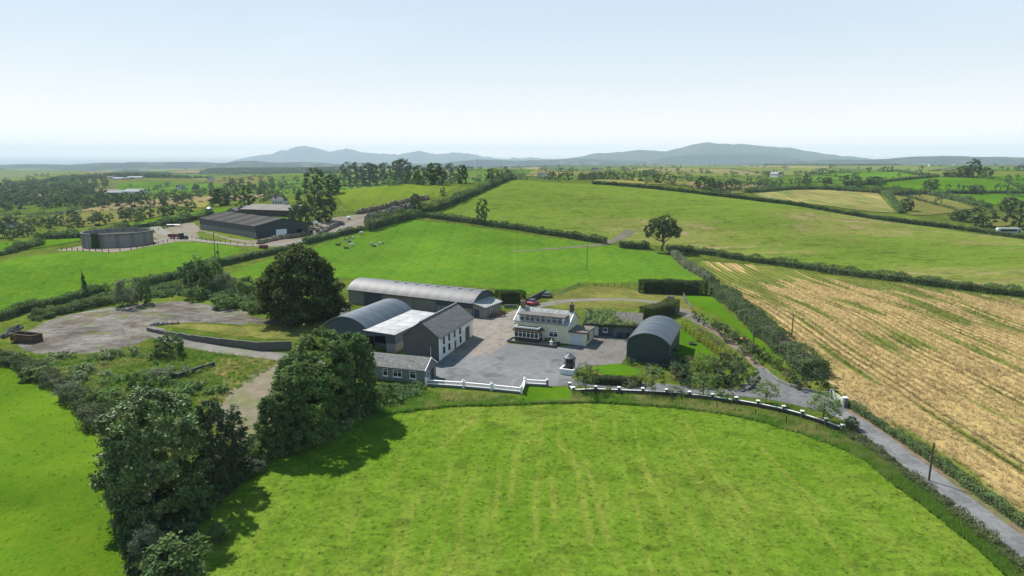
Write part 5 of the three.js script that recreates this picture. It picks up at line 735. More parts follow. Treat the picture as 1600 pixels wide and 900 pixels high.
{ // low grey cottage
  const b = P(664, 600), g0 = 17.5 * Math.PI / 180, L = 13, a = V3(b.x - Math.cos(g0) * L, b.y, b.z - Math.sin(g0) * -L * -1), W = 4.7, E = 2.5, R = 4.0;
  const g = thing('cottage', 'low grey cottage with three white-framed windows behind the ash trees', 'cottage', [a.x, b.y, a.z], -g0);
  g.position.set(b.x - Math.cos(g0) * L, b.y, b.z - Math.sin(g0) * L);
  part('wall', [bx(0, L, -1.5, E, -0.25, 0), bx(0, L, -1.5, E, -W, -W + 0.25)], mapped(0.30, 0.32, 0.31, rep(grimeMap, 0.25)), g);
  for (const x of [0.25, L]) part('gable', prism([[0, -1.5], [W - 0.01, -1.5], [W - 0.01, E], [W / 2, R], [0, E]], 0.25).rotateY(-Math.PI / 2).translate(x - 0.25 + 0.006, 0, -W + 0.005), B.grey, g);
  const rr = (R - E) / (W / 2), o = 0.3, roof = part('roof', [slab([-0.2, E - o * rr + 0.12, o], [L + 0.25, E - o * rr + 0.12, o], [L + 0.25, R + 0.12, -W / 2], [-0.2, R + 0.12, -W / 2], 0.12), slab([L + 0.25, E - o * rr + 0.12, -W - o], [-0.2, E - o * rr + 0.12, -W - o], [-0.2, R + 0.12, -W / 2 - 0.002], [L + 0.25, R + 0.12, -W / 2 - 0.002], 0.12)], mapped(0.24, 0.235, 0.23, rep(slateMap, 1 / 6), { bumpMap: rep(slateBump, 1 / 6), bumpScale: 0.012 }), g);
  part('barge_board', slab([L + 0.18, E - o * rr + 0.14, o + 0.02], [L + 0.28, E - o * rr + 0.14, o + 0.02], [L + 0.28, R + 0.16, -W / 2], [L + 0.18, R + 0.16, -W / 2], 0.2), B.trim, roof); part('barge_board', slab([L + 0.28, E - o * rr + 0.14, -W - o - 0.02], [L + 0.18, E - o * rr + 0.14, -W - o - 0.02], [L + 0.18, R + 0.16, -W / 2], [L + 0.28, R + 0.16, -W / 2], 0.2), B.trim, roof);
  for (const [x, w, c] of [[L - 7.9, 0.8, 1], [L - 5.9, 1.5, 2], [L - 2.75, 1.05, 1]]) windowPart(g, x, 0.85, w, 1.15, 0, { cols: c, top: 0.7 });
  windowPart(g, L, 0.75, 0.75, 1.15, -0.8, { facing: 'x' }); part('door', bx(L - 0.02, L + 0.05, -0.4, 1.9, -3.6, -2.75), B.blackish, g);
}
{ // the farmhouse
  const a = P(804, 527), b = P(915, 541), ang = Math.atan2(-(b.z - a.z), b.x - a.x), tot = Math.hypot(b.x - a.x, b.z - a.z), L = tot * 0.765, W = 7, E = 3.9, R = 6.0;
  const g = thing('farmhouse', 'cream two-storey farmhouse with a wide flat-roofed dormer and white terrace', 'house', [a.x, a.y, a.z], ang); g.position.y = Math.min(a.y, b.y) + 0.15;
  part('wall', [bx(0, L, -1, E, -0.3, 0), bx(0, L, -1, E, -W, -W + 0.3)], B.cream, g);
  part('gable', prism([[0, -1], [W, -1], [W, E], [W / 2, R], [0, E]], 0.3).rotateY(-Math.PI / 2).translate(L - 0.304, 0, -W + 0.003), B.cream, g); part('gable', prism([[0, -1], [W, -1], [W, E], [W / 2, R], [0, E]], 0.3).rotateY(-Math.PI / 2).translate(0.004, 0, -W + 0.003), B.cream, g);
  const rr = (R - E) / (W / 2), o = 0.28, roof = part('roof', [slab([-0.15, E - o * rr + 0.14, o], [L + 0.15, E - o * rr + 0.14, o], [L + 0.15, R + 0.14, -W / 2], [-0.15, R + 0.14, -W / 2], 0.13), slab([L + 0.15, E - o * rr + 0.14, -W - o], [-0.15, E - o * rr + 0.14, -W - o], [-0.15, R + 0.14, -W / 2 - 0.002], [L + 0.15, R + 0.14, -W / 2 - 0.002], 0.13)], B.paleSlate, g, 'pale weathered slate roof');
  for (const x of [-0.2, L + 0.02]) part('verge', slab([x, E - o * rr + 0.2, o + 0.01], [x + 0.2, E - o * rr + 0.2, o + 0.01], [x + 0.2, R + 0.2, -W / 2], [x, R + 0.2, -W / 2], 0.2), B.trim, roof);
  for (const [x, m, h] of [[0.5, B.yellowBrick, 1.3], [L - 0.5, B.brick, 1.35]]) { const c = part('chimney', [bx(x - 0.42, x + 0.42, R - 0.5, R + h, -W / 2 - 0.34, -W / 2 + 0.34), bx(x - 0.5, x + 0.5, R + h, R + h + 0.16, -W / 2 - 0.42, -W / 2 + 0.42)], m, roof); part('chimney_pot', cyl(0.15, 0.12, 0.5, x, R + h + 0.16, -W / 2, 8), x > 3 ? B.blackish : B.yellowBrick, roof); }
  // dormer
  const d0 = L * 0.085, d1 = L * 0.90, dz = 0.03, dr = new THREE.Group(); dr.name = 'dormer'; g.add(dr);
  part('cheek', [bx(d0, d0 + 0.12, E - 0.1, 5.35, -3.4, dz - 0.1), bx(d1 - 0.12, d1, E - 0.1, 5.35, -3.4, dz - 0.1)], B.trim, dr); part('front', [bx(d0, d1, E - 0.15, E + 0.1, dz - 0.12, dz), bx(d0, d1, 5.18, 5.35, dz - 0.12, dz)], B.trim, dr);
  part('flat_roof', [bx(d0 - 0.25, d1 + 0.45, 5.36, 5.5, -3.2, 0.5)], B.asphaltRoof, dr); part('fascia', bx(d0 - 0.27, d1 + 0.47, 5.3, 5.48, 0.5, 0.54), B.lead, dr);
  const groups = [[0.02, 0.13, 1], [0.145, 0.36, 2], [0.385, 0.60, 2], [0.62, 0.735, 1], [0.75, 0.985, 2]];
  for (const [p, q, c] of groups) { const f = [], x0 = lerp(d0, d1, p), x1 = lerp(d0, d1, q), y0 = E + 0.08, y1 = 5.2, bw = 0.065; f.push(bx(x0, x0 + bw, y0, y1, -0.1, dz), bx(x1 - bw, x1, y0, y1, -0.1, dz), bx(x0 + bw, x1 - bw, y0, y0 + bw, -0.1, dz), bx(x0 + bw, x1 - bw, y1 - bw, y1, -0.1, dz), bx(x0 + bw, x1 - bw, lerp(y0, y1, 0.66), lerp(y0, y1, 0.66) + 0.06, -0.1, dz - 0.01)); if (c === 2) f.push(bx((x0 + x1) / 2 - 0.05, (x0 + x1) / 2 + 0.05, y0 + bw, y1 - bw, -0.1, dz - 0.004)); part('window_frame', f, B.trim, dr); part('pane', bx(x0 + bw, x1 - bw, y0 + bw, y1 - bw, -0.12, -0.06), B.pane, dr); if (c === 1) part('blind', bx(x0 + bw, x1 - bw, y1 - 0.3, y1 - bw, -0.055, -0.05), B.blind, dr); }
  // glazed porch with a balustraded roof
  const curtain = new THREE.MeshPhysicalMaterial({ color: lin(0.075, 0.085, 0.095), roughness: 0.08 }); g.traverse((o) => { if (o.name === 'pane') o.material = curtain; });
  const pz = 2.3, p0 = 0.95, p1 = L * 0.52, po = new THREE.Group(); po.name = 'porch'; g.add(po);
  part('brick_base', [bx(p0, p1, -1, 0.95, 0.01, pz)], mapped(0.085, 0.075, 0.07, rep(grimeMap, 0.6)), po); part('sill', bx(p0 - 0.08, p1 + 0.08, 0.951, 1.04, 0.01, pz + 0.1), B.trim, po);
  const f = [], n = 6; for (let k = 0; k <= n; k++) { const x = lerp(p0, p1, k / n); f.push(bx(x - 0.07, x + 0.07, 1.041, 2.35, pz - 0.12, pz)); } f.push(bx(p0, p1, 1.9, 1.98, pz - 0.1, pz - 0.02)); for (let k = 0; k <= 2; k++) { const z = lerp(0.12, pz - 0.2, k / 2); f.push(bx(p1 - 0.12, p1, 1.041, 2.35, z - 0.06, z + 0.06)); f.push(bx(p0, p0 + 0.12, 1.041, 2.35, z - 0.06, z + 0.06)); }
  part('window_frame', f, B.trim, po); for (let k = 0; k < n; k++) part('pane', bx(lerp(p0, p1, k / n) + 0.07, lerp(p0, p1, (k + 1) / n) - 0.07, 1.05, 2.34, pz - 0.09, pz - 0.06), B.pane, po); for (const x of [p0 + 0.05, p1 - 0.08]) part('side_pane', bx(x, x + 0.03, 1.05, 2.34, 0.1, pz - 0.13), B.pane, po);
  part('blind', bx(p0 + 0.1, p1 - 0.1, 1.06, 1.45, pz - 0.2, pz - 0.17), B.blind, po);
  part('flat_roof', bx(p0 - 0.1, p1 + 0.1, 2.36, 2.5, 0.01, pz + 0.12), B.asphaltRoof, po); part('tile_skirt', slab([p0 - 0.35, 2.45, pz + 0.42], [p1 + 0.35, 2.45, pz + 0.42], [p1 + 0.02, 2.95, pz + 0.02], [p0 - 0.02, 2.95, pz + 0.02], 0.1), B.brown, po, 'brown tiled skirt'); part('tile_skirt', slab([p1 + 0.35, 2.45, pz + 0.42], [p1 + 0.35, 2.45, 0.01], [p1 + 0.02, 2.95, 0.01], [p1 + 0.02, 2.95, pz + 0.02], 0.1), B.brown, po);
  part('parapet', [bx(p0 - 0.05, p1 + 0.05, 2.9, 3.2, pz - 0.12, pz + 0.05), bx(p1 - 0.1, p1 + 0.051, 2.9, 3.2, 0.01, pz - 0.121), bx(p0 - 0.05, p0 + 0.1, 2.9, 3.2, 0.01, pz - 0.121)], B.trim, po); part('parapet_floor', bx(p0 + 0.1, p1 - 0.1, 2.8, 2.86, 0.01, pz - 0.12), B.asphaltRoof, po);
  windowPart(g, L * 0.655, 1.15, 1.75, 1.0, 0, { cols: 2, top: 0.72 }); part('wall_lamp', bx(L * 0.55, L * 0.55 + 0.15, 2.2, 2.4, 0, 0.15), B.blackish, g);
  // garage wing
  const x0 = L + 0.01, x1 = tot, wing = new THREE.Group(); wing.name = 'garage_wing'; g.add(wing);
  part('wall', [bx(x0, x0 + 0.7, -1, 2.55, -0.25, 0), bx(x0 + 2.75, x1, -1, 2.55, -0.25, 0), bx(x0 + 0.7, x0 + 2.75, 2.2, 2.55, -0.25, 0), bx(x1 - 0.25, x1, -1, 2.55, -5.2, -0.26), bx(x0, x1, -1, 2.55, -5.45, -5.21)], B.cream, wing);
  part('flat_roof', bx(x0, x1 + 0.3, 2.56, 2.72, -5.7, 0.35), B.asphaltRoof, wing); part('fascia', [bx(x0, x1 + 0.33, 2.5, 2.74, 0.35, 0.39), bx(x1 + 0.3, x1 + 0.34, 2.5, 2.74, -5.7, 0.349)], B.brown, wing); part('garage_door', bx(x0 + 0.7, x0 + 2.75, -0.6, 2.2, -0.18, -0.08), plain(0.68, 0.74, 0.8, { roughness: 0.5 }), wing, 'pale blue-white garage door');
  windowPart(wing, x1, 1.0, 0.7, 1.0, -1.3, { facing: 'x', mat: B.blackish });
  // terrace before the porch
  const te = thing('terrace', 'raised paved terrace with a dark low wall in front of the farmhouse', 'terrace', [0, 0, 0], 0); te.position.copy(g.position); te.rotation.y = ang; te.position.y -= 0.15;
  const tx0 = -0.2, tx1 = L * 0.86, tz = 3.7; part('low_wall', [bx(tx0, tx1, -0.8, 0.42, tz - 0.25, tz), bx(tx0, tx0 + 0.25, -0.8, 0.42, 0.4, tz - 0.251), bx(tx1 - 0.25, tx1, -0.8, 0.42, 0.4, tz - 0.251)], B.brick, te);
  part('coping', [bx(tx0 - 0.04, tx1 + 0.04, 0.421, 0.48, tz - 0.29, tz + 0.04), bx(tx0 - 0.04, tx0 + 0.29, 0.421, 0.48, 0.4, tz - 0.291), bx(tx1 - 0.29, tx1 + 0.04, 0.421, 0.48, 0.4, tz - 0.291)], B.blackish, te);
  for (let k = 0; k < 12; k++) for (let r = 0; r < 3; r++) { const w = (tx1 - tx0 - 0.5) / 12; if (r < 2 && k >= 1 && k < 7) continue; part('paving_slab', bx(tx0 + 0.26 + w * k + 0.02, tx0 + 0.26 + w * (k + 1) - 0.02, 0, 0.22 + 0.006 * hash(k, r, 3), 0.02 + 1.14 * r, 1.12 + 1.14 * r), B.tan, te); }
  // planters standing on it
  [[L * 0.515, 0.9, 'shrubDark', 'dark planted pot against the porch side'], [L * 0.6, 0.5, 'shrub', 'small planted pot under the farmhouse window'], [L * 0.66, 0.5, 'shrub', 'second small planted pot under the farmhouse window'], [L * 0.73, 0.7, 'shrubDark', 'tall dark pot plant beside the farmhouse window']].forEach(([x, h, v, l], k) => { const t = thing('potted_plant', l, 'pot plant', [0, 0, 0], 0); t.position.copy(te.position); t.rotation.y = ang; t.translateX(x); t.translateZ(0.5); t.position.y += 0.23; part('pot', cyl(0.16, 0.24, 0.4, 0, 0, 0, 10), k % 2 ? B.brick : B.blackish, t); const c = PR[v].getObjectByName('crown').clone(); c.name = 'foliage'; c.scale.set(0.4, h * 0.8, 0.4); c.position.y = 0.3; t.add(c); });
  const fo = thing('garden_statue', 'small white fountain statue at the corner of the terrace', 'statue', [0, 0, 0], 0); fo.position.copy(te.position); fo.rotation.y = ang; fo.translateX(L * 0.77); fo.translateZ(2.6); fo.position.y += 0.22; part('pedestal', [cyl(0.3, 0.2, 0.5, 0, 0, 0, 10)], B.trim, fo); part('bowl', new THREE.LatheGeometry([[0.05, 0.5], [0.4, 0.72], [0.44, 0.78], [0.38, 0.76], [0.05, 0.66]].map((p) => new THREE.Vector2(...p)), 12), B.trim, fo); part('figure', new THREE.LatheGeometry([[0.001, 0.66], [0.12, 0.7], [0.09, 0.9], [0.14, 1.05], [0.06, 1.18], [0.09, 1.28], [0.001, 1.38]].map((p) => new THREE.Vector2(...p)), 10), B.trim, fo);
}
{ // ivied outbuilding
  const a = P(911, 523), b = P(1002, 529), L = Math.hypot(b.x - a.x, b.z - a.z), ang = Math.atan2(-(b.z - a.z), b.x - a.x), g = thing('outbuilding', 'low outbuilding whose slate roof is half smothered in ivy', 'outbuilding', [a.x, Math.min(a.y, b.y), a.z], ang), W = 8.4, E = 2.75, R = 4.5;
  part('wall', [bx(0, L, -1, E, -0.3, 0), bx(0, L, -1, E, -W, -W + 0.3)], B.grey, g); for (const x of [0.3, L]) part('gable', prism([[0, -1], [W, -1], [W, E], [W / 2, R], [0, E]], 0.3).rotateY(-Math.PI / 2).translate(x - 0.3, 0, -W + 0.004), B.grey, g);
  const rr = (R - E) / (W / 2), o = 0.25, up = (z) => E + rr * -z;
  part('roof', [slab([-0.15, up(o) + 0.12, o], [L + 0.15, up(o) + 0.12, o], [L + 0.15, R + 0.12, -W / 2], [-0.15, R + 0.12, -W / 2], 0.12), slab([L + 0.15, up(o) + 0.12, -W - o], [-0.15, up(o) + 0.12, -W - o], [-0.15, R + 0.12, -W / 2 - 0.002], [L + 0.15, R + 0.12, -W / 2 - 0.002], 0.12)], B.brownSlate, g);
  part('sheeted_door', bx(L * 0.27, L * 0.52, -0.5, E - 0.15, -0.1, 0.05), B.bluegrey, g, 'blue sheeted panel'); windowPart(g, L * 0.355, 1.15, 0.75, 0.75, 0.05, {}); part('white_panel', bx(L * 0.19, L * 0.265, -0.5, E - 0.3, -0.1, 0.04), B.white, g);
  const gb = new GB(), rng = rngOf(909); for (let k = 0; k < 5200; k++) { const x = L * Math.pow(rng(), 1.0) * 1.02 - 0.2, z = lerp(0.45, -W / 2 - 0.8, rng()), e = (x / L) - (0.62 + 0.25 * (z > -1.0 ? 0.9 : 0) - 0.12 * (-z / 4)) + 0.25 * (fbm(x / 1.2, z / 1.2, 931, 3) - 0.5); if (e > 0 && !(z > -0.7 && x < L * 0.92)) continue; const y = z < -W / 2 ? R - rr * (-z - W / 2) : up(z), lift = 0.05 + 0.95 * fbm(x / 0.8, z / 0.8, 933, 2); const c = fbm(x / 0.7, z / 0.7, 941, 2) + 0.4 * (rng() - 0.5) > 0.5 ? [0.22, 0.30, 0.08] : [0.10, 0.165, 0.045]; leaf(gb, rng, V3(x, y + lift * (0.5 + rng() * 0.6), z + (z > 0.2 ? 0.1 : 0)), V3((rng() - 0.5), 1.2, 0.35 + (rng() - 0.5)), 0.26 * (0.7 + 0.7 * rng()), hue(c, rng, 0.3)); }
  for (let k = 0; k < 500; k++) { const x = rng() * L * 0.9; leaf(gb, rng, V3(x, up(0.3) - rng() * 0.45 * (0.5 + fbm(x, 3, 935, 2)), 0.34 + rng() * 0.15), V3(rng() - 0.5, 0.4, 1), 0.24, hue([0.06, 0.1, 0.03], rng, 0.3)); }
  part('ivy', gb.geom(), LEAF, g);
  // wheeled bins in front of it
  const bin = (x, z, m, l) => { const t = thing('wheeled_bin', l, 'bin', [0, 0, 0], 0); t.position.copy(g.position); t.rotation.y = ang; t.translateX(x); t.translateZ(z); t.position.y = ground(t.position.x, t.position.z); const s = new THREE.CylinderGeometry(0.42, 0.34, 0.95, 4, 1); s.rotateY(Math.PI / 4); s.translate(0, 0.55, 0); part('body', s, m, t); part('lid', bx(-0.32, 0.32, 1.03, 1.12, -0.36, 0.34, 0.03), m, t); for (const q of [-0.24, 0.24]) part('wheel', new THREE.CylinderGeometry(0.1, 0.1, 0.07, 10).rotateZ(Math.PI / 2).translate(q, 0.1, -0.3), B.blackish, t); };
  bin(L * 0.605, 0.8, plain(0.03, 0.06, 0.32, { roughness: 0.5 }), 'blue wheeled bin against the outbuilding wall'); bin(L * 0.675, 0.8, plain(0.05, 0.07, 0.055, { roughness: 0.5 }), 'dark green wheeled bin beside the blue bin'); bin(L * 0.77, 0.7, plain(0.02, 0.02, 0.02, { roughness: 0.5 }), 'black wheeled bin farthest from the blue door');
}
{ // dark round-roofed barn by the lawn
  const a = V3(...(() => { const r = ray(979.5, 533.5), d = (EYE - 3.75) / -r[1]; return [r[0] * d, 0, -d]; })()); a.y = ground(a.x, a.z);
  const g = thing('round_roofed_barn', 'dark green barn with a shiny arched roof beside the garden lawn', 'barn', [a.x, 0.05, a.z], -21 * Math.PI / 180), W = 8.0, D = 15, E = 3.7, R = 1.95;
  part('gable', new THREE.ExtrudeGeometry(new THREE.Shape([new THREE.Vector2(0, 0.05), new THREE.Vector2(W, 0.05), ...archPts(0, W, E, R).map((p) => new THREE.Vector2(p[0], p[1]))]), { depth: 0.15, bevelEnabled: false }).translate(0, 0, -0.15), B.darkgreen, g); part('far_gable', new THREE.ExtrudeGeometry(new THREE.Shape([new THREE.Vector2(0, 0.05), new THREE.Vector2(W, 0.05), ...archPts(0, W, E, R).map((p) => new THREE.Vector2(p[0], p[1]))]), { depth: 0.15, bevelEnabled: false }).translate(0, 0, -D), B.darkgreen, g);
  part('side_wall', bx(W - 0.15, W - 0.003, 0.05, E, -D + 0.16, -0.16), B.darkgreen, g); part('side_wall', bx(0.003, 0.15, 0.05, E, -D + 0.16, -0.16), B.darkgreen, g); part('plinth', [bx(-0.05, W + 0.05, -1.6, 0.045, -0.25, 0.05), bx(W - 0.25, W + 0.05, -1.6, 0.045, -D - 0.05, -0.26), bx(-0.05, 0.25, -1.6, 0.045, -D - 0.05, -0.26)], B.plinth, g);
  for (let k = 0; k < 6; k++) { const m = B.blackRoof.clone(); m.color.multiplyScalar(0.9 + 0.35 * hash(k, 6, 5)); part('roof_sheet', archShell(-0.22, W + 0.22, E + (k % 2) * 0.025, R + 0.06, 0.3 - (D + 0.6) * k / 6, 0.27 - (D + 0.6) * (k + 1) / 6), m, g); if (k) part('ridge_vent', archShell(W * 0.36, W * 0.64, E + R - 0.04, 0.14, 0.5 - (D + 0.6) * k / 6, 0.1 - (D + 0.6) * k / 6, 0.05, 8), B.tinRoof, g); }
  part('verge', archShell(-0.24, W + 0.24, E - 0.08, R + 0.05, 0.38, 0.305, 0.2), B.lead, g); for (const [x, y] of [[1.6, 1.9], [2.9 + 2.7, 1.9], [3.6, 3.6]]) part('vent_louvre', bx(x, x + 0.7, y, y + 0.16, 0, 0.06), B.bluegrey, g);
}
{ // kiosk in a planter
  const p = P(885, 586), q = P(890, 580), t = thing('planter', 'white-walled planter round the kiosk at the edge of the tarmac', 'planter', [p.x, p.y, p.z], -24 * Math.PI / 180);
  part('wall', [bx(-1.3, 1.3, -0.5, 1.0, -0.2, 0), bx(-1.3, 1.3, -0.5, 1.0, -2.4, -2.2), bx(-1.3, -1.12, -0.5, 1.0, -2.199, -0.201), bx(1.12, 1.3, -0.5, 1.0, -2.199, -0.201)], B.white, t); part('soil', bx(-1.11, 1.11, -0.5, 0.75, -2.19, -0.21), B.soil, t); part('coping', [bx(-1.36, 1.36, 1.001, 1.07, -0.25, 0.06), bx(-1.36, -1.06, 1.001, 1.07, -2.15, -0.251), bx(1.06, 1.36, 1.001, 1.07, -2.15, -0.251), bx(-1.36, 1.36, 1.001, 1.07, -2.46, -2.151)], B.trim, t);
  const k = thing('kiosk', 'dark six-sided garden kiosk with a grey cone roof', 'kiosk', [q.x, p.y + 0.75, q.z], 0.3);
  part('body', new THREE.CylinderGeometry(0.86, 0.86, 0.8, 6).translate(0, 0.4, 0), B.brick, k); for (let i = 0; i < 6; i++) { const a = i * Math.PI / 3; part('post', bar([Math.sin(a) * 0.9, 0, Math.cos(a) * 0.9], [Math.sin(a) * 0.9, 1.75, Math.cos(a) * 0.9], 0.06), B.blackish, k); } part('glazing', new THREE.CylinderGeometry(0.8, 0.8, 0.9, 6, 1).translate(0, 1.26, 0), B.pane, k);
  part('eaves', new THREE.CylinderGeometry(1.12, 1.16, 0.18, 6).translate(0, 1.8, 0), B.bluegrey, k); part('roof', new THREE.ConeGeometry(1.18, 0.75, 6).translate(0, 2.27, 0), B.tinRoof, k); part('finial', new THREE.SphereGeometry(0.08, 8, 6).translate(0, 2.68, 0), B.lead, k);
}

// ------------------------------------------------------------------ walls, gates, fences
function run(pts) { const out = []; for (let i = 1; i < pts.length; i++) { const a = pts[i - 1], b = pts[i]; out.push({ a, b, L: Math.hypot(b.x - a.x, b.z - a.z), turn: Math.atan2(-(b.z - a.z), b.x - a.x), dy: b.y - a.y }); } return out; }
function onRun(g, s, o) { const m = new THREE.Group(); m.position.copy(s.a).sub(o); m.rotation.y = s.turn; m.updateMatrix(); return m.matrix; }   // places geometry built along +x on a stretch
{ // white balustrade before the tarmac
  const pts = [[666, 602], [724, 606], [768, 610], [815, 615], [820, 601.5], [855, 603.5]].map((q) => P(...q)), g = thing('balustrade', 'white balustraded wall along the front of the tarmac yard', 'wall', [pts[0].x, pts[0].y, pts[0].z]), o = g.position;
  const bal = new THREE.LatheGeometry([[0.05, 0], [0.05, 0.05], [0.03, 0.1], [0.06, 0.22], [0.03, 0.36], [0.05, 0.42], [0.05, 0.46]].map((p) => new THREE.Vector2(...p)), 7);
  run(pts).forEach((s, k) => {
    const M4 = onRun(g, s, o), y0 = Math.min(0, s.dy);
    part('base_wall', bx(0, s.L, y0 - 0.9, 0.3, -0.14, 0.14).applyMatrix4(M4), k === 4 || k === 3 ? B.grey : B.plinth, g); part('bottom_rail', bx(0, s.L, 0.301, 0.4, -0.13, 0.13).applyMatrix4(M4), B.trim, g); part('top_rail', bx(0, s.L, 0.87, 1.0, -0.15, 0.15).applyMatrix4(M4), B.trim, g);
    const n = Math.floor(s.L / 0.33); for (let i = 0; i < n; i++) { const m = part('baluster', bal, B.trim, g), v = V3((i + 0.5) * s.L / n, 0.405, 0).applyMatrix4(M4); m.position.copy(v); }
  });
  pts.forEach((p, k) => { const q = p.clone().sub(o); part('pier', bx(q.x - 0.2, q.x + 0.2, q.y - 0.9, q.y + 1.1, q.z - 0.2, q.z + 0.2), k > 4 ? B.grey : B.trim, g); part('cap', [bx(q.x - 0.26, q.x + 0.26, q.y + 1.101, q.y + 1.2, q.z - 0.26, q.z + 0.26), new THREE.SphereGeometry(0.16, 10, 8).translate(q.x, q.y + 1.33, q.z)], B.trim, g); });
}
{ // dark wall with white coping and white-capped pillars
  const px = [[890, 607], [896, 614], [930, 612.5], [967, 614], [1004, 615.5], [1041, 617.5], [1077, 621], [1113, 625], [1150, 630], [1184, 635.5], [1224, 644], [1253, 652], [1290, 664], [1316, 674]], pts = px.map((q) => P(...q)), g = thing('front_wall', 'dark brick front wall with white coping and capped pillars', 'wall', [pts[0].x, pts[0].y, pts[0].z]), o = g.position;
  const dark = mapped(0.10, 0.085, 0.078, rep(grimeMap, 0.6));
  run(pts).forEach((s) => { const M4 = onRun(g, s, o); part('brickwork', bx(0.1, s.L - 0.1, -0.8, 0.55, -0.11, 0.11).applyMatrix4(M4), dark, g); part('coping', bx(0.1, s.L - 0.1, 0.551, 0.62, -0.16, 0.16).applyMatrix4(M4), plain(0.78, 0.79, 0.8), g); });
  pts.forEach((p) => { const q = p.clone().sub(o); part('pillar', bx(q.x - 0.2, q.x + 0.2, q.y - 0.8, q.y + 0.95, q.z - 0.2, q.z + 0.2), dark, g); part('pillar_cap', bx(q.x - 0.26, q.x + 0.26, q.y + 0.951, q.y + 1.07, q.z - 0.26, q.z + 0.26, 0.03), B.trim, g); });
}
function simpleWall(name, label, px, h0, h1, t, mat, { cap, seg = 1, piece = 'panel' } = {}) {
  const pts = px.map((q) => P(...q)), g = thing(name, label, 'wall', [pts[0].x, pts[0].y, pts[0].z]), rs = run(pts), tot = rs.reduce((a, s) => a + s.L, 0); let u = 0;
  for (const s of rs) { const n = Math.max(1, Math.round(s.L / (seg > 1 ? seg : s.L))), M4 = onRun(g, s, g.position); for (let k = 0; k < n; k++) { const h = lerp(h0, h1, (u + s.L * (k + 0.5) / n) / tot) + 0.05 * hash(k, Math.round(u), 4), y = s.dy * (k + 0.5) / n; part(piece, bx(s.L * k / n + 0.01, s.L * (k + 1) / n - 0.01, y - 1.2, y + h, -t / 2 - 0.02 * (k % 2), t / 2).applyMatrix4(M4), mat, g); if (cap) part('coping', bx(s.L * k / n + 0.01, s.L * (k + 1) / n - 0.01, y + h, y + h + 0.08, -t / 2 - 0.05, t / 2 + 0.05).applyMatrix4(M4), cap, g); } u += s.L; }
  return g;
}
const oldConcrete = mapped(0.17, 0.165, 0.15, rep(grimeMap, 0.3)), darkStone = mapped(0.09, 0.088, 0.08, rep(grimeMap, 0.4));
simpleWall('retaining_wall', 'long grey concrete retaining wall below the track to the sheds', [[230, 517], [262, 524], [300, 532], [345, 539], [405, 547], [456, 546]], 0.7, 1.75, 0.3, oldConcrete, { seg: 4, piece: 'concrete_panel' });
simpleWall('ruined_wall', 'broken low L-shaped wall among the brambles of the old yard', [[239, 586], [256, 592], [276, 593], [300, 584], [335, 571]], 1.25, 0.7, 0.35, darkStone, { seg: 2.5, piece: 'wall_block' });
simpleWall('kerb_wall', 'low white curved kerb wall at the garden corner by the drive', [[1196, 579], [1204, 588], [1216, 597], [1235, 605], [1258, 611], [1280, 616], [1296, 617]], 0.5, 0.5, 0.22, B.grey, { seg: 3, piece: 'kerb_block' });
simpleWall('parking_wall', 'dark wall running behind the two parked cars', [[822, 475], [838, 467], [853, 459]], 1.3, 1.3, 0.25, darkStone, { seg: 3, piece: 'wall_block' });
simpleWall('garden_wall', 'low white wall between the square-cut hedge and the concrete yard', [[788, 481], [808, 481]], 0.8, 0.8, 0.25, B.plinth, { seg: 2, piece: 'wall_block' });
simpleWall('grass_verge_kerb', 'dark kerb wall at the end of the drive below the shrubbery', [[1170, 610], [1178, 602], [1186, 590]], 0.5, 0.4, 0.25, darkStone, { seg: 2, piece: 'kerb_block' });
{ // entrance gate
  const a = P(1299, 622), b = P(1319, 636), L = Math.hypot(b.x - a.x, b.z - a.z), g = thing('field_gate', 'pale five-barred gate into the gold field at the entrance', 'gate', [a.x, a.y, a.z], Math.atan2(-(b.z - a.z), b.x - a.x));
  for (let k = 0; k < 5; k++) part('bar', bx(0.2, L - 0.25, 0.25 + k * 0.24, 0.34 + k * 0.24, -0.03, 0.03), B.trim, g); for (const x of [0.15, L * 0.5, L - 0.3]) part('stile', bx(x, x + 0.1, 0.15, 1.4, -0.035, 0.035), B.trim, g);
  part('gate_pillar', bx(-0.25, 0.15, -0.6, 1.5, -0.25, 0.25), B.plinth, g); part('gate_pillar', bx(L - 0.15, L + 0.45, -0.6, 1.65, -0.3, 0.3), B.plinth, g); part('pillar_cap', bx(L - 0.22, L + 0.52, 1.651, 1.78, -0.37, 0.37, 0.03), B.trim, g);
}
const WOOD = plain(0.14, 0.12, 0.10), STAKE = plain(0.10, 0.085, 0.07);
function fence(label, px, { h = 1.2, step = 3, rails = 2, mat = WOOD, start, r = 0.06, railR = 0.03 } = {}) {
  const pts = px.map((q) => P(q[0], q[1], start)), g = thing('fence', label, 'fence', [pts[0].x, pts[0].y, pts[0].z]);
  for (const s of run(pts)) { const n = Math.max(1, Math.round(s.L / step)); for (let k = 0; k <= n; k++) { const x = lerp(s.a.x, s.b.x, k / n), z = lerp(s.a.z, s.b.z, k / n), y = ground(x, z), c = V3(x, y, z).sub(g.position); if (k || s === s) part('post', bx(c.x - r, c.x + r, c.y - 0.4, c.y + h, c.z - r, c.z + r), mat, g); if (k < n) { const x2 = lerp(s.a.x, s.b.x, (k + 1) / n), z2 = lerp(s.a.z, s.b.z, (k + 1) / n), e = V3(x2, ground(x2, z2), z2).sub(g.position); for (let q = 0; q < rails; q++) { const hh = h * (0.9 - q * 0.35); part('rail', bar([c.x, c.y + hh, c.z], [e.x, e.y + hh, e.z], railR, 5), mat, g); } } } }
  return g;
}
fence('weathered post-and-rail fence along the foot of the cow pasture', [[905, 447], [930, 448], [960, 449], [993, 450]], { step: 2.2, rails: 3 });
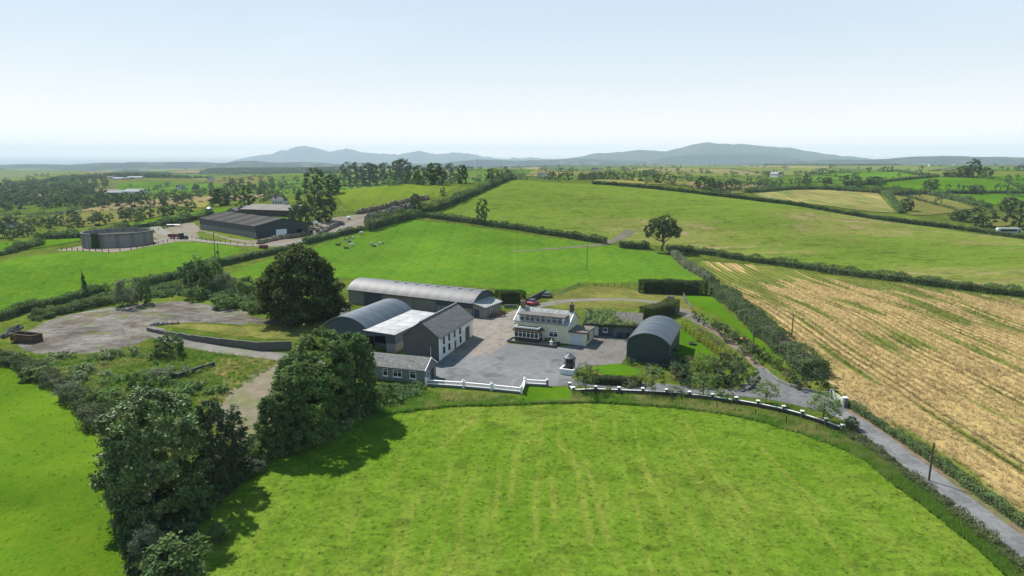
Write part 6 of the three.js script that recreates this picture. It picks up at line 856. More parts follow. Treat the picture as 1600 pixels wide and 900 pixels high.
fence('green rail fence from the parked cars up to the cow pasture', [[858, 459], [872, 464], [886, 456], [904, 447]], { step: 2.4, rails: 4, mat: plain(0.10, 0.2, 0.14), railR: 0.025 });
fence('short pale fence along the edge of the garden lawn', [[1068, 463], [1073, 474], [1080, 486]], { step: 2.6, rails: 2, mat: plain(0.3, 0.32, 0.3) });
fence('post-and-wire fence round the slurry tank', [[96, 391], [130, 392], [170, 395], [205, 391], [240, 383], [262, 378], [292, 374]], { step: 4.5, rails: 1, mat: STAKE, r: 0.11, railR: 0.03 });
fence('post fence between the farm road and the big shed', [[300, 373], [330, 377], [360, 381], [395, 385]], { step: 4, rails: 1, mat: plain(0.2, 0.14, 0.1), r: 0.1, railR: 0.03 });
fence('fence at the head of the pasture behind the big shed', [[240, 362], [262, 356], [285, 350], [312, 342]], { step: 6, rails: 1, mat: STAKE, r: 0.12, railR: 0.03 });
fence('far fence line across the valley pasture', [[-20, 386], [40, 381], [90, 376]], { step: 7, rails: 1, mat: STAKE, r: 0.12, railR: 0.03, start: 250 });
fence('fence along the rubble bank below the hilltop field', [[545, 333], [580, 327], [620, 318], [650, 312], [690, 302]], { step: 8, rails: 1, mat: STAKE, r: 0.12, railR: 0.03 });
fence('thin stake-and-wire fence below the front wall', [[897, 622], [930, 620], [972, 622], [1010, 624], [1065, 630], [1120, 640], [1180, 650], [1228, 662], [1275, 676]], { step: 5, rails: 1, mat: STAKE, r: 0.045, railR: 0.01, h: 1.1 });

// ------------------------------------------------------------------ poles
function pole(px, py, hpx, label, { lean = 0, arms = 1, start, r = 0.13 } = {}) {
  const p = P(px, py, start), h = metres(hpx, p) * 1.02, g = thing('utility_pole', label, 'pole', [p.x, p.y, p.z], 0.4), top = [lean * h, h, 0];
  part('shaft', bar([0, -0.6, 0], top, r, 8, r * 0.75), plain(0.07, 0.055, 0.045), g);
  for (let k = 0; k < arms; k++) { const y = h - 0.25 - k * 0.7; part('crossarm', bx(-0.75, 0.75, y - 0.06, y + 0.06, -0.05, 0.05).translate(lean * h, 0, 0.15), plain(0.09, 0.08, 0.07), g); for (const x of [-0.6, 0, 0.6]) part('insulator', cyl(0.05, 0.035, 0.18, x + lean * h, y + 0.061, 0.15, 7), B.lead, g); }
  return { g, top: V3(p.x + top[0], p.y + h - 0.05, p.z) };
}
const pA = pole(917, 423, 41, 'slender grey pole standing alone in the cow pasture', { arms: 0, r: 0.12 }), pB = pole(1237, 526, 37, 'pole with crossarm at the edge of the gold field'), pC = pole(1176, 556, 43, 'pole with crossarm at the end of the garden lawn'), pD = pole(1451, 751, 66, 'dark leaning pole beside the lane', { arms: 0, lean: 0.03, r: 0.12 });
{ // a pair of poles that carry a transformer
  const a = pole(337, 409, 45, 'taller of the two poles that carry the transformer', { arms: 0, r: 0.16 }), b = pole(342, 408, 28, 'shorter of the two poles that carry the transformer', { arms: 0, r: 0.16 });
  const t = thing('transformer', 'grey transformer box hung on the shorter pole above the hedge', 'transformer', [b.g.position.x, b.g.position.y + metres(12, b.g.position), b.g.position.z + 0.1]); part('tank', cyl(0.45, 0.45, 1.1, 0, 0, 0.45, 12), plain(0.16, 0.17, 0.18), t); for (const x of [-0.2, 0.2]) part('bushing', cyl(0.07, 0.04, 0.4, x, 1.1, 0.45, 7), B.lead, t); part('bracket', bx(-0.5, 0.5, 0.4, 0.55, -0.1, 0.0), B.lead, t);
}
pole(746, 279, 30, 'first pole on the skyline beside the hilltop trees', { start: 300, r: 0.2 }); pole(752, 279, 24, 'second pole on the skyline beside the hilltop trees', { start: 300, r: 0.2 }); pole(873, 285, 27, 'tall pole on the skyline at the crest of the hill field', { start: 400, r: 0.22 }); pole(827, 281, 16, 'lower pole on the skyline next to the tall pole', { start: 400, r: 0.2 }); pole(390, 322, 24, 'pole with floodlights behind the upper sheds', { start: 280, r: 0.16 }); pole(358, 322, 14, 'pole beside the rounded tree behind the silo', { start: 280, r: 0.16 }); pole(235, 343, 20, 'lone pole in the valley behind the slurry tank', { start: 300, arms: 0, r: 0.16 });
function wire(a, b, sag, label) { const pts = []; for (let k = 0; k <= 14; k++) { const t = k / 14; pts.push(a.clone().lerp(b, t).add(V3(0, -sag * 4 * t * (1 - t), 0))); } const m = new THREE.Mesh(new THREE.TubeGeometry(new THREE.CatmullRomCurve3(pts), 20, 0.016, 4), plain(0.12, 0.12, 0.12)); m.name = numbered('overhead_wire'); m.castShadow = m.receiveShadow = true; tag(m, label, 'wire'); scene.add(m); }
wire(pA.top, pB.top, 1.5, 'overhead wire from the pasture pole to the pole in the gold field'); wire(pB.top, pC.top, 0.2, 'short overhead wire between the garden pole and the gold field pole'); wire(pC.top, pD.top, 0.8, 'overhead wire from the garden pole to the lane pole');

// ------------------------------------------------------------------ the upper farm
{ // big green shed
  const a = P(313, 357.5), b = P(400, 372.5), c = P(476, 363), L = Math.hypot(b.x - a.x, b.z - a.z), th = Math.atan2(-(b.z - a.z), b.x - a.x), W = clamp((c.x - b.x) * Math.sin(th) * 1 + (c.z - b.z) * -Math.cos(th) * -1, -1e9, 1e9);
  const dx = (b.x - a.x) / L, dz = (b.z - a.z) / L, across = Math.abs((c.x - b.x) * dz - (c.z - b.z) * dx), g = thing('big_shed', 'very large dark green farm shed with a striped grey roof on the upper farm', 'shed', [a.x, Math.min(a.y, b.y) - 0.3, a.z], th), D = Math.max(20, across), E = metres(19.5, b), R = E + D * 0.105, H1 = E * 0.52;
  part('block_wall', [bx(0, L, -2, H1, -0.3, 0), bx(0, L, -2, H1, -D, -D + 0.3)], B.plinth, g); part('cladding', [bx(0, L, H1, E, -0.25, 0.04), bx(0, L, H1, E, -D - 0.04, -D + 0.25)], B.darkgreen, g);
  for (const x of [0, L - 0.3]) part('gable', prism([[0, H1], [D, H1], [D, E], [D / 2, R], [0, E]], 0.3).rotateY(-Math.PI / 2).translate(x + 0.006, 0, -D + 0.004), B.darkgreen, g); part('gable_wall', [bx(L - 0.25, L - 0.03, -2, H1, -D * 0.36, -0.3), bx(L - 0.25, L - 0.03, -2, H1, -D * 0.76, -D * 0.58), bx(L - 0.25, L - 0.03, -2, H1, -D + 0.3, -D * 0.87), bx(0.02, 0.25, -2, H1, -D + 0.3, -0.3)], B.darkgreen, g);
  part('white_door', bx(L - 0.1, L + 0.12, -0.5, H1 + 0.6, -D * 0.57, -D * 0.37), B.trim, g, 'white sliding door');
  const n = 10; for (let k = 0; k < n; k++) for (const s of [0, 1]) { const m = matt(B.tinRoof); m.color = lin(0.105, 0.10, 0.097).multiplyScalar(k % 2 ? 1.55 : 1.1); m.metalness = 0; m.roughness = 0.95; const x0 = -0.5 + (L + 1) * k / n, x1 = -0.5 + (L + 1) * (k + 1) / n - 0.05, y = (k % 2) * 0.06 + 0.2; part('roof_sheet', s ? slab([x1, E + y - 0.05, -D - 0.6], [x0, E + y - 0.05, -D - 0.6], [x0, R + y, -D / 2 - 0.02], [x1, R + y, -D / 2 - 0.02], 0.1) : slab([x0, E + y - 0.05, 0.6], [x1, E + y - 0.05, 0.6], [x1, R + y, -D / 2], [x0, R + y, -D / 2], 0.1), m, g); }
  // shed behind
  const p = P(377, 338.5), q = P(453, 338.5), L2 = Math.hypot(q.x - p.x, q.z - p.z), s = thing('cattle_shed', 'long dark shed with a brownish roof behind the big green shed', 'shed', [p.x, Math.min(p.y, q.y) - 0.2, p.z], Math.atan2(-(q.z - p.z), q.x - p.x) - 0.0), D2 = 22, E2 = metres(12, p), R2 = E2 + 2.4;
  part('wall', [bx(0, L2, -2, E2, -0.3, 0), bx(0, L2, -2, E2, -D2, -D2 + 0.3)], plain(0.05, 0.045, 0.04), s); for (const x of [0, L2 - 0.3]) part('gable', prism([[0, -2], [D2, -2], [D2, E2], [D2 / 2, R2], [0, E2]], 0.3).rotateY(-Math.PI / 2).translate(x + 0.005, 0, -D2 + 0.004), B.darkgreen, s);
  for (let k = 0; k < 6; k++) for (const e of [0, 1]) { const x0 = -0.4 + (L2 + 0.8) * k / 6, x1 = -0.4 + (L2 + 0.8) * (k + 1) / 6 - 0.04, y = 0.15 + 0.05 * (k % 2); part('roof_sheet', e ? slab([x1, E2 + y, -D2 - 0.5], [x0, E2 + y, -D2 - 0.5], [x0, R2 + y, -D2 / 2 - 0.02], [x1, R2 + y, -D2 / 2 - 0.02], 0.1) : slab([x0, E2 + y, 0.5], [x1, E2 + y, 0.5], [x1, R2 + y, -D2 / 2], [x0, R2 + y, -D2 / 2], 0.1), k % 2 ? mapped(0.26, 0.23, 0.20, rep(tinMap, 0.2)) : mapped(0.23, 0.215, 0.2, rep(tinMap, 0.2)), s); }
  for (const [px, py, w, l] of [[355, 336, 15, 'small grey-roofed shed at the near end behind the big green shed'], [371, 333, 16, 'second small grey-roofed shed behind the big green shed']]) { const u = P(px, py), m = metres(1, u), t = thing('small_shed', l, 'shed', [u.x, u.y, u.z], -0.15), ww = w * m, e = 7 * m, r = 11 * m, d = 12; part('wall', [bx(0, ww, -1, e, -0.2, 0), bx(0, ww, -1, e, -d, -d + 0.2), bx(0, 0.2, -1, e, -d + 0.2, -0.2), bx(ww - 0.2, ww, -1, e, -d + 0.2, -0.2)], B.grey, t); part('roof', [slab([ww / 2, r, 0.3], [ww + 0.2, e, 0.3], [ww + 0.2, e, -d - 0.3], [ww / 2, r, -d - 0.3], 0.1), slab([-0.2, e, 0.3], [ww / 2 - 0.01, r, 0.3], [ww / 2 - 0.01, r, -d - 0.3], [-0.2, e, -d - 0.3], 0.1)], B.tinRoof, t); part('gable', prism([[0.01, e - 0.05], [ww - 0.01, e - 0.05], [ww / 2, r - 0.12]], 0.2), B.grey, t); }
  const f = P(328, 337), m = metres(1, f), si = thing('feed_silo', 'blue-grey round feed silo behind the big green shed', 'silo', [f.x, f.y, f.z]); part('tank', cyl(4.6 * m, 4.6 * m, 9 * m, 0, 2.5 * m, 0, 18), plain(0.24, 0.27, 0.33, { roughness: 0.45 }), si); part('dome', new THREE.ConeGeometry(4.8 * m, 2.4 * m, 18).translate(0, 12.7 * m, 0), plain(0.32, 0.35, 0.4, { roughness: 0.45 }), si); for (let k = 0; k < 4; k++) { const a = k * 1.57 + 0.78; part('leg', bar([Math.cos(a) * 4 * m, -0.5, Math.sin(a) * 4 * m], [Math.cos(a) * 4 * m, 2.6 * m, Math.sin(a) * 4 * m], 0.1), B.lead, si); }
  const hp = P(424, 321.5, 300), hm = metres(1, hp), h = thing('farmhouse', 'far white farmhouse with a grey slate roof behind the upper sheds', 'house', [hp.x, hp.y - 0.3, hp.z], -0.35), w = 22 * hm, he = 8.5 * hm, hr = 14.5 * hm, hd = 13 * hm; part('wall', [bx(0, w, -1, he, -hd, 0)], B.white, h); part('gable', prism([[0, he - 0.02], [hd, he - 0.02], [hd / 2, hr - 0.1]], w - 0.02).rotateY(-Math.PI / 2).translate(0.01, 0, -hd), B.grey, h); const hrf = part('roof', [slab([-0.2, he, 0.3], [w + 0.2, he, 0.3], [w + 0.2, hr, -hd / 2], [-0.2, hr, -hd / 2], 0.15), slab([w + 0.2, he, -hd - 0.3], [-0.2, he, -hd - 0.3], [-0.2, hr, -hd / 2 - 0.01], [w + 0.2, hr, -hd / 2 - 0.01], 0.15)], B.slate, h); for (const x of [0.12, 0.82]) part('chimney', bx(w * x - 0.5, w * x + 0.5, hr - 0.5, hr + 1.4, -hd / 2 - 0.4, -hd / 2 + 0.4), B.brick, hrf); for (let k = 0; k < 4; k++) windowPart(h, w * (0.12 + 0.22 * k), he * 0.45, 1.1, 1.4, 0, {}); for (let k = 0; k < 3; k++) windowPart(h, w * (0.14 + 0.26 * k), he * 0.08, 1.1, 1.3, 0, {});
}
{ // slurry tank
  const n = P(186, 387), r0 = metres(52.5, n) * 0.95, c = V3(n.x * (1 - r0 * 0.97 / n.z), n.y - 0.2, n.z - r0 * 0.97), H = metres(22.5, n), g = thing('slurry_tank', 'round open concrete slurry tank with ribbed panels and a patch of ivy', 'tank', [c.x, Math.min(c.y, ground(c.x, c.z)), c.z]), N = 44; g.position.y = n.y - 0.3;
  const m1 = mapped(0.42, 0.41, 0.38, rep(grimeMap, 0.35)), m2 = mapped(0.31, 0.30, 0.28, rep(grimeMap, 0.35));
  for (let k = 0; k < N; k++) { const a = (k + 0.5) / N * 6.2832, w = 2 * r0 * Math.sin(Math.PI / N), p = part('wall_panel', bx(-w / 2 + 0.02, w / 2 - 0.02, -2.5, H - 0.3 + 0.04 * (k % 2), -0.12, 0.05 + 0.1 * hash(k, 2, 3)), k % 3 ? m1 : m2, g); p.position.set(Math.sin(a) * r0, 0, Math.cos(a) * r0); p.rotation.y = a; const b = k / N * 6.2832, q = part('rib', bx(-0.17, 0.17, -2.5, H - 0.31, -0.1, 0.36), m1, g); q.position.set(Math.sin(b) * r0, 0, Math.cos(b) * r0); q.rotation.y = b; }
  part('rim', new THREE.LatheGeometry([[r0 - 0.15, H - 0.3], [r0 + 0.45, H - 0.3], [r0 + 0.45, H + 0.05], [r0 - 0.15, H + 0.05], [r0 - 0.15, H - 0.3]].map((p) => new THREE.Vector2(...p)), 64), mapped(0.2, 0.195, 0.18, rep(grimeMap, 2)), g); part('slurry', new THREE.CircleGeometry(r0 - 0.2, 48).rotateX(-Math.PI / 2).translate(0, H - 1.6, 0), matt(plain(0.10, 0.105, 0.09)), g);
  const gb = new GB(), rng = rngOf(616); for (let k = 0; k < 2600; k++) { const t = (rng() - 0.5), y = rng(), a = -0.12 + 0.22 * t * (0.75 + 0.5 * fbm(y * 3, t * 2, 5, 2)); leaf(gb, rng, V3(Math.sin(a) * (r0 + 0.5 + rng() * 0.7), y * (H + 0.2), Math.cos(a) * (r0 + 0.5 + rng() * 0.7)), V3(rng() - 0.5, 0.5, 1), 0.6, hue(G.ivy, rng, 0.4)); } part('ivy', gb.geom(), LEAF, g);
}
// ------------------------------------------------------------------ vehicles
const TYRE = plain(0.018, 0.018, 0.018, { roughness: 0.9 }), HUB = plain(0.35, 0.36, 0.37, { roughness: 0.4, metalness: 0.5 }), GLASS = B.pane;
function wheel(g, x, y, z, r, w, hub = HUB) { const q = new THREE.Group(); q.name = 'wheel'; g.add(q); q.position.set(x, y, z); const t = new THREE.LatheGeometry([[r * 0.55, -w / 2], [r * 0.9, -w / 2], [r, -w * 0.3], [r, w * 0.3], [r * 0.9, w / 2], [r * 0.55, w / 2]].map((p) => new THREE.Vector2(...p)), 18); t.rotateX(Math.PI / 2); part('tyre', t, TYRE, q); part('rim', new THREE.CylinderGeometry(r * 0.58, r * 0.58, w * 0.8, 14).rotateX(Math.PI / 2), hub, q); return q; }
function extrudeSide(pts, w, bev = 0.08) { const s = new THREE.Shape(); s.moveTo(...pts[0]); s.splineThru(pts.slice(1).map((p) => new THREE.Vector2(...p))); s.closePath(); return new THREE.ExtrudeGeometry(s, { depth: w - 2 * bev, bevelEnabled: true, bevelThickness: bev, bevelSize: bev, bevelSegments: 2, curveSegments: 20 }).translate(0, 0, -w / 2 + bev); }
function polySide(pts, w, bev = 0.06) { return new THREE.ExtrudeGeometry(new THREE.Shape(pts.map((p) => new THREE.Vector2(...p))), { depth: w - 2 * bev, bevelEnabled: true, bevelThickness: bev, bevelSize: bev, bevelSegments: 2 }).translate(0, 0, -w / 2 + bev); }
function car(px, py, turn, colour, label) {
  const p = P(px, py), g = thing('parked_car', label, 'car', [p.x, p.y, p.z], turn), paint = new THREE.MeshPhysicalMaterial({ color: lin(...colour), roughness: 0.35, clearcoat: 1, clearcoatRoughness: 0.08 });
  part('body', polySide([[-1.95, 0.32], [-2.0, 0.6], [-1.93, 0.88], [-1.72, 0.98], [1.0, 0.95], [1.75, 0.82], [1.98, 0.62], [2.0, 0.32]], 1.7, 0.09), paint, g); part('cabin', polySide([[-1.72, 0.95], [-1.45, 1.38], [-0.9, 1.48], [0.1, 1.46], [0.45, 1.34], [1.0, 0.93]], 1.46, 0.1), GLASS, g); part('roof', polySide([[-1.46, 1.4], [-0.9, 1.5], [0.1, 1.49], [0.42, 1.37], [0.38, 1.33], [0.05, 1.42], [-0.9, 1.43], [-1.4, 1.33]], 1.4, 0.05), paint, g);
  for (const x of [-0.55, 0.35]) for (const s of [-1, 1]) part('pillar', bar([x, 0.95, s * 0.74], [x - 0.02, 1.42, s * 0.68], 0.05), paint, g); for (const s of [-1, 1]) { part('headlight', bx(1.75, 1.96, 0.62, 0.78, s * 0.68 - 0.14, s * 0.68 + 0.14, 0.03), plain(0.7, 0.72, 0.75, { roughness: 0.1 }), g); part('tail_light', bx(-2.02, -1.88, 0.68, 0.95, s * 0.7 - 0.12, s * 0.7 + 0.12, 0.03), plain(0.3, 0.02, 0.02, { roughness: 0.2 }), g); part('mirror', bx(0.55, 0.75, 0.95, 1.08, s * 0.9 - 0.09, s * 0.9 + 0.09, 0.03), paint, g); for (const x of [-1.25, 1.25]) wheel(g, x, 0.31, s * 0.76, 0.31, 0.2); }
  part('number_plate', bx(-2.06, -2.02, 0.55, 0.66, -0.25, 0.25), plain(0.6, 0.5, 0.1), g); part('bumper', [bx(-2.08, -1.9, 0.3, 0.5, -0.8, 0.8, 0.05), bx(1.9, 2.06, 0.3, 0.48, -0.8, 0.8, 0.05)], plain(0.03, 0.03, 0.03), g);
}
car(833, 476, 1.05, [0.42, 0.012, 0.02], 'bright red hatchback parked behind the farmhouse'); car(855.5, 465, 1.2, [0.018, 0.022, 0.035], 'dark blue-black hatchback parked beyond the red one');
{ // tractor and trailer
  const p = P(285, 373.5), g = thing('tractor', 'dark blue tractor on the farm road beside the slurry tank', 'tractor', [p.x, p.y, p.z], -0.2), blue = plain(0.02, 0.04, 0.09, { roughness: 0.4 });
  part('bonnet', bx(0.3, 2.5, 0.95, 1.75, -0.42, 0.42, 0.1), blue, g); part('chassis', bx(-1.2, 2.4, 0.6, 0.95, -0.35, 0.35), B.blackish, g); part('cab', polySide([[-1.3, 1.2], [-1.25, 2.6], [0.25, 2.6], [0.45, 1.2]], 1.5, 0.05), GLASS, g); part('cab_roof', bx(-1.4, 0.4, 2.6, 2.82, -0.82, 0.82, 0.08), blue, g); for (const s of [-1, 1]) { wheel(g, -0.75, 0.9, s * 0.95, 0.9, 0.5, plain(0.4, 0.4, 0.4)); wheel(g, 1.9, 0.62, s * 0.85, 0.62, 0.4, plain(0.4, 0.4, 0.4)); part('mudguard', bx(-1.4, 0.0, 1.75, 1.86, s * 0.95 - 0.3, s * 0.95 + 0.3, 0.04), blue, g); part('headlight', bx(2.45, 2.55, 1.3, 1.45, s * 0.25 - 0.1, s * 0.25 + 0.1), plain(0.7, 0.7, 0.7), g); } part('exhaust', bar([0.6, 1.7, 0.3], [0.6, 2.9, 0.3], 0.06), B.lead, g);
  const t = thing('farm_trailer', 'red farm trailer hitched behind the dark blue tractor', 'trailer', [p.x, p.y, p.z], -0.2); t.translateX(-4.4); t.position.y = ground(t.position.x, t.position.z); const red = plain(0.28, 0.035, 0.025, { roughness: 0.6 });
  part('tub', [bx(-2.2, 2.0, 0.9, 1.05, -1.1, 1.1), bx(-2.2, 2.0, 1.05, 2.1, -1.1, -1.02), bx(-2.2, 2.0, 1.05, 2.1, 1.02, 1.1), bx(1.92, 2.0, 1.05, 2.1, -1.02, 1.02), bx(-2.2, -2.12, 1.05, 2.1, -1.02, 1.02)], red, t); part('drawbar', bar([2, 0.85, 0], [3.3, 0.7, 0], 0.08), B.blackish, t); for (const s of [-1, 1]) wheel(t, -0.6, 0.5, s * 0.95, 0.5, 0.35); for (let k = 0; k < 4; k++) part('rib', bx(-1.8 + k * 1.1, -1.7 + k * 1.1, 1.0, 2.12, 1.101, 1.16), red, t);
}
{ // coach behind the trees at the far side
  const p = P(1572, 362.5, 300), g = thing('coach', 'white coach with black windows half hidden behind the hedge', 'coach', [p.x - 5.2, p.y - 1.3, p.z], -0.08), white = plain(0.78, 0.79, 0.8, { roughness: 0.35 });
  part('body', polySide([[0, 0.35], [0, 3.2], [0.4, 3.5], [11.5, 3.5], [12, 3.2], [12.3, 1.6], [12.3, 0.35]], 2.5, 0.1), white, g); part('side_window', bx(1.2, 9.9, 1.75, 2.95, 1.2, 1.27), GLASS, g); part('windscreen', bx(12.1, 12.26, 1.5, 3.0, -1.1, 1.1), GLASS, g); part('door', bx(10.6, 11.5, 0.5, 2.9, 1.2, 1.275), GLASS, g); for (const x of [2.2, 9.5]) for (const s of [-1, 1]) wheel(g, x, 0.5, s * 1.1, 0.5, 0.32); for (const x of [3.4, 5.6, 7.8]) part('window_post', bx(x, x + 0.09, 1.75, 2.95, 1.271, 1.285), B.blackish, g);
}
{ // old skip
  const p = P(42, 533.5), g = thing('skip', 'large rusty brown skip with flaking yellow paint on the gravel yard', 'skip', [p.x, p.y, p.z], -0.3), L = 6.4, W = 2.5, H = 1.75;
  const rust = colourMap(512, 256, (u, v) => { const a = fbm(u * 8, v * 5, 951, 5), s = fbm(u * 40, v * 4, 953, 3), y = sstep(0.56, 0.66, fbm(u * 7, v * 5, 955, 4)) * sstep(0.85, 0.5, Math.abs(u - 0.45) * 2); const k = 0.6 + 0.9 * (a - 0.3) + 0.4 * (s - 0.5); return [lerp(0.095, 0.28, y) * k, lerp(0.05, 0.18, y) * k, lerp(0.035, 0.035, y) * k]; }), m = new THREE.MeshStandardMaterial({ map: rep(rust, 1 / 6, 1 / 2), roughness: 0.85 });
  part('side', [bx(-L / 2, L / 2, 0.2, H, W / 2 - 0.08, W / 2), bx(-L / 2, L / 2, 0.2, H, -W / 2, -W / 2 + 0.08)], m, g); part('end', [bx(-L / 2, -L / 2 + 0.08, 0.2, H, -W / 2 + 0.08, W / 2 - 0.08), bx(L / 2 - 0.08, L / 2, 0.2, H, -W / 2 + 0.08, W / 2 - 0.08)], m, g); part('floor', bx(-L / 2 + 0.08, L / 2 - 0.08, 0.2, 0.3, -W / 2 + 0.08, W / 2 - 0.08), m, g);
  part('top_rail', [bx(-L / 2 - 0.06, L / 2 + 0.06, H, H + 0.12, W / 2 - 0.1, W / 2 + 0.06), bx(-L / 2 - 0.06, L / 2 + 0.06, H, H + 0.12, -W / 2 - 0.06, -W / 2 + 0.1), bx(-L / 2 - 0.06, -L / 2 + 0.1, H, H + 0.12, -W / 2 + 0.1, W / 2 - 0.1), bx(L / 2 - 0.1, L / 2 + 0.06, H, H + 0.12, -W / 2 + 0.1, W / 2 - 0.1)], plain(0.16, 0.11, 0.08), g); for (let k = 0; k < 7; k++) part('rib', bx(-L / 2 + 0.3 + k * 0.95, -L / 2 + 0.42 + k * 0.95, 0.25, H - 0.002, W / 2, W / 2 + 0.07), m, g); for (const x of [-2.2, 2.2]) part('skid', bx(x - 0.3, x + 0.3, -0.1, 0.2, -W / 2 + 0.2, W / 2 - 0.2), B.blackish, g); for (const s of [-0.8, 0.8]) part('end_brace', bx(L / 2, L / 2 + 0.1, 0.25, H - 0.003, s - 0.06, s + 0.06), m, g);
}
{ const p = P(1162, 537), g = thing('fuel_tank', 'orange-topped storage box standing on the garden lawn', 'box', [p.x, p.y, p.z], -0.5); part('box', bx(-0.75, 0.75, 0.0, 0.8, -0.5, 0.5, 0.05), plain(0.14, 0.10, 0.02), g); part('lid', bx(-0.8, 0.8, 0.8, 1.15, -0.55, 0.55, 0.08), plain(0.62, 0.27, 0.015, { roughness: 0.5 }), g); }
{ const p = P(1082, 538), g = thing('fire_pit', 'black round fire pit on the small lawn beside the dark barn', 'fire pit', [p.x, p.y, p.z]); part('ring', new THREE.LatheGeometry([[0.55, 0], [0.8, 0], [0.8, 0.3], [0.62, 0.3], [0.55, 0.05]].map((q) => new THREE.Vector2(...q)), 16), B.blackish, g); part('ash', new THREE.CircleGeometry(0.58, 16).rotateX(-Math.PI / 2).translate(0, 0.12, 0), plain(0.03, 0.03, 0.03), g); }
// odds and ends by the farm road
for (const [x, y, l] of [[486, 364.5, 'black plastic container nearer the big shed gable'], [497, 364, 'black plastic container nearer the rubble bank']]) { const p = P(x, y), g = thing('container', l, 'container', [p.x, p.y, p.z], 0.2); part('tank', bx(-0.9, 0.9, 0.15, 1.7, -0.8, 0.8, 0.15), B.blackish, g); part('pallet', bx(-0.95, 0.95, 0, 0.14, -0.85, 0.85), WOOD, g); part('cap', cyl(0.25, 0.25, 0.15, 0, 1.7, 0, 10), B.lead, g); }
{ const p = P(412, 388), g = thing('field_roller', 'rusty red farm implement parked by the clipped hedge', 'farm implement', [p.x, p.y, p.z], 0.25), red = plain(0.2, 0.04, 0.035); part('drum', new THREE.CylinderGeometry(0.8, 0.8, 3.4, 14).rotateZ(Math.PI / 2).translate(0, 0.8, 0), red, g); part('frame', [bx(-2, 2, 0.7, 0.9, 0.9, 1.05), bx(-2, -1.85, 0.7, 0.9, -0.9, 0.9), bx(1.85, 2, 0.7, 0.9, -0.9, 0.9)], red, g); part('drawbar', bar([0, 0.8, 1], [0, 0.6, 3], 0.08), B.blackish, g); }
{ const p = P(272, 354), g = thing('flatbed_trailer', 'pale flatbed trailer standing at the head of the farm road', 'trailer', [p.x, p.y, p.z], 0.15); part('bed', bx(-3.5, 3.5, 0.9, 1.15, -1.2, 1.2), B.trim, g); for (const x of [-1.6, -0.4]) for (const s of [-1, 1]) wheel(g, x, 0.45, s * 0.95, 0.45, 0.3); part('headboard', bx(3.4, 3.5, 1.15, 2, -1.2, 1.2), B.lead, g); }
function heap(name, label, px, n, s0, s1, mats, h, seed, wpx = 30, category = 'rubble') {
  const geo = new THREE.IcosahedronGeometry(0.5, 1), q = geo.attributes.position; for (let i = 0; i < q.count; i++) { const k = 0.75 + 0.5 * hash(Math.round(q.getX(i) * 50), Math.round(q.getY(i) * 50 + q.getZ(i) * 90), seed); q.setXYZ(i, q.getX(i) * k, q.getY(i) * k * 0.7, q.getZ(i) * k); } geo.computeVertexNormals();
  const m = new THREE.InstancedMesh(geo, plain(1, 1, 1, { roughness: 1 }), n), rng = rngOf(seed), mt = new THREE.Matrix4(), line = along(flat(px), 1); for (let i = 0; i < n; i++) { const c = line[Math.floor(rng() * line.length)], w = metres(wpx, V3(0, 0, c[1])), ox = gauss(rng) * w * 0.3, oz = gauss(rng) * w * 0.3, x = c[0] + ox, z = c[1] + oz, s = lerp(s0, s1, rng() * rng()); m.setMatrixAt(i, mt.compose(V3(x, ground(x, z) + Math.max(0, h * (1 - Math.hypot(ox, oz) / (w * 0.6))) * rng() + s * 0.2, z), new THREE.Quaternion().setFromEuler(new THREE.Euler(rng() * 6, rng() * 6, rng() * 6)), V3(s, s, s))); const c2 = mats[Math.floor(rng() * mats.length)]; m.setColorAt(i, lin(...hue(c2, rng, 0.25))); }
  m.name = numbered(name); m.castShadow = m.receiveShadow = true; scene.add(m); return tag(m, label, category, undefined, 'stuff');
}
heap('rubble', 'long heap of broken stone and rubble above the farm road', [[575, 342], [595, 337], [615, 331], [640, 324]], 1300, 0.5, 1.8, [[0.32, 0.30, 0.29], [0.20, 0.18, 0.17], [0.38, 0.34, 0.32], [0.12, 0.10, 0.09]], 3, 71, 16);
heap('earth_bank', 'brown earth bank along the top of the rubble heap', [[560, 334], [600, 326], [640, 316], [668, 311]], 1100, 1.0, 2.6, [[0.26, 0.19, 0.13], [0.30, 0.23, 0.16], [0.16, 0.15, 0.06]], 2.2, 73, 9, 'earth bank');
heap('earth_bank', 'bare earth bank in front of the big shed gable', [[405, 381], [430, 375], [455, 371], [475, 368]], 700, 0.7, 2.0, [[0.34, 0.26, 0.18], [0.28, 0.22, 0.15], [0.2, 0.18, 0.08]], 1.5, 79, 9, 'earth bank');
heap('earth_bank', 'stony earth bank beside the black containers', [[500, 366], [515, 358], [530, 351]], 500, 0.6, 1.8, [[0.3, 0.24, 0.19], [0.24, 0.2, 0.17]], 1.4, 83, 9, 'earth bank');
heap('rubble', 'small heap of stone and scrap behind the rusty skip', [[6, 528], [16, 521], [30, 514]], 260, 0.3, 1.1, [[0.16, 0.15, 0.14], [0.24, 0.22, 0.2], [0.1, 0.09, 0.08]], 0.9, 89, 12);
heap('rubble', 'scatter of scrap and timber at the end of the retaining wall', [[240, 508], [258, 507], [275, 506]], 160, 0.2, 0.9, [[0.4, 0.38, 0.36], [0.22, 0.15, 0.1], [0.28, 0.26, 0.24]], 0.4, 97, 8);
heap('gravel', 'small grey gravel heap behind the square-cut browned hedge', [[1044, 467], [1050, 467]], 300, 0.15, 0.5, [[0.3, 0.29, 0.28], [0.25, 0.24, 0.23]], 0.9, 101, 8, 'gravel heap');
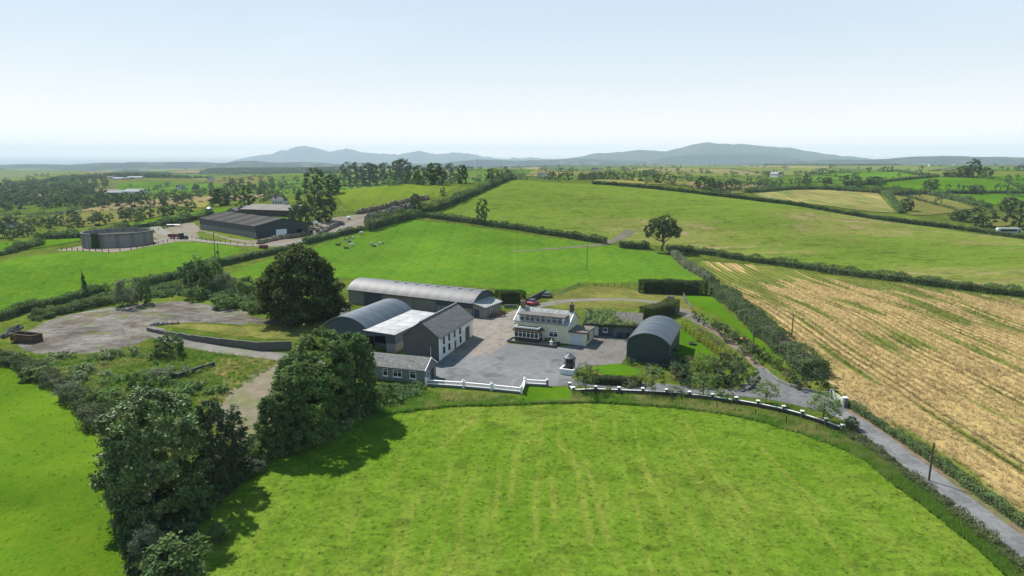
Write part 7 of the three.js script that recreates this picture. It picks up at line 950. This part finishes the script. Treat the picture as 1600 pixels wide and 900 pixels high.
for (const [x, y, l, s] of [[545, 343, 'white-wrapped bale by the farm road', 1], [486, 349, 'pale wrapped bale under the farmyard trees', 1], [494, 351, 'second pale wrapped bale under the farmyard trees', 0.9]]) { const p = P(x, y), g = thing('wrapped_bale', l, 'bale', [p.x, p.y, p.z], 0.5); part('wrap', new THREE.LatheGeometry([[0.001, -0.65], [0.6, -0.65], [0.7, -0.5], [0.72, 0], [0.7, 0.5], [0.6, 0.65], [0.001, 0.65]].map((q) => new THREE.Vector2(q[0] * 1.3, q[1] * 1.3)), 16).rotateZ(Math.PI / 2).translate(0, 0.9, 0), B.trim, g); g.scale.setScalar(s); }
// ------------------------------------------------------------------ cattle
function skin(bones, size, res, blend) {                                   // one continuous surface round tapered bones [a, b, ra, rb]
  const mc = new MarchingCubes(res, new THREE.MeshStandardMaterial(), false, false, 60000); mc.isolation = 0; const f = mc.field;
  for (let k = 0; k < res; k++) for (let j = 0; j < res; j++) for (let i = 0; i < res; i++) {
    const p = [(i - res / 2) / (res / 2) * size, (j - res / 2) / (res / 2) * size, (k - res / 2) / (res / 2) * size]; let e = 0;
    for (const [a, b, ra, rb] of bones) { const ab = [b[0] - a[0], b[1] - a[1], b[2] - a[2]], ap = [p[0] - a[0], p[1] - a[1], p[2] - a[2]], t = clamp((ap[0] * ab[0] + ap[1] * ab[1] + ap[2] * ab[2]) / (ab[0] ** 2 + ab[1] ** 2 + ab[2] ** 2 + 1e-9), 0, 1), d = Math.hypot(ap[0] - ab[0] * t, ap[1] - ab[1] * t, ap[2] - ab[2] * t) - lerp(ra, rb, t); e += Math.exp(-d / blend); }
    f[i + j * res + k * res * res] = blend * Math.log(Math.max(e, 1e-30));
  }
  mc.update(); const n = mc.count ?? mc.geometry.drawRange.count, pos = new Float32Array(n * 3), nor = new Float32Array(n * 3); for (let i = 0; i < n * 3; i++) { pos[i] = mc.positionArray[i] * size; nor[i] = mc.normalArray[i]; }
  const g = new THREE.BufferGeometry(); g.setAttribute('position', new THREE.BufferAttribute(pos, 3)); g.setAttribute('normal', new THREE.BufferAttribute(nor, 3)); g.computeVertexNormals(); return g;
}
{
  const standing = [[[-0.75, 1.12, 0], [0.55, 1.1, 0], 0.34, 0.36], [[-0.2, 0.98, 0], [0.35, 0.95, 0], 0.36, 0.34], [[0.55, 1.2, 0], [1.05, 0.98, 0], 0.24, 0.17], [[1.05, 0.98, 0], [1.38, 0.5, 0], 0.15, 0.09], ...[-1, 1].flatMap((s) => [[[0.5, 0.95, s * 0.2], [0.52, 0.5, s * 0.2], 0.14, 0.075], [[0.52, 0.5, s * 0.2], [0.52, 0.04, s * 0.2], 0.07, 0.065], [[-0.72, 1.0, s * 0.2], [-0.62, 0.62, s * 0.21], 0.2, 0.1], [[-0.62, 0.62, s * 0.21], [-0.8, 0.5, s * 0.21], 0.09, 0.07], [[-0.8, 0.5, s * 0.21], [-0.78, 0.04, s * 0.21], 0.065, 0.065], [[1.08, 1.05, s * 0.12], [1.02, 1.08, s * 0.3], 0.05, 0.04]]), [[-1.08, 1.25, 0], [-1.13, 0.6, 0], 0.04, 0.035]];
  const lying = [[[-0.75, 0.42, 0], [0.55, 0.45, 0], 0.36, 0.36], [[-0.2, 0.36, 0.08], [0.35, 0.36, 0.05], 0.4, 0.36], [[0.55, 0.6, 0], [1.05, 0.95, 0], 0.24, 0.16], [[1.05, 0.98, 0], [1.45, 0.82, 0.05], 0.16, 0.09], [[0.5, 0.25, 0.3], [0.95, 0.1, 0.36], 0.12, 0.08], [[0.95, 0.1, 0.36], [0.6, 0.08, 0.42], 0.07, 0.06], [[0.5, 0.25, -0.3], [1.0, 0.1, -0.3], 0.12, 0.08], [[-0.75, 0.3, 0.35], [-0.2, 0.16, 0.55], 0.2, 0.1], [[-0.2, 0.14, 0.55], [-0.6, 0.09, 0.62], 0.08, 0.06], [[-1.08, 0.5, 0], [-1.2, 0.1, 0.1], 0.04, 0.035], [[1.05, 1.08, 0.12], [1.0, 1.12, 0.3], 0.05, 0.04], [[1.05, 1.08, -0.12], [1.0, 1.12, -0.3], 0.05, 0.04]];
  const hide = (geo, seed, white) => { const g = geo.clone(), p = g.attributes.position, c = new Float32Array(p.count * 3); for (let i = 0; i < p.count; i++) { const n = fbm(p.getX(i) * 1.6 + seed, p.getY(i) * 1.8, seed, 2) + 0.15 * (fbm(p.getZ(i) * 2, p.getX(i) * 2, seed + 3, 2) - 0.5), w = n > white; c.set(w ? [0.025, 0.022, 0.02] : [0.62, 0.59, 0.54], i * 3); } g.setAttribute('color', new THREE.BufferAttribute(c, 3)); return g; };
  const st = skin(standing, 1.7, 64, 0.05), ly = skin(lying, 1.7, 64, 0.05), m = new THREE.MeshStandardMaterial({ vertexColors: true, roughness: 0.8 });
  [[565, 366.5, st, 0.72, 3.0, 'white cow standing near the farm road hedge'], [550, 385, st, 0.62, 0.6, 'white-patched cow standing among the lying cattle'], [549, 373, ly, 0.36, 0.4, 'dark cow lying highest in the pasture near the hedge'], [541, 376, ly, 0.3, 2.6, 'black cow lying behind the standing white-patched cow'], [545, 379, ly, 0.48, 3.5, 'black and white cow lying beside the standing white-patched cow'], [528, 383.5, ly, 0.2, 0.2, 'black cow lying closest to the hedge corner'], [541, 388.5, ly, 0.25, 2.9, 'black cow lying nearest to the cypress'], [581, 383.5, st, 0.5, 1.4, 'black and white cow at the edge of the herd'], [585, 385.5, ly, 0.4, 0.4, 'black and white cow lying beside the one at the edge of the herd'], [595, 381.5, ly, 0.46, 3.2, 'cow lying farthest out in the pasture']].forEach(([x, y, geo, w, turn, l], k) => { const p = P(x, y), o = new THREE.Mesh(hide(geo, 11 + k, w), m); o.name = numbered('cow'); o.position.set(p.x, p.y, p.z); o.rotation.y = turn; o.scale.setScalar(1.05); o.castShadow = o.receiveShadow = true; scene.add(tag(o, l, 'cow', 'cattle in the pasture')); });
}
// ------------------------------------------------------------------ buildings far off
{
  const far = (name, px, py, wpx, hpx, dpt, turn, wall, roofM, label, start, n = 1) => { const p = P(px, py, start), s = metres(1, p), g = thing(name, label, name.includes('shed') ? 'shed' : 'house', [p.x, p.y - 0.2, p.z], turn), w = wpx * s, e = hpx * s * 0.55, r = hpx * s, d = dpt; part('wall', bx(-w / 2, w / 2, -2, e, -d, 0), wall, g); part('gable', prism([[-0.01, e - 0.02], [d, e - 0.02], [d / 2, r - 0.15]], w - 0.04).rotateY(-Math.PI / 2).translate(-w / 2 + 0.02, 0, -d), wall, g); part('roof', [slab([-w / 2 - 0.3, e, 0.4], [w / 2 + 0.3, e, 0.4], [w / 2 + 0.3, r, -d / 2], [-w / 2 - 0.3, r, -d / 2], 0.2), slab([w / 2 + 0.3, e, -d - 0.4], [-w / 2 - 0.3, e, -d - 0.4], [-w / 2 - 0.3, r, -d / 2 - 0.02], [w / 2 + 0.3, r, -d / 2 - 0.02], 0.2)], roofM, g); return g; };
  const grey = matt(plain(0.36, 0.37, 0.39)), white = plain(0.75, 0.75, 0.73), dark = plain(0.14, 0.14, 0.15), roof = matt(plain(0.2, 0.2, 0.21)), pale = matt(plain(0.40, 0.42, 0.45));
  far('far_shed', 178, 304.5, 30, 7, 22, -0.1, dark, grey, 'long grey farm shed in the valley beyond the slurry tank', 350); far('far_shed', 204, 303.5, 28, 8, 22, -0.1, white, pale, 'pale-roofed farm shed in the valley next to the long grey one', 350);
  [[182, 281, 14, 4], [196, 281, 10, 4], [208, 279.5, 22, 4], [170, 279.5, 10, 4]].forEach(([x, y, w, h], k) => far('far_shed', x, y, w, h, 30, 0.1, k % 2 ? plain(0.3, 0.1, 0.08) : pale, k % 2 ? roof : pale, ['pale shed of the distant farm above the green valley field', 'small red shed of the distant farm', 'long pale shed of the distant farm', 'red-brown shed at the end of the distant farm'][k], 700));
  [[12, 356, 16, 9], [68, 322, 12, 5]].forEach(([x, y, w, h], k) => far('far_house', x, y, w, h, 9, 0.2, white, roof, k ? 'white cottage among the valley trees' : 'house half hidden in the trees below the pasture', 300));
  const rng = rngOf(333); for (let k = 0; k < 46; k++) { const u = lerp(-0.78, 0.78, rng()), d = Math.exp(lerp(Math.log(900), Math.log(6500), rng())), x = u * d, y = ground(x, -d), s = Math.max(1, d / 2200), g = thing('far_house', 'small white house scattered in the distant farmland', 'house', [x, y + 0.5, -d], rng() * 3, 'white houses in the distant farmland'); const w = 13 * s, e = 4 * s, r = 7 * s, dd = 7 * s; part('wall', bx(-w / 2, w / 2, -2, e, -dd, 0), white, g); part('roof', [slab([-w / 2 - 0.3, e, 0.4], [w / 2 + 0.3, e, 0.4], [w / 2 + 0.3, r, -dd / 2], [-w / 2 - 0.3, r, -dd / 2], 0.2), slab([w / 2 + 0.3, e, -dd - 0.4], [-w / 2 - 0.3, e, -dd - 0.4], [-w / 2 - 0.3, r, -dd / 2 - 0.02], [w / 2 + 0.3, r, -dd / 2 - 0.02], 0.2)], k % 3 ? roof : grey, g); }
}

// ------------------------------------------------------------------ grass, weeds and brambles
function tuftGeom(seed, blades, h, spread, width) {
  const rng = rngOf(seed), gb = new GB();
  for (let k = 0; k < blades; k++) { const a = rng() * 6.28, r = spread * Math.sqrt(rng()), x = Math.cos(a) * r, z = Math.sin(a) * r, b = rng() * 6.28, l = h * (0.6 + 0.6 * rng()), w = width * (0.7 + 0.6 * rng()), ox = (rng() - 0.5) * l * 0.9, oz = (rng() - 0.5) * l * 0.9, t = 0.85 + 0.3 * rng(), c = [t, t, t]; const i = gb.v(x - Math.cos(b) * w, 0, z - Math.sin(b) * w, c), j = gb.v(x + Math.cos(b) * w, 0, z + Math.sin(b) * w, c), q = gb.v(x + ox, l, z + oz, c); gb.tri(i, j, q); }
  return gb.geom();
}
const BLADE = new THREE.MeshPhysicalMaterial({ vertexColors: true, roughness: 1, specularIntensity: 0.2, transmission: 0.5, thickness: 0, side: THREE.DoubleSide });
function grassPatch(name, label, n, pick, geo, colourAt, s0, s1, seed, mat = BLADE) {
  const rng = rngOf(seed), list = []; for (let t = 0; t < n; t++) { const p = pick(rng); if (p) list.push(p); }
  const m = new THREE.InstancedMesh(geo, mat, list.length), mt = new THREE.Matrix4(), q = new THREE.Quaternion(), up = V3(0, 1, 0);
  list.forEach(([x, z], i) => { const s = lerp(s0, s1, rng()); m.setMatrixAt(i, mt.compose(V3(x, ground(x, z), z), q.setFromAxisAngle(up, rng() * 6.28), V3(s, s * (0.7 + 0.6 * rng()), s))); m.setColorAt(i, lin(...hue(colourAt(x, z), rng, 0.14))); });
  m.name = numbered(name); m.castShadow = m.receiveShadow = true; scene.add(m); return tag(m, label, 'grass', undefined, 'stuff');
}
const within = (poly) => { const xs = poly.map((p) => p[0]), zs = poly.map((p) => p[1]), b = [Math.min(...xs), Math.max(...xs), Math.min(...zs), Math.max(...zs)]; return (rng) => { const x = lerp(b[0], b[1], rng()), z = lerp(b[2], b[3], rng()); return z < -48 && Math.abs(x / z) < 0.86 && inside(poly, x, z) ? [x, z] : null; }; };
const short = tuftGeom(5, 12, 0.1, 0.22, 0.028), tall = tuftGeom(7, 16, 0.62, 0.26, 0.03), weed = crown(17, [[0, 0.35, 0, 0.5, 0.4, 0.5]], { clumps: 18, per: 5, size: 0.3, spread: 0.16, colour: [1, 1, 1], vary: 0.15 });
grassPatch('short_grass', 'short bright grass covering the near field', 7000, within(nearField), short, (x, z) => nearColour(x, z).map((c, k) => c * [1.15, 1.05, 1.5][k]), 0.8, 1.5, 41);
grassPatch('short_grass', 'short bright grass covering the field beside the boundary trees', 4000, within(leftField.map((p) => [Math.max(p[0], -110), p[1]])), short, (x, z) => { const t = tint(x, z, 18, 0.3); return [0.095 * t[0], 0.19 * t[1], 0.006 * t[2]]; }, 0.8, 1.5, 43);
// long grass on the verge between the front wall and the mown field
const verge = flat([[596, 650], [600, 612], [660, 612], [815, 622], [822, 630], [890, 628], [893, 616], [1000, 620], [1100, 630], [1180, 645], [1260, 664], [1320, 684], [1400, 745], [1340, 710], [1260, 680], [1180, 656], [1100, 643], [1010, 634], [940, 630], [860, 631], [780, 633], [690, 637]]);
const wild = (x, z) => { const a = fbm(x / 5, z / 5, 771, 3), b = fbm(x / 1.5, z / 1.5, 773, 2); return [lerp(0.13, 0.30, sstep(0.42, 0.72, a * 0.6 + b * 0.4)), lerp(0.24, 0.30, sstep(0.42, 0.72, a * 0.6 + b * 0.4)), lerp(0.03, 0.10, sstep(0.42, 0.72, a * 0.6 + b * 0.4))]; };
grassPatch('long_grass', 'long seeding grass on the verge below the front wall', 16000, within(verge), tall, wild, 0.7, 1.3, 47);
// an edge of taller growth round the mown field
{ const ring = soft(nearField, 0.4); grassPatch('long_grass', 'uncut grass along the rim of the near field', 15000, (rng) => { const p = ring[Math.floor(rng() * ring.length)], x = p[0] + gauss(rng) * 0.5, z = p[1] - 0.35 + gauss(rng) * 0.4; return z < -50 ? [x, z] : null; }, tall, (x, z) => wild(x, z).map((c, k) => c * [0.95, 1.1, 0.9][k]), 0.4, 0.8, 53); }
grassPatch('long_grass', 'rank grass between the near field and the lane', 9000, within(flat([[1318, 690], [1345, 700], [1400, 737], [1480, 795], [1600, 894], [1660, 950], [1620, 945], [1540, 868], [1450, 796], [1390, 752]])), tall, (x, z) => wild(x, z).map((c) => c * 0.95), 0.6, 1.2, 57);
const oldYard = flat([[30, 552], [120, 556], [190, 550], [240, 535], [290, 545], [340, 552], [440, 566], [400, 590], [360, 615], [340, 640], [330, 700], [300, 780], [200, 780], [180, 700], [130, 636], [50, 582], [0, 566]]);
const brush = flat([[0, 556], [120, 558], [190, 552], [245, 560], [250, 580], [330, 575], [360, 590], [345, 625], [330, 690], [300, 740], [200, 740], [160, 672], [100, 606], [0, 570]]);
grassPatch('long_grass', 'rough grass and weeds over the old yard', 11000, within(oldYard), tall, (x, z) => wild(x, z).map((c) => c * 0.9), 0.6, 1.2, 59);
grassPatch('undergrowth', 'brambles and nettles smothering the ground by the broken wall', 950, (rng) => { const p = within(brush)(rng); return p && fbm(p[0] / 6, p[1] / 6, 781, 3) > 0.5 ? p : null; }, weed, (x, z) => fbm(x / 4, z / 4, 783, 2) > 0.5 ? [0.17, 0.26, 0.08] : [0.21, 0.26, 0.12], 0.8, 2.2, 61, LEAF);
grassPatch('undergrowth', 'rank weeds round the ash trees and the cottage', 2600, within(flat([[400, 730], [400, 690], [470, 640], [540, 610], [600, 608], [668, 606], [662, 618], [600, 640], [520, 684]])), weed, (x, z) => fbm(x / 3, z / 3, 785, 2) > 0.5 ? [0.15, 0.24, 0.06] : [0.12, 0.18, 0.06], 0.6, 1.5, 67, LEAF);
grassPatch('undergrowth', 'weeds on the bank between the gravel yard and the pasture hedge', 2600, within(flat([[40, 497], [170, 462], [260, 446], [340, 430], [400, 455], [420, 490], [395, 490], [330, 470], [280, 462], [220, 468], [140, 482], [60, 502]])), weed, (x, z) => fbm(x / 5, z / 5, 787, 2) > 0.5 ? [0.18, 0.25, 0.07] : [0.13, 0.19, 0.07], 0.7, 2.0, 71, LEAF);
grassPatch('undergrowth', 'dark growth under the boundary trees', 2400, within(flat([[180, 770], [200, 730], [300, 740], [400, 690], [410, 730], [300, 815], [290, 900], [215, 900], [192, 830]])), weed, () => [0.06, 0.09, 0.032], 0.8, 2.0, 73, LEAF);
// standing straw in the gold field
const straw = tuftGeom(9, 14, 0.55, 0.22, 0.03);
grassPatch('crop', 'ripe straw-coloured crop standing in uneven rows', 30000, (rng) => { const p = [lerp(40, 150, rng()), lerp(-230, -62, Math.pow(rng(), 0.8))]; return inside(cropField, p[0], p[1]) && p[0] / -p[1] < 0.84 ? p : null; }, straw, (x, z) => cropColour(x, z).map((c) => Math.pow(c, 0.8)), 0.6, 1.1, 79);

// ------------------------------------------------------------------ trees of the valley, then the masses far off
{
  const rng = rngOf(4242), spots = [];
  const zone = (poly, n, h0, h1, min) => { let k = 0; for (let t = 0; t < n * 14 && k < n; t++) { const xs = poly.map((p) => p[0]), ys = poly.map((p) => p[1]), x = lerp(Math.min(...xs), Math.max(...xs), rng()), y = lerp(Math.min(...ys), Math.max(...ys), rng()); if (!inside(poly, x, y) || spots.some((q) => Math.abs(q[0] - x) < min && Math.abs(q[1] - y) < min * 0.25)) continue; k++; spots.push([x, y, lerp(h0, h1, rng()), k]); } };
  zone([[-20, 332], [60, 327], [150, 325], [260, 323], [300, 318], [300, 315], [165, 317], [145, 302], [0, 300], [-20, 302]], 70, 15, 22, 13);
  zone([[-20, 300], [170, 298], [170, 286], [-20, 286]], 40, 8, 12, 9);
  zone([[0, 380], [60, 366], [120, 358], [190, 350], [260, 345], [310, 334], [310, 328], [200, 340], [100, 346], [0, 355]], 34, 12, 22, 11);
  zone([[300, 312], [360, 306], [430, 300], [460, 290], [400, 286], [300, 298]], 22, 8, 13, 9);
  spots.sort((a, b) => a[1] - b[1]);
  const names = ['tree in the wooded valley beyond the slurry tank', 'bushy tree on the valley floor behind the slurry tank', 'tree in the far belt across the valley', 'tree in the belt behind the upper farm'];
  spots.forEach(([x, y, h], k) => { const l = x > 300 ? 3 : y < 299 ? 2 : y > 332 ? 1 : 0; plant(k % 3 ? PR.far : PR.far2, x, y, h, h * lerp(0.9, 1.35, rng()), 'dark green broadleaf ' + names[l], 'tree', 'valley trees: ' + names[l], { start: 300 }); });
}
{
  const rng = rngOf(515), rows = [], wood = [], heights = [];
  for (const [a, b, d] of farEdges) {
    if (d > 9000) continue;
    const L = Math.hypot(a[0] - b[0], a[1] - b[1]), s = Math.max(3.6, d * 0.0042), n = Math.ceil(L / s), lush = rng();
    for (let k = 0; k < n; k++) {
      const t = (k + rng() * 0.7) / n, x = lerp(a[0], b[0], t) + (rng() - 0.5) * 3, z = lerp(a[1], b[1], t) + (rng() - 0.5) * 3, dd = -z; if (dd < 470 || Math.abs(x / dd) > 1.1) continue;
      const tall = rng() < 0.08 + 0.2 * lush * lush; if (!tall && rng() < 0.1) continue;
      const h = tall ? lerp(5, 10, rng()) : lerp(1.8, 2.8, rng()), w = tall ? h * lerp(0.8, 1.2, rng()) : s * 1.35; rows.push([x, z, w, h]);
    }
  }
  for (const { pg, d } of woods) {
    const xs = pg.map((p) => p[0]), zs = pg.map((p) => p[1]), s = Math.max(7, d * 0.0055), x0 = Math.min(...xs), x1 = Math.max(...xs), z0 = Math.min(...zs), z1 = Math.max(...zs);
    for (let x = x0; x < x1; x += s) for (let z = z0; z < z1; z += s) { const xx = x + rng() * s, zz = z + rng() * s; if (-zz < 520 || Math.abs(xx / zz) > 1.1 || !inside(pg, xx, zz)) continue; const h = lerp(7, 13, rng()); wood.push([xx, zz, Math.max(h * 0.9, s * 1.25), h]); }
  }
  const blob = (seed, c) => crown(seed, lobesOf(seed, 4, 1, 0.16, 0.98, 'round', 0.3), { clumps: 44, per: 8, size: 0.17, spread: 0.075, colour: c, vary: 0.35 });
  const mass = (name, label, list, geo) => {
    const m = new THREE.InstancedMesh(geo, LEAF, list.length), mt = new THREE.Matrix4(), q = new THREE.Quaternion(), up = V3(0, 1, 0);
    list.forEach(([x, z, w, h], i) => { m.setMatrixAt(i, mt.compose(V3(x, ground(x, z) - 0.2, z), q.setFromAxisAngle(up, rng() * 6.28), V3(w, h, w))); m.setColorAt(i, lin(...hue([1, 1, 1], rng, 0.25))); });
    m.name = name; m.castShadow = m.receiveShadow = true; tag(m, label, name.replace(/_/g, ' '), undefined, 'stuff'); scene.add(m);
  };
  mass('hedgerow_trees', 'hedgerows with trees dividing the distant farmland', rows, blob(811, [0.10, 0.15, 0.055]));
  mass('woodland', 'distant woods scattered over the farmland below the hills', wood, blob(821, [0.092, 0.138, 0.055]));
  console.log('hedgerow', rows.length, 'wood', wood.length);
}
renderer.render(scene, camera);
